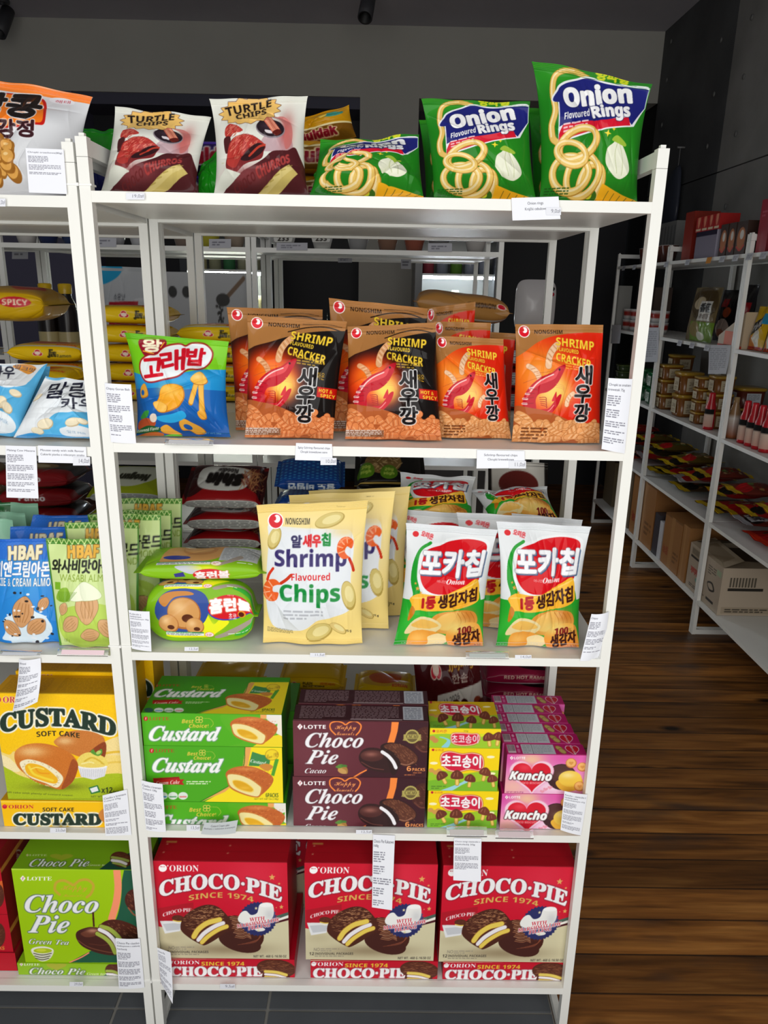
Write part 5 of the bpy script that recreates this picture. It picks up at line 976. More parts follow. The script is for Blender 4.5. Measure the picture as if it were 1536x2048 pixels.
am = Art([(0, 0), (100, 0), (100, 150), (0, 150)], '8fc0a4', size=(60, 90)); am.rect(8, 0, 50, 24, '2f6a3c'); am.txt('Castabile', (12, 12, 48, 20), 'e8f0e8', 'sb')
for i, (tr, y, nm) in enumerate((((24, 1041), .16, 'front'), ((49, 1027), .215, 'middle'), ((74, 1008), .27, 'rear'))):
    p = at(*tr, y + .012); q = [np.array((p[0] - .13, y + .012, p[2])), p, np.array((p[0], y, z3l + .002)), np.array((p[0] - .13, y, z3l + .002))]; pouch('mint green pouch standing behind the blue almond pouches, %s one' % nm, q, am, None, 81 + i, '8fc0a4')

# ================================================================ second shelf: shrimp cracker bags
z2 = ZS[1]; z2l = ZL[1]
E1 = (440, 600, 5.908); F1 = (640, 590, 5.908); G1 = (850, 590, 4.042)
def stick(a, x, y, L, w, rot, col='e79a5c', hi='f6c896', lo='b8602c', bend=.12):
    r = math.radians(rot); ts = np.linspace(-.5, .5, 7); P = [(x + t * L * math.cos(r) - (bend * L * (4 * t * t - .5)) * math.sin(r), y + t * L * math.sin(r) + (bend * L * (4 * t * t - .5)) * math.cos(r)) for t in ts]
    a.line(P, w * 1.12, lo, smooth=True); a.line(P, w, col, smooth=True); n = max(4, int(L / w * 2.4))
    for k in range(1, n):
        t = k / n * .94 + .03 - .5; bx = x + t * L * math.cos(r) - (bend * L * (4 * t * t - .5)) * math.sin(r); by = y + t * L * math.sin(r) + (bend * L * (4 * t * t - .5)) * math.cos(r); q = r + math.pi / 2 + .45
        a.line([(bx - w * .4 * math.cos(q), by - w * .4 * math.sin(q)), (bx + w * .4 * math.cos(q), by + w * .4 * math.sin(q))], w * .13, hi if k % 2 else lo, a=.8)
def shrimp(a, T, s):
    """red prawn curled to the right; sketch about 620 x 620"""
    for pts in ([(440, 60), (300, 130), (120, 190), (20, 230)], [(470, 40), (330, 90), (180, 110)]): a.line(T(pts), 5 * s, 'b8502a', smooth=True, a=.9)
    a.spl(T([(560, 10), (470, 30), (380, 100), (250, 150), (130, 240), (50, 350), (20, 460), (40, 560), (100, 610), (200, 620), (190, 520), (180, 430), (220, 360), (330, 330), (430, 260), (500, 160)]), 'c01a2c')
    a.spl(T([(470, 60), (380, 120), (250, 175), (140, 260), (70, 360), (60, 440), (120, 330), (220, 250), (330, 210), (430, 160)]), 'de4a50'); a.line(T([(400, 120), (280, 170), (180, 240), (110, 330)]), 16 * s, 'f6c8c4', smooth=True)
    for q in ([(25, 420), (150, 400)], [(20, 480), (150, 470)], [(40, 550), (150, 530)], [(55, 360), (160, 350)], [(100, 290), (200, 310)]):
        a.line(T([q[0], ((q[0][0] + q[1][0]) / 2 - 15, q[0][1])]), 26 * s, 'f6dcd6', a=.9); a.line(T(q), 8 * s, '8e1020', a=.8)
    a.spl(T([(180, 560), (260, 540), (360, 520), (470, 380), (520, 360), (510, 420), (470, 500), (380, 590), (250, 640)]), 'c81c2c'); a.spl(T([(390, 440), (430, 350), (450, 330), (450, 420)]), 'd42a34'); a.line(T([(250, 590), (350, 560), (420, 490)]), 10 * s, 'ee8a8a', smooth=True)
    for k in range(5): a.line(T([(225 + k * 6, 400 + k * 22), (300 + k * 6, 395 + k * 28), (320, 420 + k * 26)]), 7 * s, 'a01420', smooth=True)
    for k in range(3): a.line(T([(440, 230 + k * 22), (530, 250 + k * 20), (560, 300 + k * 18)]), 5 * s, 'e89a5a', smooth=True)
    a.ell(*T([(478, 62)])[0], 13 * s, 15 * s, '2a0a0a')
def art_cracker(quad, frame, H4, hot):
    """both flavours share one layout, sketched on the 0-1000 x 0-1300 frame and carried to the bag by H4"""
    a = A(quad, 'c83018' if not hot else '15100f', frame, 1.15); Hh = homog([(0, 0), (1000, 0), (1000, 1300), (0, 1300)], H4); o = Hh @ [500, 650, 1]; o2 = Hh @ [600, 650, 1]; s = math.hypot(*(o2[:2] / o2[2] - o[:2] / o[2])) / 100
    def T(p): p = np.array(p, float).reshape(-1, 2); d = p @ Hh[2, :2] + Hh[2, 2]; return np.stack([(p @ Hh[0, :2] + Hh[0, 2]) / d, (p @ Hh[1, :2] + Hh[1, 2]) / d], 1)
    def B(x0, y0, x1, y1): return T([(x0, y0), (x1, y0), (x1, y1), (x0, y1)])
    def R(x, y, rx, ry, c, al, pw=2): p = T([(x, y)])[0]; a.rad(p[0], p[1], rx * s, ry * s, c, al, 0, pw)
    if hot: R(260, 640, 330, 310, 'b80e06', 1, 4); R(280, 660, 260, 230, 'f03a0e', .95, 3); R(250, 560, 220, 170, 'f88a20', .8); R(420, 720, 150, 150, 'fcd860', 1, 3)
    else:
        a.blend(np.ones((a.H, a.W)), 'd8240c', 1); R(200, 560, 420, 420, 'f0701c', .95, 3); R(250, 480, 240, 200, 'f59a30', .7); R(420, 720, 210, 180, 'f4d06a', 1, 3)
        for i in range(16):
            for j in range(12): p = T([(560 + i * 18 + (j % 2) * 9, 480 + j * 34)])[0]; a.ell(p[0], p[1], 3.5 * s, 3.5 * s, 'f0902c', a=.35)
    top = [(-60, -60), (1060, -60), (1060, 110)] + ([(960, 108), (800, 118), (600, 150), (400, 210), (240, 270), (60, 330), (-60, 400)] if hot else [(960, 90), (700, 92), (420, 130), (240, 200), (80, 310), (-60, 400)])
    a.poly(T(np.vstack([top[:3], spline(top[2:])[:-16], [top[-1]]])), 'a5703c'); R(600, 20, 600, 50, 'b88450', .7)
    if hot: a.line(T([(420, 150), (620, 90), (820, 80), (1010, 130)]), 12 * s, '1c120a', smooth=True); a.line(T([(560, 60), (800, 48), (960, 70)]), 6 * s, '2a1a0e', smooth=True)
    p = T([(100, 70)])[0]; nongshim(a, p[0] - 60 * s, p[1] - 22 * s, 66 * s, 0); a.txt('NONGSHIM', B(215, 62, 530, 104), '241408', 'sb', bold=1 * s)
    stick(a, *T([(390, 330)])[0], 260 * s, 66 * s, -62, 'e2a878' if hot else 'ecc09a', 'f2d2ae', 'b87844'); stick(a, *T([(200, 520)])[0], 190 * s, 56 * s, 52, 'e2a070' if hot else 'ecc09a', 'f2cca0', 'b87040'); 
    shrimp(a, lambda p: T([(60 + x * .86, 430 + y * .9) for x, y in p]), .86 * s)
    rg = np.random.default_rng(6); cols = ('e08850', 'f0b888', 'a84e22') if hot else ('e8a468', 'f6d0a4', 'b06a34')
    P = [(rg.uniform(-20, 1020), rg.uniform(960, 1310)) for _ in range(50)]; P.sort(key=lambda p: p[1] + rg.uniform(-60, 60)); a.spl(T([(-40, 930), (200, 910), (420, 960), (620, 1040), (860, 1120), (1040, 1120), (1040, 1400), (-40, 1400)]), 'b05a2c')
    for x, y in P:
        if y < 940 + max(0, x - 250) * .3: y += 130
        stick(a, *T([(x, y)])[0], rg.uniform(180, 260) * s, rg.uniform(56, 70) * s, rg.uniform(-60, 60), *cols, rg.uniform(-.15, .2))
    yl = 'f4cf3a' if hot else 'f8d43c'; ol = [(3, '3a1a08' if hot else 'a83010')]
    a.txt('SHRIMP', T([(455, 140), (890, 185), (880, 285), (450, 225)]), yl, 'sb', bold=4 * s, out=ol); a.txt('FLAVOURED', T([(458, 243), (700, 278), (698, 322), (455, 285)]), yl, 'sb', bold=1 * s, out=ol); a.txt('CRACKER', T([(442, 305), (845, 385), (838, 480), (438, 390)]), yl, 'sb', bold=4 * s, out=ol)
    q = T([(540, 405), (850, 470)]); a.small(q[0][0], q[0][1], q[1][0], q[1][1] + 6 * s, 3, 'c8a030' if hot else 'f4b040', .8, slope=.15)
    kx, ky, kh = (575, 525, 195) if hot else (665, 445, 200)
    for i, c in enumerate('새우깡'): a.txt(c, B(kx, ky + i * (kh + 6), kx + 185, ky + i * (kh + 6) + kh - 6), '141012', '', bold=11 * s, out=[(12 * s, 'f4f4f4')])
    if hot: a.txt('매운', T([(775, 560), (850, 572), (850, 650), (775, 640)]), 'd8a82c', '', bold=2); a.poly(T([(785, 720), (1010, 745), (1010, 865), (785, 830)]), 'c4160e'); a.txt('HOT &', T([(805, 738), (950, 755), (950, 795), (805, 778)]), 'f8d83c', 'sb', bold=2); a.txt('SPICY', T([(825, 795), (985, 812), (985, 850), (825, 832)]), 'f8d83c', 'sb', bold=2)
    else: stick(a, *T([(600, 800)])[0], 150 * s, 44 * s, -60, 'ecc09a', 'f6dcc0', 'b87844')
    if hot: q = T([(0, 1190), (400, 1265)]); a.poly(B(0, 1190, 400, 1270), '4a3a34', .5); a.small(q[0][0], q[0][1], q[1][0], q[1][1], 4, 'e8e0d8', .9)
    else: q = T([(90, 1120), (400, 1270)]); a.small(q[0][0], q[0][1], q[1][0], q[1][1], 4, '5a2c14', .75)
    return a
def cracker(label, q, art, seed, lod=1, thick=.062, pinch=.04, m=None): return bag(label, 'cracker bag', q, art, thick, None, seed=seed, pinch=pinch, back='9a6a3a', name='cracker_bag', lod=lod, fat=.6)
sc = lambda pts, f: [((x - f[0]) * f[2], (y - f[1]) * f[2]) for x, y in pts]
qE = q3(*fr_(E1, (310, 185), (1500, 265), (1335, 1690), (285, 1690)), .075, .05, z2); PE = [proj(p) for p in qE]
ahot = art_cracker(PE, E1, sc(PE, E1), True)
qR = q3(*fr_(G1, (738, 240), (1462, 245), (1425, 1248), (705, 1240)), .07, .05, z2); PR = [proj(p) for p in qR]
amild = art_cracker(PR, G1, sc(PR, G1), False)
cracker('black and gold hot shrimp cracker bag, front row, leftmost cracker bag', qE, ahot, 101)
qF = q3(*fr_(F1, (320, 385), (1375, 335), (1440, 1790), (292, 1765)), .08, .05, z2); cracker('black and gold hot shrimp cracker bag in front, left of the red bags', qF, ahot, 102)
q2 = q3(*fr_(E1, (68, 90), (1210, 120), (1300, 1640), (180, 1640)), .15, .125, z2); cracker('black and gold hot shrimp cracker bag behind the leftmost cracker bag', q2, ahot, 103, thick=.05)
q2 = q3(*fr_(F1, (100, 40), (1275, 165), (1300, 1640), (135, 1610)), .16, .13, z2); cracker('tall black and gold hot shrimp cracker bag with striped gold seal, behind the others', q2, ahot, 104, thick=.05)
cracker('red and gold shrimp cracker bag, rightmost beside the white paper label', qR, amild, 105)
q2 = q3(*fr_(G1, (80, 335), (640, 360), (700, 1232), (95, 1225)), .10, .082, z2); cracker('red and gold shrimp cracker bag next to the black ones, front row', q2, amild, 106)
for i, (tl, tr, y, nm) in enumerate((((70, 215), (540, 228), .17, 'second in the left red row'), ((10, 110), (415, 55), .29, 'third in the left red row'), ((490, 300), (740, 315), .225, 'half hidden between the two front red bags'))):
    a_, b_ = at(*fr_(G1, tl)[0], y), at(*fr_(G1, tr)[0], y)
    if i == 2: a_ = b_ + (a_ - b_) * 2.2; b_ = b_ + np.array((.0, 0, 0))
    c_ = np.array((b_[0], y - .01, z2 + .002)); d_ = np.array((a_[0], y - .01, z2 + .002)); cracker('red and gold shrimp cracker bag, %s' % nm, [a_, b_, c_, d_], amild, 110 + i, 2, .045)

# ---- seaweed snack bag, green and blue
K1 = (230, 650, 6.678)
def art_gorae(quad):
    a = A(quad, '1f8fd0', K1, 1.1); a.poly([(0, 0), (1600, 0), (1600, 640), (1200, 640), (900, 700), (300, 700), (0, 620)], '74c41c'); a.rad(1300, 300, 200, 200, '8cd43a', .6)
    a.poly([(200, 900), (600, 880), (800, 920), (1100, 900), (1600, 930), (1600, 1700), (0, 1700), (0, 930)], '1a62b0'); a.rad(900, 1450, 600, 200, '144c98', .9); a.rad(800, 780, 500, 60, '3aa8e0', .7)
    a.spl([(290, 240), (420, 180), (640, 200), (690, 280), (600, 420), (420, 460), (330, 380)], '8e1426'); a.txt('왕', (350, 210, 620, 390), 'f2eccc', '', bold=13); a.line([(360, 380), (520, 420)], 16, 'f0a830'); a.line([(655, 255), (610, 330)], 14, 'f0a830')
    sh = [(335, 640), (350, 520), (450, 450), (560, 440), (680, 330), (860, 290), (950, 320), (1040, 275), (1200, 290), (1310, 400), (1290, 540), (1190, 620), (1030, 630), (900, 720), (700, 760), (520, 795), (400, 770)]
    a.spl(sh, 'e6ecf0', out=[(8, 'f0c8a0'), (24, '9c1022')]); 
    for t, b in (('고', [(350, 500), (660, 480), (680, 720), (400, 750)]), ('래', [(600, 400), (950, 345), (985, 640), (690, 690)]), ('밥', [(975, 340), (1230, 345), (1220, 580), (1000, 580)])): a.txt(t, b, 'cc1026', '', bold=15)
    # puffed snacks and seaweed
    def puff(p, c='e8a83c'): a.spl(p, 'b8701c'); m = np.mean(p, 0); a.spl([(m[0] + (x - m[0]) * .93 - 4, m[1] + (y - m[1]) * .93 - 6) for x, y in p], c)
    a.line([(1190, 720), (1080, 1080)], 70, 'c8841c'); a.line([(1190, 720), (1085, 1070)], 58, 'ecb446'); a.line([(1220, 760), (1230, 1260)], 74, 'c8841c'); a.line([(1220, 760), (1228, 1250)], 60, 'ecb446'); puff([(1080, 760), (1200, 670), (1310, 800), (1240, 850), (1120, 830)], 'f0bc50'); a.rad(1180, 730, 60, 40, 'f8d890', .8); puff([(1160, 1200), (1260, 1180), (1275, 1280), (1200, 1290)])
    puff([(330, 870), (400, 830), (445, 980), (340, 1020), (310, 960)]); a.ell(355, 945, 26, 36, '1a62b0')
    puff([(610, 980), (680, 860), (830, 830), (960, 870), (1000, 980), (960, 1080), (880, 1150), (700, 1200), (560, 1140)], 'eda42a'); a.rad(780, 920, 150, 70, 'f6c860', .9); puff([(520, 1080), (620, 1060), (740, 1120), (720, 1200), (600, 1190)], 'f0b850')
    puff([(880, 1330), (960, 1280), (1060, 1330), (1180, 1400), (1220, 1470), (1100, 1490), (1000, 1440), (900, 1430)]); a.ell(990, 1390, 60, 34, '1a58a4', 20); puff([(600, 1400), (700, 1360), (800, 1430), (900, 1490), (700, 1480), (610, 1450)]); a.spl([(560, 1260), (800, 1220), (960, 1180), (1000, 1260), (820, 1330), (640, 1320)], '2aa4dc')
    a.spl([(280, 1330), (400, 1270), (540, 1320), (480, 1400), (300, 1430)], 'b8502c'); a.spl([(310, 1280), (380, 1190), (460, 1180), (420, 1260)], '3c9a3c'); a.ell(515, 1270, 50, 60, 'e8d8c8', 30); a.spl([(270, 1440), (420, 1370), (590, 1400), (560, 1450), (300, 1470)], '1c5a2c'); a.txt('Seaweed Flavor', [(250, 1420), (580, 1378), (580, 1420), (250, 1465)], 'e8e8d8', 'sb', bold=2)
    a.spl([(280, 1500), (500, 1450), (650, 1480), (560, 1530), (290, 1540)], 'c0601c'); a.spl([(560, 1530), (760, 1480), (900, 1500), (780, 1550)], '6cc43a'); a.txt('NET WT 56g', (1180, 1460, 1420, 1485), '8ab8e0', '')
    a.rect(0, 60, 1600, 215, '6cbc1e', .8); return a
q2 = q3(*fr_(K1, (108, 115), (1512, 235), (1535, 1568), (272, 1555)), .07, .045, z2); bag('green and blue seaweed snack bag with large red lettering, left end of the second shelf', 'snack bag', q2, art_gorae([proj(p) for p in q2]), .07, seed=120, pinch=.09, back='3a8a20')

# ---- left unit, second shelf: milk candy bags
L1 = (0, 640, 6.4)
def art_milk(quad):
    a = A(quad, 'e3e8ec', L1, 1.0); a.spl([(400, 1700), (560, 1440), (700, 1300), (820, 1190), (960, 1180), (1060, 1170), (1300, 1190), (1300, 1700)], '58b4e4'); a.rect(450, 1480, 1400, 1700, '4aa4dc'); a.spl([(840, 1480), (820, 1400), (900, 1370), (1000, 1340), (1200, 1400), (1300, 1500), (1000, 1520)], 'e8ecf0')
    for x, y, rx, ry, r in ((540, 970, 80, 30, -20), (1010, 1310, 100, 55, -20), (1120, 1300, 60, 40, 20), (660, 1330, 120, 70, -15), (520, 1420, 90, 55, 15)): a.ell(x, y, rx, ry, 'cdb48c', r); a.ell(x - 3, y - 6, rx * .92, ry * .86, 'efe2c4', r)
    a.txt('말랑', (665, 815, 1180, 1000), '16182c', '', bold=9); a.txt('카우', (880, 1010, 1260, 1130), '16182c', '', bold=8); a.txt('밀크 Milk', [(905, 1410), (1125, 1440), (1120, 1480), (905, 1450)], '8aa8c4', '', bold=2)
    a.spl([(560, 760), (640, 745), (900, 770), (760, 790)], '6ab8e4'); a.spl([(200, 1500), (420, 1440), (560, 1500), (460, 1560), (220, 1570)], '3a96d4'); return a
def art_milk2(quad):
    a = A(quad, 'e3e8ec', L1, .9); a.spl([(-400, 1080), (-100, 1000), (60, 1050), (180, 1040), (330, 960), (520, 640), (700, 640), (700, 1700), (-400, 1700)], '58b0e0'); a.spl([(0, 1000), (60, 1040), (130, 1000), (200, 1040), (320, 980), (300, 860), (140, 800), (0, 820)], 'e6eaee')
    a.txt('말랑카우', (-420, 640, 160, 905), '16182c', '', bold=9); a.spl([(140, 640), (350, 595), (430, 680), (340, 800), (240, 740)], 'e0963c'); a.txt('밀크맛', (160, 640, 420, 730), '2a3a6a', '', bold=4, rot=14)
    for x, y, rx, ry, r in ((190, 1120, 75, 45, 20), (10, 1220, 80, 70, 0), (90, 1280, 80, 50, 40)): a.ell(x, y, rx, ry, 'cdb48c', r); a.ell(x - 3, y - 6, rx * .92, ry * .86, 'efe0c0', r)
    a.spl([(-200, 1300), (60, 1330), (180, 1420), (120, 1480), (-200, 1480)], 'e2e8ec'); a.txt('밀크 Milk', [(-120, 1340), (100, 1390), (95, 1430), (-120, 1380)], '8aa8c4', '', bold=2); return a
q2 = q3(*fr_(L1, (560, 745), (1260, 830), (1330, 1580), (150, 1570)), .10, .045, z2l); bag('white and blue milk candy bag leaning beside the post of the left unit', 'candy bag', q2, art_milk([proj(p) for p in q2]), .06, seed=130, pinch=.03, back='c8d0d8', name='candy_bag')
q2 = q3(*fr_(L1, (-420, 590), (540, 600), (210, 1580), (-430, 1580)), .125, .06, z2l); q2[1][1] += .02; bag('white and blue milk candy bag cut by the left edge', 'candy bag', q2, art_milk2([proj(p) for p in q2]), .05, seed=131, pinch=.03, back='58a8d8', name='candy_bag')
q2 = q3(*fr_(L1, (-380, 600), (640, 625), (520, 1500), (-380, 1500)), .2, .15, z2l); bag('pale blue candy bag behind the milk candy bags', 'candy bag', q2, art_milk2([proj(p) for p in q2]), .04, seed=132, pinch=.03, back='58a8d8', name='candy_bag', lod=2)

# ================================================================ top shelf: turtle chips and onion rings
z1s = ZS[0]; z1l = ZL[0]
J1 = (400, 170, 6.4); M1 = (1050, 100, 3.4)
def art_turtle(quad):
    a = A(quad, 'dadbd2', J1, 1.1)
    a.spl([(780, 830), (850, 700), (1000, 690), (1150, 640), (1230, 760), (1210, 900), (1000, 900), (830, 900)], 'b08a96', .7); a.rad(1140, 620, 90, 220, 'b84a48', .85); a.spl([(930, 430), (1080, 420), (1190, 510), (1230, 650), (1210, 800), (1140, 860), (1110, 700), (1120, 560), (1030, 470)], 'c06a66', .8)
    a.ell(920, 600, 205, 128, '8a8088', 12); a.ell(920, 588, 195, 118, '241820', 12); a.rad(880, 560, 90, 50, '4a3440', .7); a.spl([(850, 620), (960, 640), (960, 670), (870, 660)], 'd8d0d4')
    a.line([(840, 430), (930, 540), (1010, 640)], 110, 'b04a38'); a.line([(840, 430), (930, 540), (1005, 630)], 96, 'd8836a'); 
    for o in (-26, 6, 34): a.line([(840 + o, 425 - o * .4), (1005 + o, 630 - o * .6)], 8, 'f0b090' if o != 6 else 'b0503c', a=.8)
    a.spl([(950, 660), (1030, 610), (1080, 650), (1020, 690)], '5a1a14')
    st = []; 
    for k in range(30):
        t = k / 30 * 2 * math.pi; rr = 1 if k % 2 else .84; st.append((600 + rr * 440 * math.cos(t) * (1.0 if math.cos(t) > 0 else .92), 335 + rr * 205 * math.sin(t) - 40 * math.cos(t)))
    a.poly(st, 'e6bb68', out=[(9, '5a2a20')]); a.txt('TURTLE', [(275, 285), (890, 170), (895, 270), (310, 415)], '1c1210', 'sb', bold=5); a.txt('CHIPS', [(420, 398), (830, 300), (840, 385), (450, 470)], '1c1210', 'sb', bold=5)
    def shell(p, n, seed, hi='e89078', base='b43a34'):
        a.spl(p, base); rg = np.random.default_rng(seed); q = np.array(p); mn, mx = q.min(0), q.max(0); m = q.mean(0); R = (mx - mn) / 2
        for k in range(n):
            t, d = rg.uniform(0, 6.28), math.sqrt(rg.uniform(0, 1)) * .8; x, y = m[0] + R[0] * d * math.cos(t), m[1] + R[1] * d * math.sin(t)
            a.line([(x - 16, y + 14), (x + 14, y - 12)], 6, hi if rg.random() < .6 else '8e2420', a=.75)
    shell([(285, 680), (290, 580), (350, 530), (440, 550), (540, 620), (500, 650), (420, 660), (350, 710)], 50, 3); a.spl([(265, 720), (360, 700), (350, 860), (290, 900)], '4a2022')
    a.spl([(310, 1080), (320, 880), (360, 760), (480, 690), (640, 685), (760, 740), (860, 830), (840, 900), (800, 1000), (600, 1060), (420, 1180)], '7a2628'); shell([(325, 1040), (330, 860), (390, 740), (520, 690), (660, 690), (780, 760), (850, 815), (760, 790), (640, 840), (530, 960), (450, 1100)], 170, 4); a.spl([(520, 1000), (620, 880), (740, 800), (850, 830), (800, 930), (640, 1020)], '30161a'); a.line([(640, 960), (760, 850), (850, 820)], 30, 'b83c2c', smooth=True)
    a.poly(np.vstack([spline([(300, 1330), (500, 1180), (700, 1080), (850, 990), (960, 900), (1150, 880), (1300, 870), (1400, 1500), (300, 1500)])[:56], [(1420, 1500), (200, 1500)]]), '4e1e22'); a.rad(620, 1200, 280, 110, '8e4448', .85)
    a.txt('CHURROS', [(720, 1110), (1180, 925), (1195, 1020), (750, 1240)], 'a8403e', 'sb', bold=7, out=[(4, '6a2226')]); a.txt('CHOCO', [(400, 1300), (700, 1150), (720, 1240), (430, 1390)], '6a2628', 'sb', bold=5)
    a.poly([(680, 1400), (1180, 1050), (1290, 1160), (960, 1420)], 'c8b468'); a.poly([(700, 1395), (1180, 1062), (1230, 1110), (800, 1400)], 'dccb88', .7)
    for k in range(5): a.line([(800 + k * 90, 1320 - k * 60), (860 + k * 90, 1300 - k * 60)], 14, 'a89448', a=.7)
    a.poly([(140, 1380), (230, 1180), (310, 1100), (480, 1160), (520, 1175), (300, 1330)], 'd6d8cc'); a.small(240, 1010, 300, 1040, 1, 'c8c2a0', .6); return a
def tb(q, l, s, art, th, p, **k): return bag(l, 'chips bag', q, art, th, None, seed=s, pinch=p, back='b8bab0', name='chips_bag', **k)
q2 = q3((416, 196), (615, 190), (617, 391), (424, 387), .07, .06, z1s); aturt = art_turtle([proj(p) for p in q2])
tb(q2, 'white and brown churros chips bag standing upright on the top shelf', 140, aturt, .065, .1, sag=.7)
q2 = q3((226, 212), (421, 235), (388, 386), (196, 381), .10, .06, z1s); tb(q2, 'white and brown churros chips bag slumping back, nearest the left post', 141, aturt, .065, .07, sag=.7)
def ring(a, x, y, rx, ry, rot, w):
    t = np.linspace(0, 2 * math.pi, 40); r = math.radians(rot); P = [(x + rx * math.cos(k) * math.cos(r) - ry * math.sin(k) * math.sin(r), y + rx * math.cos(k) * math.sin(r) + ry * math.sin(k) * math.cos(r)) for k in t]
    a.line(P, w * 1.1, 'b8862e'); a.line([(u - w * .04, v - w * .06) for u, v in P], w * .92, 'e6c26a'); a.line([(u - w * .16, v - w * .18) for u, v in P], w * .3, 'f4e2b4', a=.9)
def art_onion(quad):
    a = A(quad, '1f7a1c', M1, 1.15); a.rad(300, 160, 260, 120, '3aa028', .6); a.rad(600, 700, 160, 200, '2c8a20', .7); a.rect(40, 40, 960, 115, '2f8f1c')
    a.txt('양파링', [(525, 130), (745, 165), (738, 232), (528, 205)], 'd8d82c', '', bold=7)
    a.line([(205, 690), (165, 650), (160, 560), (190, 460), (185, 330), (215, 200), (280, 150), (380, 150), (470, 200)], 46, 'b8862e', smooth=True); a.line([(205, 690), (165, 650), (160, 560), (190, 460), (185, 330), (215, 200), (280, 150), (380, 150), (470, 200)], 38, 'e2bc66', smooth=True); a.line([(155, 640), (152, 560), (182, 455), (178, 330), (208, 198), (280, 143), (370, 143)], 10, 'f2dfae', smooth=True)
    a.poly(np.vstack([[(205, 660), (215, 420)], spline([(215, 400), (222, 290), (280, 235), (380, 205), (470, 185), (600, 225), (850, 262)], 8)[:48], [(870, 262), (850, 420), (760, 570)], [(735, 575), (560, 600), (400, 640), (240, 680), (205, 700)]]), 'e4e6ea')
    a.poly(np.vstack([[(215, 580), (225, 420)], spline([(225, 400), (234, 300), (290, 250), (385, 220), (470, 200), (600, 240), (850, 280)], 8)[:48], [(865, 280), (845, 420), (745, 560)], [(700, 500), (560, 540), (400, 560), (260, 560)]]), '1d2272')
    a.poly([(210, 630), (240, 570), (400, 545), (560, 535), (725, 505), (735, 565), (560, 590), (400, 628), (240, 668), (205, 690)], 'd01830'); a.small(245, 555, 445, 625, 3, 'f0c8cc', .9, slope=-.14)
    ol = [(5, '0e1248')]
    a.txt('Onion', [(270, 285), (760, 225), (760, 385), (275, 440)], 'f4f4f6', 'sb', bold=10, out=ol); a.txt('Flavoured', [(250, 485), (455, 445), (455, 505), (252, 535)], 'f4f4f6', 'sbi', bold=2, out=[(3, '0e1248')]); a.txt('Rings', [(470, 425), (740, 395), (735, 530), (475, 545)], 'f4f4f6', 'sb', bold=7, out=ol)
    ring(a, 455, 930, 75, 100, 10, 48); a.ell(455, 1000, 60, 40, '3a6a1c'); a.ell(457, 998, 24, 20, 'c8cc30'); ring(a, 390, 890, 110, 120, 30, 44); ring(a, 300, 880, 130, 100, 10, 44); ring(a, 350, 700, 150, 90, -28, 48); ring(a, 300, 760, 110, 70, 20, 40)
    star(a, 570, 628, 26, 'f0d838', 4, .35, 10); star(a, 614, 598, 15, 'f0d838', 4, .35)
    # plain onion bulb and mixing desk
    a.spl([(645, 660), (700, 760), (715, 860), (660, 910), (600, 890), (550, 820), (565, 730), (610, 690)], 'e4e6d0', out=[(3, '9aa878')]); a.line([(645, 670), (620, 760), (625, 880)], 5, 'c4caa4', smooth=True); a.line([(650, 670), (670, 780), (660, 890)], 5, 'c4caa4', smooth=True); a.spl([(600, 670), (640, 640), (700, 690), (690, 710), (640, 690)], '9ab83c')
    a.poly([(540, 935), (600, 960), (760, 1020), (860, 1080), (500, 1080), (520, 1000)], 'f0b020')
    for k in range(5): a.line([(560 + k * 42, 1030 + k * 4), (590 + k * 42, 975 + k * 12)], 5, '8a7420')
    a.small(130, 950, 320, 1010, 4, '1a4a14', .8); return a
qo = q3((1067, 117), (1309, 166), (1279, 408), (1082, 393), .08, .072, z1s); aon = art_onion([proj(p) for p in qo])
NO = dict(back='2a7a20', name='onion_ring_bag')
def ob(q, l, s, th, p, **k): return bag(l, 'onion ring bag', q, aon, th, None, seed=s, pinch=p, **NO, **k)
ob(qo, 'tall green onion ring bag at the right end of the top shelf', 150, .065, .09, sag=.7)
q2 = q3((843, 196), (1062, 202), (1076, 402), (868, 400), .08, .068, z1s); ob(q2, 'green onion ring bag left of the tall one on the top shelf', 151, .065, .06, sag=.7)
q2 = [np.array(p) for p in q3((640, 285), (838, 272), (848, 398), (618, 393), .11, .06, z1s)]; ob(q2, 'slumped green onion ring bag, folded down low on the top shelf', 152, .07, .03, wr=1.6, sag=.5)
q2 = q3((838, 240), (1030, 235), (1045, 400), (852, 400), .2, .16, z1s); ob(q2, 'green onion ring bag behind the middle onion ring bag', 153, .06, .05, lod=2)
q2 = q3((1058, 215), (1240, 220), (1240, 400), (1068, 400), .2, .17, z1s); ob(q2, 'green onion ring bag behind the tall one', 154, .06, .05, lod=2)
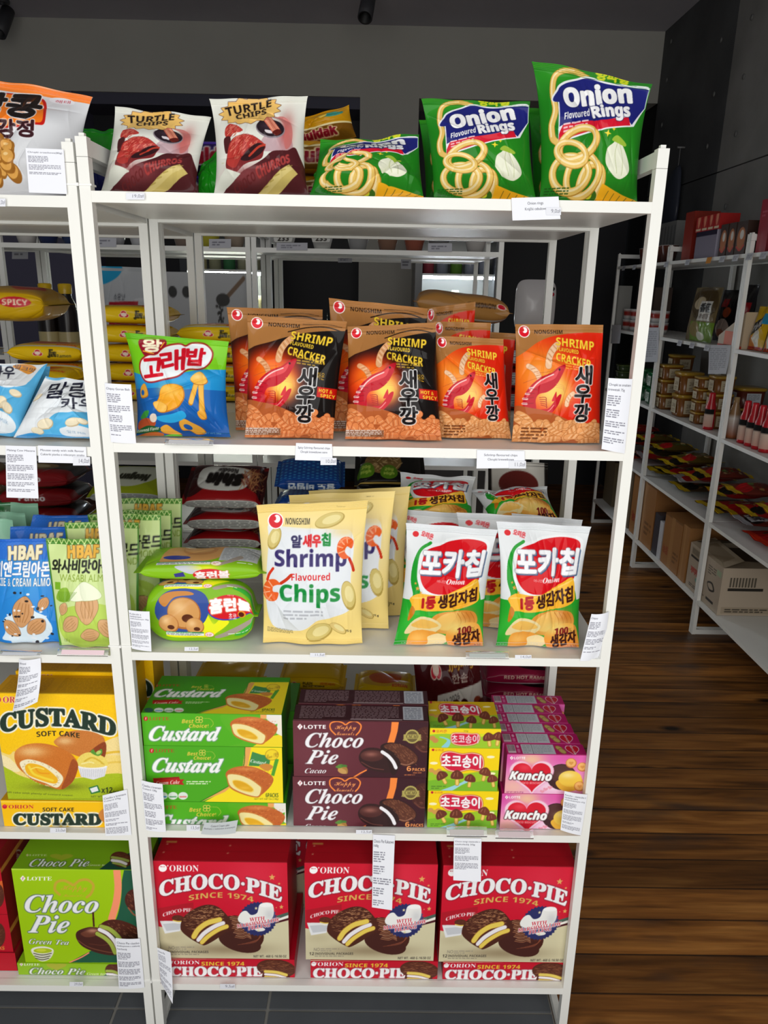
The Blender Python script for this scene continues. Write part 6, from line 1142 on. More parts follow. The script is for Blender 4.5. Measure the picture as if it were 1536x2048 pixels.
# ---- left unit: peanut cracker bag
N1 = (0, 150, 4.535)
def art_peanut(quad):
    a = A(quad, 'd6d8dc', N1, 1.0); a.poly([(-600, -200), (900, -200), (900, 270), (825, 275), (400, 215), (0, 150), (-600, 60)], 'f08436'); a.line([(820, 190), (400, 125), (0, 60)], 8, 'f8b080')
    a.spl([(-600, 200), (-100, 180), (200, 200), (430, 250), (500, 400), (510, 560), (420, 580), (200, 600), (60, 650), (-100, 600), (-600, 640)], 'c01c14'); a.spl([(-600, 220), (-100, 200), (200, 215), (410, 265), (475, 400), (490, 540), (400, 560), (180, 585), (40, 625), (-600, 620)], 'f07a1c')
    a.txt('땅콩', [(-190, 190), (440, 215), (445, 510), (-180, 470)], '1c1614', '', bold=20, out=[(12, 'e8e8ec')]); a.txt('강정', [(65, 525), (420, 540), (415, 690), (70, 670)], '3a1a20', '', bold=11, out=[(10, 'e8e8ec')]); a.ell(590, 265, 105, 42, 'e4e4ea', 8); a.txt('해태', (540, 250, 660, 290), 'c0384a', '', bold=2)
    rg = np.random.default_rng(3)
    for k in range(40): x, y = rg.uniform(-400, 230), rg.uniform(690, 1000); a.ell(x, y, rg.uniform(55, 85), rg.uniform(45, 65), '9a6424', rg.uniform(-60, 60)); a.ell(x - 6, y - 8, rg.uniform(48, 70), rg.uniform(36, 54), 'd8a050', rg.uniform(-60, 60)); a.ell(x - 18, y - 20, 22, 14, 'ecc888')
    return a
q2 = q3((-95, 140), (181, 193), (150, 386), (-90, 386), .10, .05, z1l); bag('white and orange peanut cracker bag cut by the left edge, top shelf', 'snack bag', q2, art_peanut([proj(p) for p in q2]), .08, seed=160, pinch=.08, back='c8c8cc')

# ================================================================ paper labels and price tags on the shelf edges
def label(desc, TL, TR, BR, BL, heads, n=12, y=-.003, curl=0, bow=0, twist=0, big=False, yb=None, fs=1.0, group=None, bg='eceef6', ydy=0):
    yb = y if yb is None else yb
    q = [at(*TL, y), at(*TR, y), at(*BR, yb), at(*BL, yb)]
    w = math.dist(TL, TR); h = math.dist(TL, BL); a = Art([(0, 0), (w, 0), (w, h), (0, h)], bg, size=(max(20, int(w * 1.6)), max(20, int(h * 1.6))))
    if big:
        k = len(heads)
        for i, t in enumerate(heads): L = min(.9, .03 * len(t)); a.txt(t, (w * (.5 - L / 2), h * (.2 + i * .24), w * (.5 + L / 2), h * (.36 + i * .24)), '4a4a52', '')
    else:
        yy = h * .07; lh = min(h * .05, 7) * fs
        for t in heads: a.txt(t, (w * .05, yy, w * min(.95, .05 + .055 * len(t)), yy + lh * .9), '4a4a56', ''); yy += lh * 1.35
        yy += lh * .5; g = a.rng; rem = n
        while rem > 0 and yy < h * .93:
            k = int(min(rem, g.integers(2, 6))); a.small(w * .05, yy, w * (.93 if g.random() < .7 else .6), min(yy + k * lh * .62, h * .97), k, '6a6a78', .75); yy += k * lh * .62 + lh * .8; rem -= k
    return paper(desc, q, a, curl, group, bow=bow, twist=twist)
label('white paper label in front of the orange peanut cracker bag', (51, 296), (127, 299), (134, 388), (58, 385), ['Chrupki orzechowe(80g)'], 11, y=-.004)
label('white card with onion ring price taped under the tall onion ring bag', (1023, 396), (1117, 393), (1121, 438), (1025, 441), ['Onion rings', 'Krążki cebulowe'], big=True)
label('tall white paper label beside the rightmost red cracker bag', (1217, 756), (1265, 758), (1249, 907), (1203, 898), ['Chrupki ze smakiem', 'krewetek 75g'], 22, bow=.003)
label('white paper label left of the green and blue seaweed snack bag', (209, 766), (262, 769), (271, 888), (222, 884), ['Chipsy Gorae Bab'], 18, bow=.003, twist=-.004)
label('white card taped below the leftmost cracker bag', (592, 886), (664, 888), (665, 922), (590, 920), ['Spicy Schrimp flavoured chips', 'Chrupki krewetkowe ostre'], big=True)
label('white card taped below the red cracker bags', (954, 900), (1049, 902), (1050, 936), (953, 937), ['Schrimp flavoured chips', 'Chrupki krewetkowe'], big=True)
label('white paper label hanging under the milk candy bags, at the far left', (11, 891), (72, 893), (77, 997), (13, 995), ['Malang Cow Mleczne'], 18)
label('white card under the milk candy bag by the post', (76, 891), (172, 894), (174, 927), (77, 925), ['Mousse candy with milk flavour', 'Cukierki pianka o mlecznym smaku'], big=True)
label('white paper label beside the chocolate puff packs', (257, 1220), (299, 1223), (303, 1303), (264, 1297), ['Kuleczki z', 'nadzieniem', 'czekoladowym 46g'], 18, fs=.9, bow=.002)
label('curled white paper label at the right post below the potato chips', (1183, 1228), (1218, 1223), (1207, 1323), (1160, 1322), ['Chipsy'], 16, bow=.006, twist=-.02)
label('white paper label taped on the post beside the green custard cartons', (282, 1560), (325, 1568), (332, 1664), (292, 1660), ['Ciastka z kremem', 'Custard 138g'], 22, bow=.002)
label('white paper label in front of the large yellow custard cake box', (205, 1591), (254, 1579), (263, 1670), (211, 1672), ['Ciastka z kremem', 'Custard 276g'], 18)
label('curled white paper label hanging over the yellow custard cake box', (38, 1318), (81, 1316), (88, 1388), (39, 1407), ['Almond'], 20, curl=.03, bow=.006)
label('long white paper label hanging over the middle upright red cake box', (746, 1669), (790, 1671), (784, 1812), (744, 1806), ['Choco Pie Kakaowe', '168g'], 34, curl=.012)
label('short white paper label hanging over the rightmost upright red cake box', (908, 1676), (963, 1677), (961, 1758), (906, 1755), ['Choco songi ciasteczka z', 'czekoladą 50g'], 14, curl=.008)
label('white paper label in front of the lower pink heart biscuit carton', (1129, 1582), (1175, 1589), (1162, 1671), (1121, 1660), ['Kancho - ciasteczka z', 'nadzieniem', 'czekoladowym 47g'], 24, bow=.002, fs=.85)
label('white paper label taped in front of the green tea cake boxes', (231, 1876), (280, 1877), (289, 1975), (238, 1977), ['Choco Pie ciastko', 'biszkoptowe z zieloną', 'herbatą'], 26, bow=.002, fs=.9)
label('curled white paper label at the post beside the leftmost red cake box', (314, 1895), (341, 1905), (350, 1992), (322, 1966), ['Choco Pie'], 24, twist=.02)
label('grey paper tag in front of the bottom green custard carton', (409, 1645), (476, 1640), (471, 1666), (402, 1668), ['Custard Cream cake', 'Biszkopty z nadzieniem kremowym'], big=True, y=-.004, bow=.004, bg='c4cacc')
def tag_(desc, x0, y0, x1, y1, t, y=-.0045, bg='e4e6ee'):
    """small hand-written price sticker with cut corners"""
    w, h = x1 - x0, y1 - y0; a = Art([(0, 0), (w, 0), (w, h), (0, h)], bg, size=(int(w * 2), int(h * 2))); a.txt(t, (w * .35, h * .22, w * .95, h * .78), '7a7a86', 'sbi' if False else '')
    return paper(desc, [at(*p, y) for p in ((x0, y0), (x1, y0), (x1, y1), (x0, y1))], a, name='price_tag', cat='price tag')
for t, x0, y0, x1, y1, d in (('19,0zł', 252, 386, 289, 399, 'price sticker under the slumping churros chips bag'), ('9,0zł', 1092, 415, 1122, 430, 'handwritten price sticker on the onion ring card'), ('10,0zł', 641, 916, 673, 930, 'price sticker at the corner of the card below the black cracker bags'), ('11,0zł', 1018, 922, 1052, 937, 'price sticker at the corner of the card below the red cracker bags'), ('14,0zł', 146, 914, 180, 931, 'price sticker at the corner of the milk candy card'),
                             ('12,5zł', 369, 1294, 397, 1302, 'price sticker in front of the chocolate puff packs'), ('11,5zł', 620, 1306, 650, 1314, 'price sticker below the cream shrimp chips bag'), ('14,0zł', 1030, 1310, 1063, 1318, 'price sticker below the right potato chips bag'), ('12,5zł', 712, 1660, 744, 1668, 'price sticker below the cacao pie cartons'), ('13,5zł', 373, 1650, 400, 1662, 'price sticker below the bottom green custard carton'), ('9,5zł', 440, 1968, 470, 1978, 'price sticker below the leftmost flat red cake box'), ('29,0zł', 139, 1964, 166, 1973, 'price sticker below the flat green tea cake box'), ('23,0zł', 100, 1656, 132, 1666, 'price sticker below the flat yellow custard cake box'), ('17,0zł', -14, 397, 11, 413, 'price sticker cut by the left edge under the peanut cracker bag')):
    tag_(d, x0, y0, x1, y1, t)
def holder(desc, x0, y0, x1, y1, slot='e6e2e4', dy=-.003):
    a, b = at(x0, y0, dy), at(x1, y1, dy - .012); w = b[0] - a[0]
    o = empty('price_holder', ((a[0] + b[0]) / 2, dy, b[2]), desc, 'price holder', 'clear price holders')
    h = a[2] - b[2]; m = MB(); P = lambda *k: np.array(k, float)
    prof = [(0, h), (-.0105, h * .18), (-.0105, 0), (-.0125, 0), (-.0125, h * .22), (-.002, h)]
    G = np.array([[(x, y, z) for x in (-w / 2, w / 2)] for y, z in prof + prof[:1]]); m.grid(G, 'dfe3e6'); m.build('clear_strip', M_CLEAR, o, smooth=False)
    q = [P(-w * .42, -.0045, h * .8), P(w * .42, -.0045, h * .8), P(w * .42, -.0112, h * .25), P(-w * .42, -.0112, h * .25)]
    ar = Art([(0, 0), (100, 0), (100, 20), (0, 20)], slot, size=(100, 20)); ar.small(30, 4, 80, 16, 2, '8a8a90', .8); m = MB(); m.grid(np.array([[q[0], q[1]], [q[3], q[2]]]) + np.array((0, -.0014, 0)), slot); m.build('paper_insert', M_PAPER, o, smooth=False)
for x0, y0, x1, y1, d, s in ((332, 876, 426, 891, 'clear price holder below the seaweed snack bag', 'c8c8cc'), (118, 1294, 216, 1313, 'clear price holder with pink slip below the almond pouches', 'f0d4dc'), (2, 1300, 80, 1312, 'clear price holder at the left edge below the blue almond pouch', 'd8dce4'), (931, 1302, 1018, 1318, 'clear price holder below the potato chips bags', 'b8c0bc'), (893, 1652, 974, 1674, 'clear price holder below the mushroom biscuit cartons', 'bdb8b6'), (990, 1657, 1067, 1678, 'clear price holder below the heart biscuit cartons', 'c8b8bc')): holder(d, x0, y0, x1, y1, s)
def zip_ties():
    """white cable ties binding the neighbouring posts together"""
    for i, (y_, nm) in enumerate(((369, 'top shelf'), (1291, 'third shelf'), (1960, 'bottom shelf'))):
        z = at(160, y_, 0)[2]; b = MB(); b.box(-.5155, -.4685, -.0016, .0206, z - .0015, z + .0015, 'f2f2f0'); b.box(-.4945, -.4895, -.004, .0, z - .0025, z + .0025, 'f2f2f0')
        tag(b.build('cable_tie', mat('white_nylon', 'efefec', .4) if i == 0 else bpy.data.materials['white_nylon'], None, (-.492, 0, z), smooth=False), 'white cable tie around the two neighbouring front posts near the %s' % nm, 'cable tie')
zip_ties()

# ================================================================ noodle packs on the units behind
def arows(bg, w=90, h=90): return Art([(0, 0), (1000, 0), (1000, 1000), (0, 1000)], bg, size=(w, h))
def ottogi(a, x, y, r):
    for k in range(3): an = -math.pi / 2 + k * 2.1; a.ell(x + r * .5 * math.cos(an), y + r * .75 * math.sin(an), r * .62, r * .9, 'f0d8c8'); a.ell(x + r * .5 * math.cos(an), y + r * .75 * math.sin(an), r * .5, r * .75, 'c8283a')
    a.ell(x, y, r * .6, r * .8, 'f0d8c8')
def pk(bg, f):
    a = arows(bg, 120, 90); f(a); return a
def f_jin(a):
    a.rect(0, 0, 1000, 1000, 'dcb40a'); a.rad(500, 760, 380, 120, 'eacb30', .6); ottogi(a, 420, 740, 60); a.txt('Jin', (540, 630, 640, 860), '1c1c1c', 'si', bold=10); a.txt('Ramen', (650, 760, 820, 850), '4a4a30', 'sb', bold=4)
    a.spl([(150, 120), (500, 60), (850, 120), (820, 380), (500, 440), (180, 380)], 'c89a30'); a.spl([(250, 180), (500, 120), (760, 180), (700, 330), (500, 370), (300, 330)], 'b8501c'); a.txt('KOREAN', (620, 380, 860, 470), 'd03030', 'sb', bold=4)
def f_jinsilver(a): f_jin(a); a.rect(0, 470, 1000, 540, 'b8b8a8')
def f_plain(a):
    a.rect(0, 0, 1000, 1000, 'd8ac0a'); ottogi(a, 250, 740, 60); a.txt('PLAIN', (380, 640, 520, 730), '2a1a0a', 'sb', bold=6); a.txt('INSTANT NOODLE', (380, 750, 700, 840), '2a1a0a', 'sb', bold=6); a.txt('라면사리', (640, 640, 860, 740), 'c03a20', '', bold=8); a.rect(0, 480, 1000, 500, 'b88a08')
def f_shin(a):
    a.rect(0, 0, 1000, 1000, '9a1418'); a.spl([(100, 520), (400, 300), (900, 420), (1000, 700), (1000, 0), (0, 0)], '3a1014'); a.spl([(200, 100), (520, 60), (800, 140), (760, 380), (420, 420), (190, 340)], 'd8d8d4'); a.txt('Shin', [(720, 340), (280, 330), (290, 200), (730, 210)], '1a1414', 'sbi', bold=22); a.txt('Noodle', [(640, 185), (400, 180), (405, 110), (640, 115)], '1a1414', 'sb', bold=10)
    rg = np.random.default_rng(3)
    for k in range(50): a.line([(rg.uniform(700, 980), rg.uniform(60, 420)), (rg.uniform(700, 980), rg.uniform(60, 420))], 10, 'c8905c' if k % 2 else '8a3a2c', a=.8)
    a.rect(0, 620, 1000, 900, 'c4c4c0'); a.small(60, 640, 940, 880, 5, '6a6a6a', .7); a.rect(0, 900, 1000, 1000, 'a01418')
def f_blue(a):
    a.rect(0, 0, 1000, 1000, '1c4a9a')
    for i in range(16):
        for j in range(8): a.ell(30 + i * 64, 40 + j * 64 + (i % 2) * 30, 20, 14, '3a8ac8')
    a.rect(150, 560, 880, 980, '16408a'); a.txt('팔도 비빔면', [(850, 900), (200, 890), (205, 660), (855, 670)], 'dfe6ee', '', bold=14)
def f_green(a): a.rect(0, 0, 1000, 1000, '9aa81c'); a.spl([(250, 60), (700, 40), (820, 260), (560, 420), (260, 380)], 'c4c8b8'); a.txt('Neoguri', [(720, 330), (330, 320), (335, 180), (725, 190)], '2a2a1c', 'sbi', bold=14); a.rect(0, 600, 1000, 860, 'b4b8b4'); a.small(40, 620, 960, 840, 5, '6a6a6a', .7)
def f_blk(a):
    a.rect(0, 0, 1000, 1000, '161414'); rg = np.random.default_rng(5); a.ell(400, 230, 260, 200, '8a6a3c')
    for k in range(70): x, y = rg.uniform(180, 620), rg.uniform(80, 380); a.line([(x, y), (x + 50, y + rg.uniform(-60, 60))], 12, 'd0b078' if k % 2 else '6a4a24', smooth=False)
    for x, y in ((480, 420), (160, 380)): a.ell(x, y, 120, 140, '5a8a1c'); a.txt('High', (x - 70, y - 20, x + 70, y + 50), 'd8e86a', 'sb', bold=6); a.txt('20g', (x - 60, y - 90, x + 60, y - 30), 'd8e86a', 'sb', bold=6)
    a.rect(0, 640, 1000, 700, 'b89a50')
def f_purple(t):
    def f(a): a.rect(0, 0, 1000, 1000, '2a1460'); a.rect(0, 470, 1000, 560, '5a34c0'); a.txt('Buldak', (250, 640, 800, 880), 'c0243a', 'sb', bold=14, out=[(24, 'f0e8e8')]); a.rect(0, 920, 1000, 1000, '1a1030')
    return f
def f_ybul(a): a.rect(0, 0, 1000, 1000, 'c8900e'); a.rect(0, 540, 1000, 590, 'e8d8a0'); a.rect(0, 590, 1000, 1000, '7a5010'); a.txt('Buldak', (240, 640, 760, 860), '8a1428', 'sb', bold=14, out=[(22, 'e8d0a0')]); a.ell(760, 250, 150, 120, '3a9a8a'); a.spl([(560, 200), (680, 160), (640, 320)], 'e8c850'); a.rect(120, 80, 300, 220, 'b8202c')
def f_mag(a): a.rect(0, 0, 1000, 1000, '8a1438'); ottogi(a, 640, 200, 80); a.txt('RED HOT RAMEN', (300, 640, 900, 740), 'e0c8b0', 'sb', bold=6); a.spl([(500, 380), (720, 300), (900, 420), (700, 470)], '2a0a14'); a.rect(0, 860, 1000, 1000, 'b8b0b4')
def f_gold(a): a.rect(0, 0, 1000, 1000, 'a8783e'); a.txt('NONGSHIM', [(820, 700), (540, 720), (540, 640), (815, 620)], '2a1708', 'sb', bold=8); a.ell(880, 640, 50, 60, 'f0e8e0'); a.ell(880, 640, 40, 50, 'c8142a'); a.rect(0, 940, 1000, 1000, 'c8c4bc')
def f_goldlow(a): a.rect(0, 0, 1000, 1000, 'b08a58'); a.rect(0, 640, 1000, 860, 'c8c4c0'); a.small(100, 660, 900, 850, 4, '5a5a5a', .7)
def f_redpk(a): a.rect(0, 0, 1000, 1000, 'a01018'); a.rect(0, 560, 1000, 900, 'b4b4b8'); a.small(60, 580, 940, 880, 5, '5a5a60', .7)
def f_rb(a): a.rect(0, 0, 1000, 1000, '7a1418'); a.spl([(0, 0), (1000, 0), (1000, 300), (600, 420), (0, 300)], '1c1414'); a.ell(500, 300, 240, 110, '8a6a3a'); a.ell(480, 290, 150, 60, 'c8b890'); a.txt('Paldo', (300, 640, 620, 800), 'd8d8d8', 'sb', bold=8)
def f_chap(a): a.rect(0, 0, 1000, 1000, '6a4a20'); a.rad(700, 300, 260, 200, 'c89a3a', .8); a.txt('Chapagetti', (200, 620, 800, 820), 'e8e0d0', 'sb', bold=8)
def stack(n, label, group, x, y, z, art, w=.205, d=.125, h=.046, col='d8b010', rz=0, seed=1, jit=.006, tip=0):
    """column of flow packs; the first is modelled, the others are copies"""
    rg = random.Random(seed); first = None; zz = z + .001
    nm = ('lowest', 'second from the bottom', 'third from the bottom', 'fourth from the bottom', 'fifth from the bottom', 'sixth from the bottom', 'seventh from the bottom')
    for i in range(n):
        L = label % ('topmost' if i == n - 1 else nm[i]); loc = (x + rg.uniform(-jit, jit), y + rg.uniform(-jit, jit) * .5, zz); r = rz + rg.uniform(-.05, .05) * (jit > 0)
        if first is None: first = o = flow(L, 'noodle pack', loc, w, d, h, art, col, rz=r, seed=seed, group=group, fin=.11)
        else: o = dup(first, loc, (0, 0, r), L)
        zz += h + .002
    if tip: o.rotation_euler[0] = tip; o.location.z += d * math.sin(tip) * .42 + .006
    return zz
def nst(px, py, y, z, h=.046): return max(1, int(round((at(px, py, y)[2] - z) / (h + .002))))
jin, jins, plain, shin, blue_, green_, blk = (pk('d8b010', f) for f in (f_jin, f_jinsilver, f_plain, f_shin, f_blue, f_green, f_blk))
Y1, Y2 = .505, .655
def X(px, py, y): return at(px, py, y)[0]
# second shelf of the rear units
zt_ = z2 + 0
for i, (px, py, y, lab) in enumerate(((312, 600, .62, 'behind the left posts'), (135, 700, .60, 'left of the post'), (22, 655, .62, 'at the left edge'), (440, 655, .56, 'behind the seaweed snack bag'), (560, 690, .56, 'behind the black cracker bags'))):
    zz = z2l if px < 390 else z2; xx = X(px, py + 40, y); xx = min(xx, -.60) if px < 390 else max(xx, -.36)
    xx = {22: -1.09, 135: -.82, 440: -.385, 560: -.14}.get(px, xx); stack(nst(px, py, y, zz), 'yellow noodle pack, column %s, %%s' % lab, 'yellow noodle packs on the second rear shelf', xx, y, zz, jins if i % 2 else jin, seed=200 + i)
    if px < 320: stack(nst(px, py + 30, y - .14, zz), 'yellow noodle pack, front column %s, %%s' % lab, 'yellow noodle packs on the second rear shelf', xx + .02, y - .15, zz, jin, seed=220 + i) if i in (1,) else None
z_ = z2l + .001 + nst(22, 655, .62, z2l) * .048
def f_multi(a): a.rect(0, 0, 1000, 1000, 'c8a010'); a.rect(60, 40, 940, 560, 'a8802a'); a.spl([(200, 120), (420, 80), (560, 240), (420, 400), (220, 330)], '3a7a2c'); a.spl([(540, 180), (760, 140), (880, 320), (700, 460)], 'a8341c'); a.rad(500, 260, 300, 120, 'e8e0d0', .35); a.ell(700, 700, 140, 80, 'c02030'); a.txt('SPICY', (590, 660, 810, 745), 'f0e0c0', 'sb', bold=6); a.txt('FAMILY', (250, 600, 540, 680), 'c02030', 'sb', bold=4)
flow('large yellow multipack of noodles on top of the left edge column', 'noodle multipack', (X(20, 640, .62), .62, z_), .27, .2, .085, pk('c8a010', f_multi), 'c8a010', rz=.06, seed=240, name='noodle_multipack')
stack(4, 'gold and silver cracker pack in the column under the gold bag, %s', 'gold packs under the gold bag', X(905, 660, .56) - .008, .56, z2, pk('b08a58', f_goldlow), w=.2, d=.14, h=.047, col='b08a58', seed=250)
flow('gold bag with upside down red logo lying behind the cracker bags', 'cracker bag', (X(918, 620, .55), .55, z2 + 4 * .049 + .012), .235, .17, .068, pk('a8783e', f_gold), 'a8783e', rz=-.02, tilt=.10, seed=255, name='cracker_bag', fin=.07)
stack(3, 'red and silver noodle pack behind the red cracker bags, %s', 'red and silver noodle packs', X(1075, 660, .5) - .005, .52, z2, pk('a01018', f_redpk), w=.21, d=.14, h=.05, col='98101a', seed=260)
# third shelf
stack(nst(450, 965, .52, z3, .05), 'red and black noodle pack above the chocolate puff packs, %s', 'red and black noodle packs', X(455, 1000, .5) - .004, .52, z3, shin, w=.205, d=.16, h=.05, col='7a1216', seed=270, tip=.4)
stack(nst(620, 955, .55, z3) , 'blue noodle pack behind the cream shrimp chips bags, %s', 'blue noodle packs', X(620, 980, .52) - .002, .56, z3, blue_, w=.18, d=.13, col='1c4a9a', seed=275, tip=.3)
stack(nst(755, 925, .52, z3, .05), 'black and green noodle pack behind the cream shrimp chips bags, %s', 'black noodle packs', X(765, 980, .5) + .015, .52, z3, blk, w=.18, d=.14, h=.05, col='161414', seed=280, tip=.35)
stack(nst(295, 975, .58, z3l, .05), 'lime and white noodle pack left of the red noodle packs, %s', 'lime noodle packs', -.635, .58, z3l, green_, w=.205, d=.15, h=.05, col='98a61c', seed=285, tip=.3)
stack(nst(165, 930, .56, z3l, .05), 'red and black noodle pack above the almond pouches, %s', 'red and black noodle packs on the left', -.865, .56, z3l, pk('7a1418', f_rb), w=.21, d=.14, h=.05, col='6a1216', seed=290)
stack(nst(20, 905, .56, z3l, .05), 'brown and gold noodle pack at the left edge, rear shelf, %s', 'brown noodle packs', -1.085, .56, z3l, pk('6a4a20', f_chap), w=.21, d=.14, h=.05, col='5a3c18', seed=295)
a = arows('e2cf86', 90, 120); a.rect(0, 0, 1000, 330, 'd8d4cc'); a.ell(500, 200, 330, 120, '6a2420'); a.txt('자장면', [(860, 560), (420, 560), (420, 440), (860, 440)], '3a1c10', '', bold=10); a.txt('Nouilles aux chajang', [(940, 690), (200, 690), (200, 620), (940, 620)], '6a4a20', 'sb', bold=3); a.txt('Chajang Noodle', [(940, 800), (200, 800), (200, 730), (940, 730)], '6a4a20', 'sb', bold=3); a.txt('자자', [(940, 960), (700, 960), (700, 860), (940, 860)], '2a1a10', '', bold=8); a.rect(0, 0, 60, 1000, '1c1614'); a.rect(940, 0, 1000, 1000, '1c1614')
zc = at(1040, 1012, .42)[2]; xl, xr = at(983, 1010, .43)[0], at(1108, 1010, .43)[0]
bag('cream and black noodle bag with upside down lettering behind the reclining potato chips', 'noodle bag', [np.array(k) for k in ((xl, .52, at(1040, 925, .52)[2]), (xr, .52, at(1040, 928, .52)[2]), (xr, .44, z3 + .002), (xl, .44, z3 + .002))], a, .05, seed=300, pinch=.02, back='1c1614', name='noodle_bag')
# fourth shelf
stack(nst(470, 1328, .52, ZS[3]), 'plain yellow noodle pack behind the green custard cartons, %s', 'plain yellow noodle packs', X(470, 1370, .5) - .01, .50, ZS[3], plain, w=.185, d=.12, h=.04, seed=310, jit=.003)
stack(nst(620, 1328, .52, ZS[3]), 'plain yellow noodle pack behind the cacao pie cartons, %s', 'plain yellow noodle packs', X(618, 1370, .5) + .012, .50, ZS[3], plain, w=.18, d=.12, h=.04, seed=311, jit=.003)
stack(nst(750, 1328, .54, ZS[3]), 'yellow noodle pack behind the cacao and mushroom cartons, %s', 'yellow noodle packs on the fourth rear shelf', X(750, 1370, .5) + .03, .505, ZS[3], jin, w=.17, d=.12, h=.046, seed=312, jit=.003)
stack(nst(1035, 1325, .52, ZS[3], .05), 'crimson noodle pack behind the pink heart cartons, %s', 'crimson noodle packs', X(1030, 1370, .5), .51, ZS[3], pk('8a1438', f_mag), w=.2, d=.13, h=.05, col='8a1438', seed=313, jit=.004)
def art_jj():
    a = arows('4a1014', 130, 100); a.rect(0, 0, 1000, 90, '160a0a'); ottogi(a, 330, 220, 80); a.txt('Jjajang', (520, 140, 900, 260), 'd8a838', 'sb', bold=6); a.txt('한솥', (560, 290, 800, 380), 'd8d0c0', '', bold=5); a.poly([(320, 480), (1000, 400), (1000, 940), (220, 980)], 'd0ccc4'); rg = np.random.default_rng(8)
    for k in range(40): a.ell(rg.uniform(450, 980), rg.uniform(560, 960), 60, 50, ('5a2018', '8a3a20', '3a1410')[k % 3])
    a.txt('03.11.2026', [(300, 560), (640, 470), (650, 530), (310, 620)], '3a3432', '', bold=2); a.poly([(60, 600), (220, 560), (260, 800), (100, 840)], 'd0b020'); return a
q = [at(826, 1345, .40), at(925, 1322, .46), at(976, 1412, .36), at(868, 1432, .30)]
xa = X(895, 1390, .33)
bag('dark red noodle bag leaning behind the mushroom biscuit cartons', 'noodle bag', [np.array(k) for k in ((xa - .09, .385, ZS[3] + .235), (xa + .075, .385, ZS[3] + .275), (xa + .115, .335, ZS[3] + .002), (xa - .065, .335, ZS[3] + .002))], art_jj(), .045, seed=320, pinch=.02, back='3a1014', name='noodle_bag')
# top shelf: purple and yellow packs behind the chips
pur = pk('2a1460', f_purple(0))
stack(2, 'purple noodle pack between the two churros chips bags, %s', 'purple noodle packs', X(432, 320, .26), .26, z1s, pur, w=.2, d=.12, h=.058, col='2a1460', seed=330, jit=.002)
stack(2, 'yellow and brown noodle pack right of the churros chips bags, %s', 'yellow and brown noodle packs', X(648, 320, .25), .25, z1s, pk('c8900e', f_ybul), w=.21, d=.13, h=.06, col='b8840e', seed=335, jit=.003)
bag('yellow noodle pack tilted on top of the yellow and brown ones', 'noodle pack', [at(552, 252, .27), at(697, 207, .27), at(712, 272, .262), at(572, 306, .262)], pk('c8900e', f_ybul), .06, seed=338, pinch=.04, back='a8760c', name='noodle_pack', seal=(.02, .02))
b_ = [np.array(k) for k in q3((150, 258), (232, 262), (232, 330), (150, 330), .30, .24, z1l)]
bag('green and blue snack bag on the top shelf behind the left post', 'snack bag', b_, (lambda a: (a.poly([(0, 0), (100, 0), (100, 30), (0, 45)], '1f8a1c'), a.poly([(0, 45), (100, 30), (100, 40), (0, 56)], 'e8e8e8'), a)[-1])(Art([(0, 0), (100, 0), (100, 100), (0, 100)], '1c2060', size=(50, 50))), .05, seed=340, back='1c2060')
def greenpack(px, y, nm, s):
    q = [np.array(k) for k in ((X(px - 30, 350, y), y + .02, z1s + .05), (X(px + 35, 350, y), y + .03, z1s + .11), (X(px + 35, 380, y), y, z1s + .002), (X(px - 25, 380, y), y, z1s + .002))]
    bag('green snack bag corner peeking out %s' % nm, 'snack bag', q, Art([(0, 0), (10, 0), (10, 10), (0, 10)], '1f9a1c', size=(40, 40)), .03, seed=s, back='1f8a1c')
greenpack(418, .13, 'between the churros chips bags', 345); greenpack(655, .15, 'behind the slumped onion ring bag', 346)
# ---- next aisle: bottles, jugs and bags on the far units
def lathe(name, label, cat, prof, loc, group=None, m=None, extra=(), n=20):
    b = MB(); b.tube(prof, n); o = b.build(name, m or M_PLAST); o.location = loc; tag(o, label, cat, group)
    for nm, p in extra: b = MB(); b.tube(p, n); b.build(nm, M_PLAST, o)
    return o
def jug(px, lab, y=1.82):
    x = X(px, 560, y); lathe('sauce_jug', lab, 'sauce jug', [(0, 0, '140c0a'), (.04, 0, '140c0a'), (.042, .02, '140c0a'), (.042, .16, '180e0c'), (.036, .20, '140c0a'), (.024, .225, '140c0a'), (.022, .25, '140c0a')], (x, y, z2), 'dark jugs with yellow caps', extra=(('cap', [(.026, .24, 'c8a010'), (.027, .275, 'd8b010'), (.022, .28, 'd8b010'), (0, .281, 'd8b010')]), ('label', [(.0425, .04, 'b8a878'), (.0425, .09, 'b8a878')])))
jug(88, 'dark sauce jug with a yellow cap, left one seen past the posts'); jug(128, 'dark sauce jug with a yellow cap, right one half behind the post'); 
for i, px in enumerate((662, 702, 732, 762, 792, 822)):
    y = 1.80 + .02 * (i % 2); x = X(px, 585, y); yl = i in (0, 2)
    o = lathe('sauce_bottle', 'dark sauce bottle with a black cap behind the crackers, number %s from the left' % ('one', 'two', 'three', 'four', 'five', 'six')[i], 'sauce bottle', [(0, 0, '3a3210'), (.032, 0, '3a3210'), (.034, .01, '5a5010' if yl else '2a1410'), (.034, .10, '6a5c12' if yl else '3a1812'), (.03, .125, '30240e'), (.014, .15, '2a200c'), (.013, .165, '2a200c')], (x, y, z2), 'dark sauce bottles on the far unit', extra=(('cap', [(.016, .158, '0c0c0c'), (.016, .185, '101010'), (0, .186, '101010')]), ('label', [(.0346, .03, '7a1c18'), (.0346, .08, '7a1c18')])))
yb_ = MB(); yb_.box(X(610, 600, 1.76), X(790, 600, 1.76), 1.72, 1.755, z2 + .0005, z2 + .045, 'b8920c'); tag(yb_.build('shelf_tray', M_CARD, None, (X(700, 600, 1.76), 1.76, z2), smooth=False), 'low yellow display tray in front of the dark sauce bottles', 'tray')
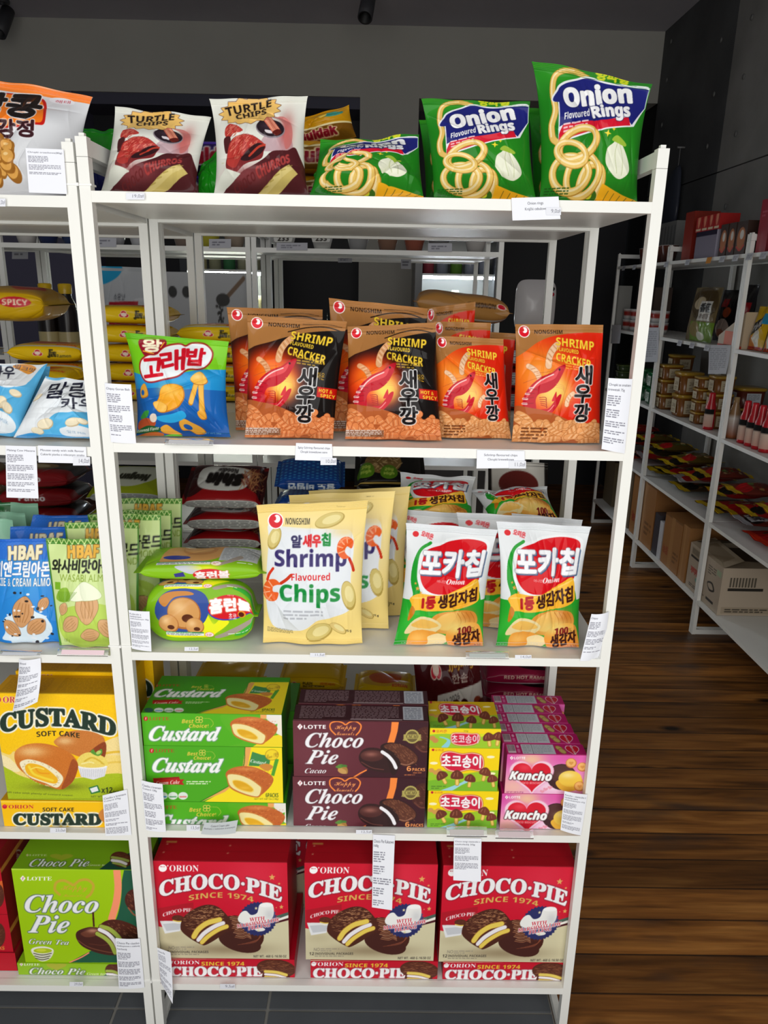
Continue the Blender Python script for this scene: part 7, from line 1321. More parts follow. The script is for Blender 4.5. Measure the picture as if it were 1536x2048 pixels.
def art_sea(): a = Art([(0, 0), (100, 0), (100, 110), (0, 110)], 'b9bcc0', size=(80, 88)); a.spl([(0, 0), (40, 0), (30, 14), (0, 22)], '2a9ac8'); a.poly([(16, 44), (74, 42), (72, 72), (15, 74)], 'a8202c'); a.txt('광천김', (22, 50, 66, 68), 'e8dcd8', '', bold=2); a.txt('소문난', (26, 34, 48, 41), '3a3a40', '', bold=1); return a
y = 1.78; q = [np.array(k) for k in ((X(200, 530, y), y, at(250, 533, y)[2]), (X(306, 530, y), y, at(250, 535, y)[2]), (X(306, 640, y), y - .02, z2 + .002), (X(200, 640, y), y - .02, z2 + .002))]
bag('large white seaweed bag with a red label, past the aisle behind the left post', 'seaweed bag', q, art_sea(), .05, seed=350, back='b0b4b8', name='seaweed_bag')
def art_seeds():
    a = Art([(0, 0), (200, 0), (200, 120), (0, 120)], 'a9abae', size=(120, 72)); a.line([(190, 8), (150, 34)], 7, '6a5038'); a.ell(140, 38, 16, 9, '1c1a18'); rg = np.random.default_rng(1)
    for k in range(50): a.ell(rg.normal(134, 6), rg.uniform(44, 90), 1.6, 2.4, '1c1a18')
    a.spl([(104, 112), (120, 92), (140, 88), (158, 112)], '1c1a18')
    for x in (24, 56): a.ell(x, 28, 10, 8, '1c1c1c')
    return a
xs_, xe_ = X(332, 600, 1.8), X(500, 600, 1.8); zt3 = at(420, 545, 1.76)[2]; qq = face_px(xs_, xe_, 1.76, z2, zt3); a = art_seeds(); b = MB(); b.box(xs_, xe_, 1.76, 1.9, z2 + .0005, zt3, 'a4a6aa', front=a)
tag(b.build('seaweed_carton', M_CARD, None, ((xs_ + xe_) / 2, 1.83, z2), smooth=False), 'large pale grey carton printed with a spoon of black seeds, across the aisle', 'carton')
# small bowls and cards along the top shelf of the far unit
def art_bowl(t): a = Art([(0, 0), (40, 0), (40, 16), (0, 16)], 'c8c8c4', size=(48, 20)); a.txt(t, (8, 3, 32, 13), '24201c', '', bold=1); return a
for i, (px, t, c) in enumerate(((566, '233', 'c8c8c4'), (642, '233', 'c8c8c4'), (715, '', '8a8a8a'), (775, '', '7a5a48'), (830, '', '8a4a38'), (880, '', '6a6a6a'), (955, '', 'a8a4a0'), (40, '', 'b8b4b0'), (84, '', '1c2850'), (132, '', '24345a'), (220, '', 'b0b0b4'), (270, '', 'b4b4b8'), (360, '', '7a6a60'), (412, '', 'a8a030'), (464, '', '9a8a7a'))):
    y = 1.74; x = X(px, 480, y); w = .042
    b = MB(); b.tube([(0, 0, c), (w * .72, 0, c), (w, .045, c), (w * 1.02, .048, 'd8d8d4'), (0, .05, 'd0d0cc')], 20)
    o = b.build('noodle_bowl', M_PLAST); o.location = (x, y + .06, z1s + .0005); tag(o, 'small %s noodle bowl across the aisle, %s' % ({'c8c8c4': 'white', '1c2850': 'navy', '24345a': 'navy'}.get(c, 'dull'), ('under the black numerals left', 'under the black numerals right', 'third after the post', 'fourth after the post', 'fifth after the post', 'sixth after the post', 'last before the end post', 'at the left edge', 'left navy one', 'right navy one', 'beside the front post', 'second beside the front post', 'between the post pairs', 'yellowish one between the post pairs', 'last before the middle post pair')[i]), 'noodle bowl')
    if t: p = paper('small white card with black numerals, %s' % ('left of two' if i == 0 else 'right of two'), [at(px - 20, 471, y - .035), at(px + 20, 471, y - .035), at(px + 17, 484, y - .035), at(px - 17, 484, y - .035)], art_bowl(t), name='price_card', cat='price card')
for i, (px, py, w, h) in enumerate(((584, 493, 62, 15), (880, 495, 48, 17), (205, 484, 55, 20), (440, 487, 44, 18), (690, 518, 28, 14), (40, 505, 32, 26), (812, 527, 20, 22))):
    y = 1.695 if i < 4 else 2.1; lab = ('left', 'right', 'behind the front post', 'between post pairs', 'rear one in the middle', 'rear one at the left', 'rear one on the right')[i]
    a = Art([(0, 0), (w, 0), (w, h), (0, h)], 'b9bac2', size=(w, h)); a.small(w * .15, h * .25, w * .8, h * .75, 2, '5a5a66', .7)
    paper('white price card on the top rail across the aisle, %s' % lab, [at(px - w / 2, py - h / 2, y), at(px + w / 2, py - h / 2, y), at(px + w / 2, py + h / 2, y), at(px - w / 2, py + h / 2, y)], a, name='price_card', cat='price card')
# white rounded board with coloured dots
def board():
    y = 1.9; c = at(1070, 612, y); w = at(1110, 612, y)[0] - at(1030, 612, y)[0]; h = at(1070, 560, y)[2] - at(1070, 665, y)[2]; o = empty('white_board', (c[0], y, c[2]), 'white rounded board with coloured dots on a stand behind the rightmost rear post', 'board')
    t = np.linspace(0, 2 * math.pi, 48, endpoint=False); P = np.stack([w / 2 * np.sign(np.cos(t)) * np.abs(np.cos(t)) ** .4, h / 2 * np.sign(np.sin(t)) * np.abs(np.sin(t)) ** .4], 1)
    G = np.array([[(0, -.004, 0)] * 48, [(x, -.004, z) for x, z in P], [(x, .004, z) for x, z in P], [(0, .004, 0)] * 48]); G = np.concatenate([G, G[:, :1]], 1); b = MB(); b.grid(G[::-1], 'b8b4b4'); b.build('panel', M_PLAST, o)
    for i, (px, py, cc) in enumerate(((1099, 578, '1c1c1c'), (1106, 578, '1c1c1c'), (1097, 588, 'a01c30'), (1105, 589, 'a01c30'), (1100, 598, 'a01c30'), (1098, 610, '1c6a5a'), (1096, 620, '1c6a5a'))):
        p = at(px, py, y - .006); b = MB(); b.tube([(0, .003, cc), (.008, .002, cc), (.008, 0, cc)], 12); k = b.build('dot', M_PLAST, o); k.location = (p[0] - c[0], -.0045, p[2] - c[2]); k.rotation_euler = (math.pi / 2, 0, 0)
    b = MB(); b.box(-.012, .012, .0045, .022, FLOOR - c[2] + .01, h / 2 - .03, '9a9a98'); b.build('pole', M_PLAST, o, smooth=False); b = MB(); b.box(-.14, .14, -.12, .14, FLOOR - c[2], FLOOR - c[2] + .012, '9a9a98'); b.build('base', M_PLAST, o, smooth=False)
board()

# ================================================================ shelves along the right wall
XF = 1.712
def ry(px, X_=XF): return atX(px, 800, X_)[1]
def rz(px, py, X_=XF): return atX(px, py, X_)[2]
def rbox(desc, cat, px0, px1, pyt, k, dep, col, fn=None, end=None, dx=0, name='carton', m=None, group=None, z0=None, bg=None, h=None):
    y0, y1 = ry(px1, XF + dx), ry(px0, XF + dx); z0 = ZR[k] + .0006 if z0 is None else z0; z1 = rz((px0 + px1) / 2, pyt, XF + dx) if h is None else z0 + h
    if k: z1 = min(z1, ZR[k - 1] - .03)
    y0, y1 = min(y0, 4.17), min(y1, 4.19)
    for yb in (2.242, 3.224):
        if k == 0 and y0 < yb + .024 and y1 > yb - .024: s_ = (yb + .026 - y0) if (y0 + y1) / 2 > yb else (yb - .026 - y1); y0 += s_; y1 += s_
    if y1 - y0 < .012: y0 = y1 - .012
    def mk(f, w_, h_):
        if f is None: return None
        a = Art([(0, 0), (100, 0), (100, 100), (0, 100)], bg or col, size=(int(max(8, w_)), int(max(8, h_)))); f(a); return a
    hp = abs(proj((XF, y0, z1))[1] - proj((XF, y0, z0))[1])
    b = MB(); b.box(XF + dx, XF + dx + dep, y0, y1, z0, z1, col, left=mk(fn, (px1 - px0) * 1.3, hp * 1.2), front=mk(end, 60, hp * 1.2))
    o = b.build(name, m or M_CARD, None, (XF + dx + dep / 2, (y0 + y1) / 2, z0), smooth=False); return tag(o, desc, cat, group)
def rbag(desc, cat, px0, px1, pyt, k, art, th=.05, dx=.02, seed=1, lean_=.03, back='5a5a5a', name='food_bag', seal=(.05, .03)):
    X_ = XF + dx; y0, y1 = ry(px1, X_), ry(px0, X_); z1 = rz((px0 + px1) / 2, pyt, X_); z0 = ZR[k] + .002
    return bag(desc, cat, [np.array(p) for p in ((X_ + lean_, y1, z1), (X_ + lean_, y0, z1), (X_, y0, z0), (X_, y1, z0))], art, th, None, seed=seed, back=back, name=name, seal=seal, m=M_FOIL)
def ra(bg, f, w=60, h=90): a = Art([(0, 0), (100, 0), (100, 100), (0, 100)], bg, size=(w, h)); f(a); return a
def rtub(desc, cat, px, k, r, h, col, lid, dx=.09, z0=None, lab=None, group=None, name='sauce_tub', square=True):
    y = ry(px, XF + dx); z0 = ZR[k] + .0006 if z0 is None else z0; t = np.linspace(0, 2 * math.pi, 29); e = .45 if square else 1
    cs, sn = np.sign(np.cos(t)) * np.abs(np.cos(t)) ** e, np.sign(np.sin(t)) * np.abs(np.sin(t)) ** e
    def g(pr): return np.array([[(q * c, q * s_, z) for c, s_ in zip(cs, sn)] for q, z in pr][::-1])
    b = MB(); b.grid(g([(0, 0), (r * .86, 0), (r * .9, .01), (r * .97, h * .88), (r * .9, h * .88)]), col); o = b.build(name, M_PLAST); o.location = (XF + dx, y, z0); tag(o, desc, cat, group)
    b = MB(); b.grid(g([(r * .9, h * .86), (r * 1.03, h * .86), (r * 1.03, h * .97), (r * .98, h), (0, h)]), lid); b.build('lid', M_PLAST, o)
    if lab: b = MB(); q = r * .985; b.face((-q - .0006, r * .5, h * .75), (0, -r * 1.0, 0), (0, 0, -h * .6), lab); b.build('label', M_PAPER, o, smooth=False); b = MB(); b.face((-r * .5, -q - .0006, h * .75), (r, 0, 0), (0, 0, -h * .6), lab); b.build('label', M_PAPER, o, smooth=False)
    return o
# ---- top shelf
def f_brown(a): a.rect(0, 0, 100, 62, 'd0c8bc'); a.ell(60, 30, 26, 24, '4a2a1c'); a.ell(60, 30, 18, 16, '7a4a2a'); a.rect(0, 62, 100, 100, 'c8b43c'); a.small(8, 70, 60, 92, 3, '5a4a20', .8)
rbox('tall pale carton with a brown cup, right top shelf, frame edge', 'carton', 1513, 1552, 420, 0, .12, 'c8bcae', f_brown)
rbox('pale carton with a yellow foot beside the near right post', 'carton', 1500, 1511, 437, 0, .12, 'c8bcae', f_brown, z0=None, dx=.03)
rbox('large crimson gift box on the right top shelf', 'box', 1452, 1470, 415, 0, .2, '8e1630', lambda a: (a.rect(0, 0, 100, 100, '96182f'), a.small(20, 20, 80, 34, 2, 'c8788a', .6)), lambda a: a.rect(0, 0, 100, 100, '6a0e20'), name='gift_box')
def f_bowl(a): a.ell(50, 55, 46, 44, '3a1c14'); a.ell(50, 52, 38, 34, 'b06a3a'); a.ell(54, 40, 18, 14, 'd8d4cc'); a.line([(15, 75), (50, 86), (85, 72)], 6, 'c83a28', smooth=True)
for i, (a0, a1, t) in enumerate(((1425, 1444, 452), (1410, 1423, 455), (1395, 1408, 458))): rbox('noodle bowl pack with printed bowl on the right top shelf, %s from the crimson box' % ('first', 'second', 'third')[i], 'noodle pack', a0, a1, t, 0, .1, '3c2a22', f_bowl, name='noodle_bowl_pack', group='printed noodle bowl packs')
rbox('clear grey plastic case below the red packs on the right top shelf', 'case', 1350, 1388, 470, 0, .12, 'a4a0b0', lambda a: (a.rect(0, 0, 100, 100, '8a8494'), a.rect(0, 0, 100, 18, '2a2438')), name='plastic_case', m=M_PLAST)
zc_ = rz(1369, 470)
for i in range(4): rbox('small red pack on the grey case on the right top shelf, %s' % ('nearest', 'second nearest', 'third nearest', 'farthest')[i], 'pack', 1380 - i * 11, 1390 - i * 11, 0, 0, .1, 'a81a18', lambda a: (a.spl([(30, 10), (70, 8), (60, 60), (40, 70)], 'd88a6a'), a.rect(10, 78, 90, 92, 'd8c8a8')), z0=zc_ + .0006, h=.075, name='snack_pack', group='small red packs on the grey case')
rbox('orange red carton behind the red packs, top shelf by the second post', 'carton', 1326, 1342, 436, 0, .14, '8a2414', dx=.02)
for i, px in enumerate((1262, 1276, 1290, 1302)): o = lathe('noodle_cup', 'brown noodle cup on the right top shelf, %s from the far end' % ('first', 'second', 'third', 'fourth', 'fifth')[i], 'noodle cup', [(0, 0, '3a2018'), (.04, 0, '3a2018'), (.055, .1, '5a2a1c'), (.057, .104, 'c8c4c0'), (0, .106, 'b8b8c0')], (XF + .07, ry(px, XF + .07), ZR[0] + .0006), 'brown noodle cups')
rbox('pale ribbed carton at the back of the right top shelf, far unit', 'carton', 1275, 1310, 455, 0, .1, '8a8a88', lambda a: [a.rect(10 + i * 16, 10, 16 + i * 16, 90, '6a6a6a') for i in range(6)], dx=.22)
# ---- second shelf
def f_mush(a): a.rect(0, 0, 100, 100, '6a5a3a'); a.spl([(10, 10), (60, 0), (95, 20), (90, 50), (40, 60), (10, 40)], '4a3a20'); a.ell(40, 30, 20, 12, 'b8a888'); a.rect(46, 26, 86, 62, 'd0cec6'); a.txt('香菇', (50, 30, 82, 46), '2a2a2a', '', bold=2); a.txt('香菇面', (50, 49, 82, 58), '4a3a30', '', bold=1); a.rect(20, 64, 100, 100, '6a8a2a'); a.ell(40, 78, 22, 14, '8a7a4a'); a.ell(60, 90, 14, 8, 'd8d8c8')
rbag('green and brown mushroom bag with a white label on the right wall shelf', 'food bag', 1350, 1402, 575, 1, ra('6a5a3a', f_mush, 70, 120), seed=401, back='4a4a30')
def f_blackbag(a): a.rect(0, 0, 100, 100, '181618'); a.rect(25, 18, 55, 34, '9a1c20'); a.ell(60, 44, 16, 10, 'a84a2a'); a.ell(50, 76, 34, 20, 'c8b0a4'); a.ell(45, 84, 24, 8, 'c87a5a')
rbag('black food bag with a red badge beside the mushroom bag', 'food bag', 1404, 1442, 580, 1, ra('181618', f_blackbag, 60, 110), dx=.15, seed=402, back='141214')
rbag('black and red food bag behind the beige display box', 'food bag', 1442, 1470, 570, 1, ra('181618', lambda a: a.rect(20, 30, 90, 60, '8a1418')), seed=403, dx=.12, back='141214')
def wedge():
    y0, y1 = ry(1466), ry(1418); z0 = ZR[1] + .0006; z1 = rz(1455, 622); x0 = XF + .002; b = MB()
    P = lambda y, z, x: (x, y, z); n = 10; t = np.linspace(0, 1, n); yy = y1 + (y0 - y1) * t; zz = z0 + .05 + (z1 - z0 - .05) * t
    for x in (x0, x0 + .12): b.grid(np.array([[P(a, c, x) for a, c in zip(yy, zz)], [P(a, z0, x) for a in yy]]) if x == x0 else np.array([[P(a, z0, x) for a in yy], [P(a, c, x) for a, c in zip(yy, zz)]]), 'c0ac90')
    b.grid(np.array([[P(a, c, x0 + .12) for a, c in zip(yy, zz)], [P(a, c, x0) for a, c in zip(yy, zz)]]), 'b8a488'); b.face((x0, y0, z1), (.12, 0, 0), (0, 0, z0 - z1), 'b8a488')
    o = b.build('display_box', M_CARD, None, (x0 + .06, (y0 + y1) / 2, z0), smooth=False); tag(o, 'beige slanted display box with an orange flap beside the near post', 'display box')
    b = MB(); b.box(x0 - .002, x0 - .0005, ry(1446), ry(1430), z0 + .002, rz(1440, 660), 'd85a20'); b.build('orange_flap', M_CARD, o, o.location, smooth=False); b = MB(); b.box(x0 - .002, x0 - .0005, y0 + .002, y1 - .002, z0, z0 + .012, 'b8341c'); b.build('red_foot_strip', M_CARD, o, o.location, smooth=False)
wedge()
def f_curry(a): a.rect(0, 0, 100, 100, 'c8a010'); a.poly([(0, 42), (70, 20), (70, 46), (0, 72)], '1c1c20'); a.txt('카레', [(8, 46), (62, 30), (62, 44), (8, 62)], 'd8dce0', '', bold=2); a.rect(60, 16, 100, 40, '2a8ab0'); a.spl([(0, 76), (40, 66), (60, 90), (30, 100), (0, 100)], 'c87a30'); a.spl([(30, 60), (60, 56), (70, 90), (44, 92)], 'd8d4c8'); a.rect(0, 92, 100, 100, 'a01c18')
for i, (p0, p1) in enumerate(((1476, 1506), (1508, 1524), (1526, 1548))): rbag('yellow curry pouch on the near right shelf, %s' % ('left one beside the post', 'middle one', 'right one at the frame edge')[i], 'curry pouch', p0, p1, 612, 1, ra('c8a010', f_curry, 60, 110), th=.03, seed=405 + i, back='a8860c', name='curry_pouch')
rbox('beige arched display carton behind the yellow curry pouches', 'carton', 1505, 1552, 560, 1, .06, 'b89a68', lambda a: (a.rect(0, 0, 100, 100, 'b89a68'), a.rect(0, 40, 100, 100, '8a1a18')), dx=.16)
for i, px in enumerate((1300, 1284, 1258, 1244)):
    for j in range(2): lathe('paper_cup', 'white cup printed with red food, %s stack, %s' % (('nearest', 'second', 'third', 'farthest')[i], ('lower', 'upper')[j]), 'food cup', [(0, 0, 'a8a8a8'), (.05, 0, 'a8a8a8'), (.053, .02, 'c8c4c0'), (.054, .03, '9a2a20'), (.055, .05, '9a2a20'), (.056, .065, 'c8c4c0'), (.058, .07, 'd0d0d0'), (0, .071, 'b8b8b8')], (XF + .08, ry(px, XF + .08), ZR[1] + .0006 + j * .0716), 'white cups with red print', n=16)
for i, px in enumerate((1212,)): rbox('grey white arched card on the far right shelf, %s' % ('near one', 'far one')[i], 'display card', px - 4, px + 4, 572, 1, .09, '8a8a86', name='display_card', dx=.13 * i)
rbox('dark brown carton behind the white cups', 'carton', 1262, 1285, 575, 1, .12, '5a4a42', dx=.2)
# ---- third shelf: tubs and bottles
lb = ra('b8a888', lambda a: (a.rect(0, 0, 100, 100, 'c0b498'), a.txt('고추장', (20, 30, 80, 56), '3a2418', '', bold=2), a.small(20, 66, 80, 90, 2, '6a5a48', .8)), 24, 20)
br = '7a4a18'; gd = 'a8842a'
def tub_stack(px, n, r, h, dx, who, col=br, lid=gd, z=None):
    z = ZR[2] + .0006 if z is None else z
    for j in range(n): rtub('%s, %s' % (who, ('bottom one', 'second one up', 'third one up', 'top one')[j] if j < n - 1 or n == 1 else 'topmost'), 'sauce tub', px, 2, r, h, col, lid, dx, z, lb, 'tubs with gold lids'); z += h + .0008
    return z
tub_stack(1334, 3, .062, .088, .07, 'brown tub with gold lid beside the second post'); tub_stack(1372, 2, .068, .125, .07, 'large brown tub with gold lid and cream label'); tub_stack(1406, 4, .05, .062, .06, 'small brown tub with gold lid in the low stack'); tub_stack(1439, 3, .056, .09, .085, 'brown tub with gold lid beside the red bottle'); tub_stack(1352, 3, .07, .1, .25, 'brown tub in the rear row')
for i, px in enumerate((1424, 1428)): pass
def sqbottle(px, lab, col='b01420', dx=.035, h=.2, r=.03):
    o = lathe('sauce_bottle', lab, 'sauce bottle', [(0, 0, col), (r, 0, col), (r * 1.05, .01, col), (r, h * .62, col), (r * .7, h * .74, col), (r * .66, h * .8, col), (r * .6, h * .96, 'c01c28'), (r * .5, h, 'c01c28'), (0, h, 'c01c28')], (XF + dx, ry(px, XF + dx), ZR[2] + .0006), extra=())
    q = r * 1.06; b = MB(); t = np.linspace(math.pi * .75, math.pi * 1.6, 14); b.grid(np.array([[(q * math.cos(k), q * math.sin(k), z) for k in t] for z in (h * .56, h * .44, h * .4, h * .08)]), np.array([[hx('141414')] * 14, [hx('141414')] * 14, [hx('d0b8a8')] * 14, [hx('c89a8a')] * 14])); b.build('label', M_PAPER, o); return o
for i, px in enumerate((1498, 1514, 1530, 1546)): sqbottle(px, 'red squeeze bottle with cream label on the near right shelf, %s from the post' % ('first', 'second', 'third', 'fourth')[i], r=.026)
sqbottle(1424, 'red squeeze bottle standing among the brown tubs', h=.19, r=.026, dx=.022)
o = lathe('sauce_bottle', 'pale brown sauce bottle with white label left of the red bottles', 'sauce bottle', [(0, 0, '7a4a2a'), (.028, 0, '7a4a2a'), (.03, .01, '8a4a24'), (.03, .1, 'c0b8b0'), (.028, .12, '8a6a48'), (.014, .17, '8a6a48'), (.013, .2, '9a8058'), (0, .2, '9a8058')], (XF + .035, ry(1474, XF + .035), ZR[2] + .0006))
for i, (px, zz) in enumerate(((1490, 0), (1530, 0), (1493, 1))): rtub('wide dark tub with gold lid and white sticker, %s' % ('left lower', 'right lower', 'upper one')[i], 'sauce tub', px, 2, .075, .105, '5a2418', gd, .25, ZR[2] + .0006 + zz * .106, ra('c0c4cc', lambda a: a.small(8, 8, 92, 60, 5, '6a6e78', .7), 24, 20), 'wide tubs at the back')
for i, (px, zz) in enumerate(((1312, 0), (1312, 1), (1290, 0), (1290, 1))): rtub('green tub on the third right shelf, %s' % ('near lower', 'near upper', 'far lower', 'far upper')[i], 'sauce tub', px, 2, .06, .1, '1c5a34', '1c6a3a', .07, ZR[2] + .0006 + zz * .1008, ra('b8c4b8', lambda a: a.small(10, 20, 90, 70, 3, '4a6a50', .7), 20, 18), 'green tubs')
for i in range(4): rtub('flat dark green tin in the far stack, %s' % ('bottom one', 'second', 'third', 'top one')[i], 'tin', 1244, 2, .06, .045, '3a4a2a', '5a6a3a', .08, ZR[2] + .0006 + i * .0456, None, 'flat green tins', name='food_tin')
# ---- fourth shelf: bags lying down
def f_lay(c1, c2, sd):
    def f(a):
        rg = np.random.default_rng(sd); a.rect(0, 0, 100, 100, c1)
        for k in range(26): a.ell(rg.uniform(15, 85), rg.uniform(25, 90), rg.uniform(3, 9), rg.uniform(3, 7), ('8a6a40', 'c0a878', '4a3a28', '9a3a28', '5a6a3a')[k % 5], rg.uniform(0, 90))
        a.rect(0, 0, 100, 14, c2); a.rect(0, 90, 100, 100, c2); a.spl([(10, 18), (50, 14), (60, 34), (20, 38)], 'b01c20' if sd % 2 else '1c1a18')
    return f
def lying(desc, px, py, k, w, l, rot, c1, c2, sd, z=0, th=.035, txt_=None):
    X_ = 1.885; p = atX(px, py, X_); y = p[1]; z0 = ZR[k] + .002 + z; r = math.radians(rot); ux = np.array((math.cos(r), math.sin(r), 0)); uy = np.array((-math.sin(r), math.cos(r), 0)); c = np.array((X_ + .0, y, z0 + th * .45))
    a = ra(c1, f_lay(c1, c2, sd), 80, 100)
    if txt_: a.rect(20, 18, 64, 50, 'c8ccd0'); a.txt(txt_, (24, 24, 60, 44), '1c1c20', '', bold=2)
    return bag(desc, 'food bag', [c - ux * w / 2 + uy * l / 2, c + ux * w / 2 + uy * l / 2, c + ux * w / 2 - uy * l / 2, c - ux * w / 2 - uy * l / 2], a, th, None, seed=sd, back=c1, name='food_bag', pinch=.03)
for i, (px, py, w, l, rot, c1, c2, z, d, t) in enumerate((
    (1296, 905, .24, .28, 90, '8a2418', '9a3020', 0, 'red food bag lying on the fourth right shelf, farthest', None), (1322, 890, .24, .28, 80, '9a2c1c', 'a8a0a0', .04, 'red and silver food bag on the fourth right shelf', None),
    (1346, 930, .24, .28, 95, '5a4a1c', 'c0a018', 0, 'yellow edged black food bag next to the red ones', None), (1372, 925, .24, .28, 100, '3a3020', 'c8a81c', .04, 'yellow edged brown food bag in the middle of the fourth right shelf', None),
    (1400, 960, .24, .28, 92, '4a3c24', 'c0a018', .0, 'yellow edged food bag just left of the near post', None), (1392, 985, .22, .26, 85, 'a8a098', 'b0b0b0', .04, 'grey white food bag lying on the yellow edged ones', None),
    (1462, 1010, .24, .28, 96, '5a3a24', 'c8a818', 0, 'yellow edged food bag right of the near post', None), (1492, 1035, .24, .28, 90, '9a1c1c', 'c8a81c', .04, 'red food bag with yellow edge on the near fourth shelf', None),
    (1524, 1075, .24, .28, 86, '6a2a20', 'b0b4b8', .035, 'noodle bag with a white panel on the near fourth shelf', '국수가루'), (1562, 1110, .24, .28, 92, '9a1c1c', 'c8341c', .0, 'red noodle bag at the right frame edge', None))): lying(d, px, py, 3, w, l, rot, c1, c2, 420 + i, z, .032, t)
# more bags piled along the front half of the fourth shelf
pal = (('8a2418', 'a83020'), ('5a4a1c', 'c8a818'), ('3a3020', 'c0a018'), ('6a2a20', 'c8a81c'), ('9a1c1c', 'c8a81c'))
rg_ = random.Random(4)
for i in range(15):
    y = 4.0 - i * .172 + (.04 if i > 4 else 0); x = 1.852; w, l = .2, .25; z0 = ZR[3] + .002 + (.058 if i % 2 else .0) + .085; th = .05; r = math.radians(90 + rg_.uniform(-6, 6)); c1, c2 = pal[(0, 0, 0, 1, 2, 1, 3, 1, 4, 3, 4, 3, 4, 4, 3)[i]]
    if i < 4: z0 += .0
    ux, uy, c = np.array((math.cos(r), math.sin(r), 0)), np.array((-math.sin(r), math.cos(r), 0)), np.array((x, y, z0 + th * .45)); up = np.array((0, 0, .045))
    bag('%s food bag, upper layer, fourth right shelf, %s from the far end' % ({'8a2418': 'red', '5a4a1c': 'yellow edged olive', '3a3020': 'yellow edged dark', '6a2a20': 'yellow edged maroon', '9a1c1c': 'yellow edged red'}[c1], ('first', 'second', 'third', 'fourth', 'fifth', 'sixth', 'seventh', 'eighth', 'ninth', 'tenth', 'eleventh', 'twelfth', 'thirteenth', 'fourteenth', 'fifteenth')[i]), 'food bag', [c - ux * w / 2 + uy * l / 2, c + ux * w / 2 + uy * l / 2, c + ux * w / 2 - uy * l / 2 + 0 * up, c - ux * w / 2 - uy * l / 2], ra(c1, f_lay(c1, c2, 500 + i), 80, 100), th, None, seed=600 + i, back=c1, name='food_bag', pinch=.03, wr=1.5)
# ---- bottom shelf: cardboard
cb = '9a6a3c'
def f_card(a): a.rect(0, 0, 100, 100, cb); a.rect(0, 0, 100, 4, '7a5028'); a.rect(40, 0, 58, 100, 'a87a48', .8); a.txt('농심', (8, 62, 34, 78), '8a2a20', '', bold=2); a.small(64, 60, 94, 84, 3, '5a3a20', .6)
rbox('brown taped cardboard box on the bottom right shelf, left of the dark folder', 'cardboard box', 1288, 1338, 965, 4, .3, cb, f_card, name='cardboard_box', dx=0)
rbox('grey brown cardboard box with black lettering, bottom far right shelf', 'cardboard box', 1262, 1284, 940, 4, .3, '7a6c58', lambda a: (a.rect(0, 0, 100, 100, '7a6c58'), a.txt('JAMES', (30, 50, 96, 62), '1c1a18', 'sb', bold=1) if False else a.small(30, 48, 96, 64, 1, '1c1a18', .9)), name='cardboard_box')
rbox('grey brown cardboard box at the far end of the bottom right shelf', 'cardboard box', 1214, 1246, 925, 4, .3, '75684f', None, name='cardboard_box', dx=.05)
rbox('dark grey folder standing on the bottom right shelf', 'folder', 1341, 1352, 1052, 4, .26, '3c3a40', name='folder'); rbox('white board standing beside the dark folder', 'board', 1353, 1360, 1070, 4, .24, 'c4c4c8', name='notice_board')
rbox('brown cardboard box right of the white board on the bottom right shelf', 'cardboard box', 1363, 1402, 1062, 4, .28, cb, f_card, name='cardboard_box', dx=0)
rbox('brown cardboard box leaning just past the near post', 'cardboard box', 1404, 1419, 1080, 4, .3, 'a07040', lambda a: (a.rect(0, 0, 100, 100, 'a07040'), a.rect(30, 0, 50, 100, 'b08450', .8)), name='cardboard_box')
def f_bul(a):
    a.rect(0, 0, 100, 100, 'b0a08c'); a.rect(6, 6, 34, 26, 'a09078'); [a.rect(9 + i * 3, 8, 10.4 + i * 3, 20, '4a4438') for i in range(7)]; a.rect(6, 24, 34, 29, '2a2620')
    a.txt('Buldak', [(44, 62), (10, 62), (10, 48), (44, 48)], 'b03028', 'sb', bold=1); a.ell(36, 70, 9, 6, '6aa090'); a.small(60, 14, 84, 34, 4, '4a4438', .7); a.rect(84, 12, 96, 24, 'a0b090'); a.spl([(62, 52), (76, 46), (84, 60), (70, 66)], '2a2620'); a.spl([(64, 54), (74, 50), (80, 59), (70, 62)], 'b0a08c'); a.small(10, 84, 60, 92, 2, '3a342c', .8); a.small(64, 80, 94, 90, 1, '1c1a18', .9)
def f_bul2(a): a.rect(0, 0, 100, 100, 'b8a894'); [a.rect(14 + i * 5, 20, 16.5 + i * 5, 40, '4a4438') for i in range(9)]; a.rect(12, 42, 70, 48, '2a2620'); a.rect(6, 82, 94, 96, 'a89882'); a.small(12, 85, 90, 94, 2, '3a342c', .9)
y0, y1 = ry(1502), ry(1424); zt = rz(1440, 1130); z0 = ZR[4] + .0006; xb = XF + .0
def bmk(f, w, h): a = Art([(0, 0), (100, 0), (100, 100), (0, 100)], 'b0a08c', size=(w, h)); f(a); return a
b = MB(); b.box(xb, xb + .3, y0, y1, z0, zt, 'a89882', left=bmk(f_bul, 110, 190), front=bmk(f_bul2, 90, 150), top='none'); b.box(xb + .004, xb + .296, y0 + .004, y1 - .004, z0 + .004, zt - .03, '5a4c3c')
bc = tag(b.build('cardboard_box', M_CARD, None, (xb + .15, (y0 + y1) / 2, z0), smooth=False), 'open beige carton with upside down red lettering at the near end of the bottom shelf', 'cardboard box')
def flap(a, c, d, e, nm='flap'):
    q = [np.array(k, float) for k in (a, c, d, e)]; b = MB(); b.grid(np.array([[q[0], q[1]], [q[3], q[2]]]), 'a4947e'); b.grid(np.array([[q[1], q[0]], [q[2], q[3]]]) - np.array((0, 0, .002)), '8a7a64'); b.build(nm, M_CARD, bc, bc.location, smooth=False)
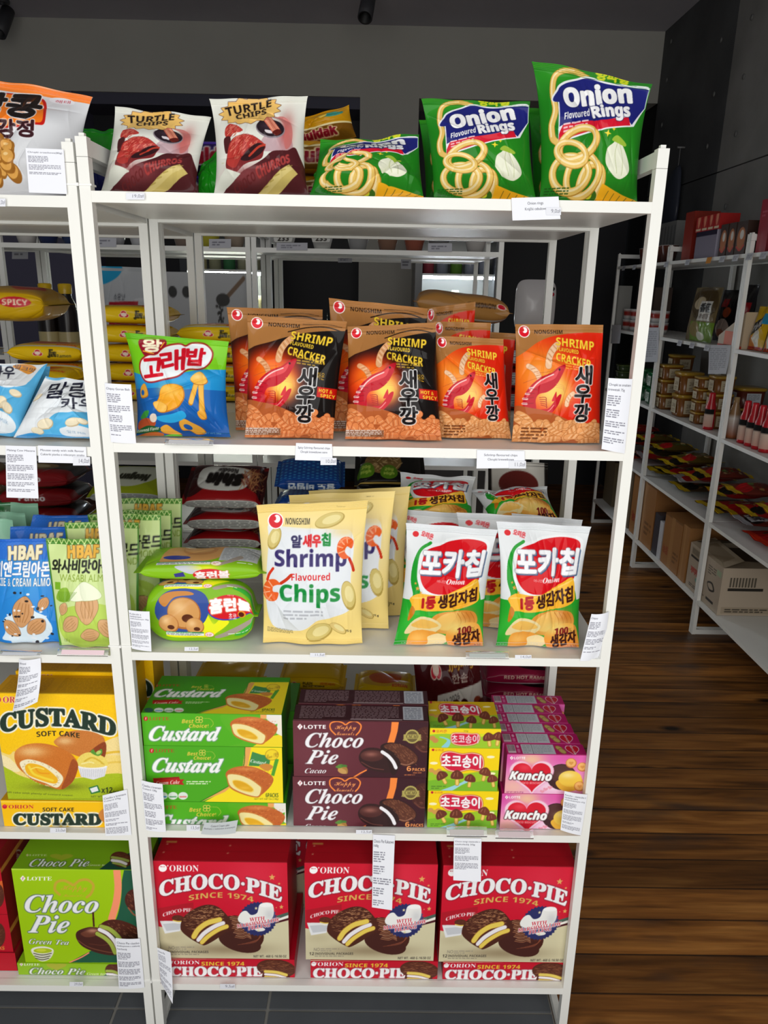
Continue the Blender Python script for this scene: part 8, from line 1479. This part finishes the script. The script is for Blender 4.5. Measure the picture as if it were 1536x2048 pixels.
flap((xb, y1, zt), (xb, y0, zt), (xb + .10, y0 + .01, zt + .035), (xb + .12, y1 - .01, zt + .03)); flap((xb, y0, zt), (xb + .3, y0, zt), (xb + .3, y0 + .1, zt - .01), (xb + .03, y0 + .1, zt + .01)); flap((xb + .02, y1, zt), (xb + .3, y1, zt), (xb + .3, y1 - .1, zt + .03), (xb + .05, y1 - .1, zt + .05))
# ---- papers and small tags on the right shelves
def rlabel(d, px0, px1, py0, py1, X_=1.687, n=12, ragged=0):
    a = Art([(0, 0), (100, 0), (100, 140), (0, 140)], 'c8cad0', size=(50, 70)); n and a.small(8, 14, 92, 120, n, '8a8c96', .6)
    return paper(d, [atX(px0, py0, X_), atX(px1, py0, X_), atX(px1 - ragged, py1, X_), atX(px0 + ragged * .5, py1, X_)], a, .01, bow=.004)
rlabel('white paper sheet hanging under the mushroom bag shelf at the near post', 1417, 1462, 690, 748, ragged=6); rlabel('white paper sheet hanging beside the second post on the right', 1292, 1318, 655, 724); rlabel('small pale paper tag on the far post of the right shelves', 1224, 1242, 650, 687, n=0)
for i, (px, k) in enumerate(((1482, 0), (1456, 0), (1430, 0), (1405, 0), (1380, 0), (1340, 0), (1300, 0), (1275, 0), (1240, 0), (1220, 0), (1345, 1), (1370, 1), (1400, 1))):
    y = ry(px, 1.685); z = ZR[k] - .016; wd = .03; a = Art([(0, 0), (40, 0), (40, 20), (0, 20)], 'd08a3a' if px == 1380 else 'c4c6cc', size=(16, 8)); a.small(6, 4, 34, 16, 2, '6a6a74', .6) if px != 1380 else None
    paper('small price tag clipped to the right wall %s shelf, %s' % (('top', 'second')[k], ('nearest post one', 'second', 'third', 'fourth', 'orange one', 'sixth', 'seventh', 'eighth', 'ninth', 'farthest', 'far one', 'middle one', 'near one')[i]), [np.array(q) for q in ((1.686, y + wd, z + .016), (1.686, y - wd, z + .016), (1.68, y - wd, z - .014), (1.68, y + wd, z - .014))], a, name='price_tag', cat='price tag')
# pale hanging dolphin shaped bag on the wall above the far unit
def hang():
    X_ = 2.07; P = [atX(*p, X_) for p in ((1352, 335), (1362, 340), (1352, 440), (1335, 470), (1318, 455), (1325, 400), (1340, 360))]; c = np.mean(P, 0); b = MB(); P = np.array(P); t = spline(P[:, 1:], 6); n = len(t); t = np.concatenate([t, t[:1]])
    rings = []
    for s_, x in ((.02, -.03), (.6, -.028), (.9, -.016), (1.0, 0), (.9, .014), (.02, .016)): rings.append([(X_ + x, c[1] + (y - c[1]) * s_, c[2] + (z - c[2]) * s_) for y, z in t])
    b.grid(np.array(rings), '3a3e4a'); o = b.build('hanging_bag', M_FOIL, None, c); tag(o, 'dark blue grey bag hanging on the wall behind the right post', 'hanging bag')
    b = MB(); p = atX(1352, 330, X_); b.tube([(.003, 0, '6a6a6a'), (.003, .16, '6a6a6a')], 8); k = b.build('cord', M_PLAST, o); k.location = np.array(atX(1355, 345, X_)) - c
    b = MB(); b.tube([(0, -.03, '8a8a8a'), (.006, -.03, '8a8a8a'), (.006, .03, '8a8a8a'), (0, .03, '8a8a8a')], 8); k = b.build('hook', M_PLAST, o); k.location = np.array(atX(1355, 345, X_)) - c + np.array((.008, 0, .16)); k.rotation_euler = (0, math.pi / 2, 0)
hang()
# ---- lit refrigerators far behind
def fridge(desc, px0, px1, py0, py1, y, tint, cols, e):
    a_, b_ = at(px0, py0, y), at(px1, py1, y); x0, x1, z1 = a_[0], b_[0], a_[2]; o = empty('display_fridge', ((x0 + x1) / 2, y + .3, FLOOR), desc, 'refrigerator'); O = o.location
    b = MB(); b.box(x0 - .05, x0, y, y + .6, FLOOR, z1 + .12, '3a3c40'); b.box(x1, x1 + .05, y, y + .6, FLOOR, z1 + .12, '3a3c40'); b.box(x0 - .05, x1 + .05, y, y + .6, z1 + .12, z1 + .3, '3a3c40'); b.box(x0, x1, y + .55, y + .6, FLOOR, z1 + .12, 'c8ccc8'); b.box(x0, x1, y, y + .55, FLOOR, FLOOR + .5, '3a3c40'); b.build('cabinet', M_PLAST, o, O, smooth=False)
    m = mat('fridge_lamp', 'ffffff'); bs = m.node_tree.nodes['Principled BSDF']; bs.inputs['Emission Color'].default_value = (*hx(tint), 1); bs.inputs['Emission Strength'].default_value = e
    for zz in np.arange(FLOOR + .62, z1 + .1, .3):
        b = MB(); b.box(x0, x1, y + .06, y + .54, zz, zz + .015, 'e0e4e0'); b.build('shelf', M_PLAST, o, O, smooth=False)
        b = MB(); b.box(x0 + .01, x1 - .01, y + .06, y + .085, zz - .02, zz - .001); b.build('lamp_strip', m, o, O, smooth=False)
        w = (x1 - x0) / 5; rg = random.Random(int(zz * 100))
        for i in range(5):
            h = rg.uniform(.1, .2); b = MB(); r = w * .42; c = cols[rg.randrange(len(cols))]; b.tube([(0, 0, c), (r, 0, c), (r, h * .75, c), (r * .6, h, 'e0dcc8'), (0, h, 'e0dcc8')], 10)
            k = b.build('chilled_jar', M_PLAST); k.location = (x0 + (i + .5) * w, y + .16 + r, zz + .0155); tag(k, 'chilled jar inside the %s' % desc, 'jar', 'jars in the %s' % desc)
fridge('lit refrigerator seen through the posts at the left', 372, 522, 500, 575, 4.1, 'f4ffe8', ('c8c080', 'b0b090', '4a8a5a', 'd8d0a0'), 50)
fridge('blue lit refrigerator seen left of the end post', 846, 988, 505, 580, 4.1, 'd8ecff', ('7a2a38', '9aa0b0', '6a9a3a', 'b04a58'), 40)
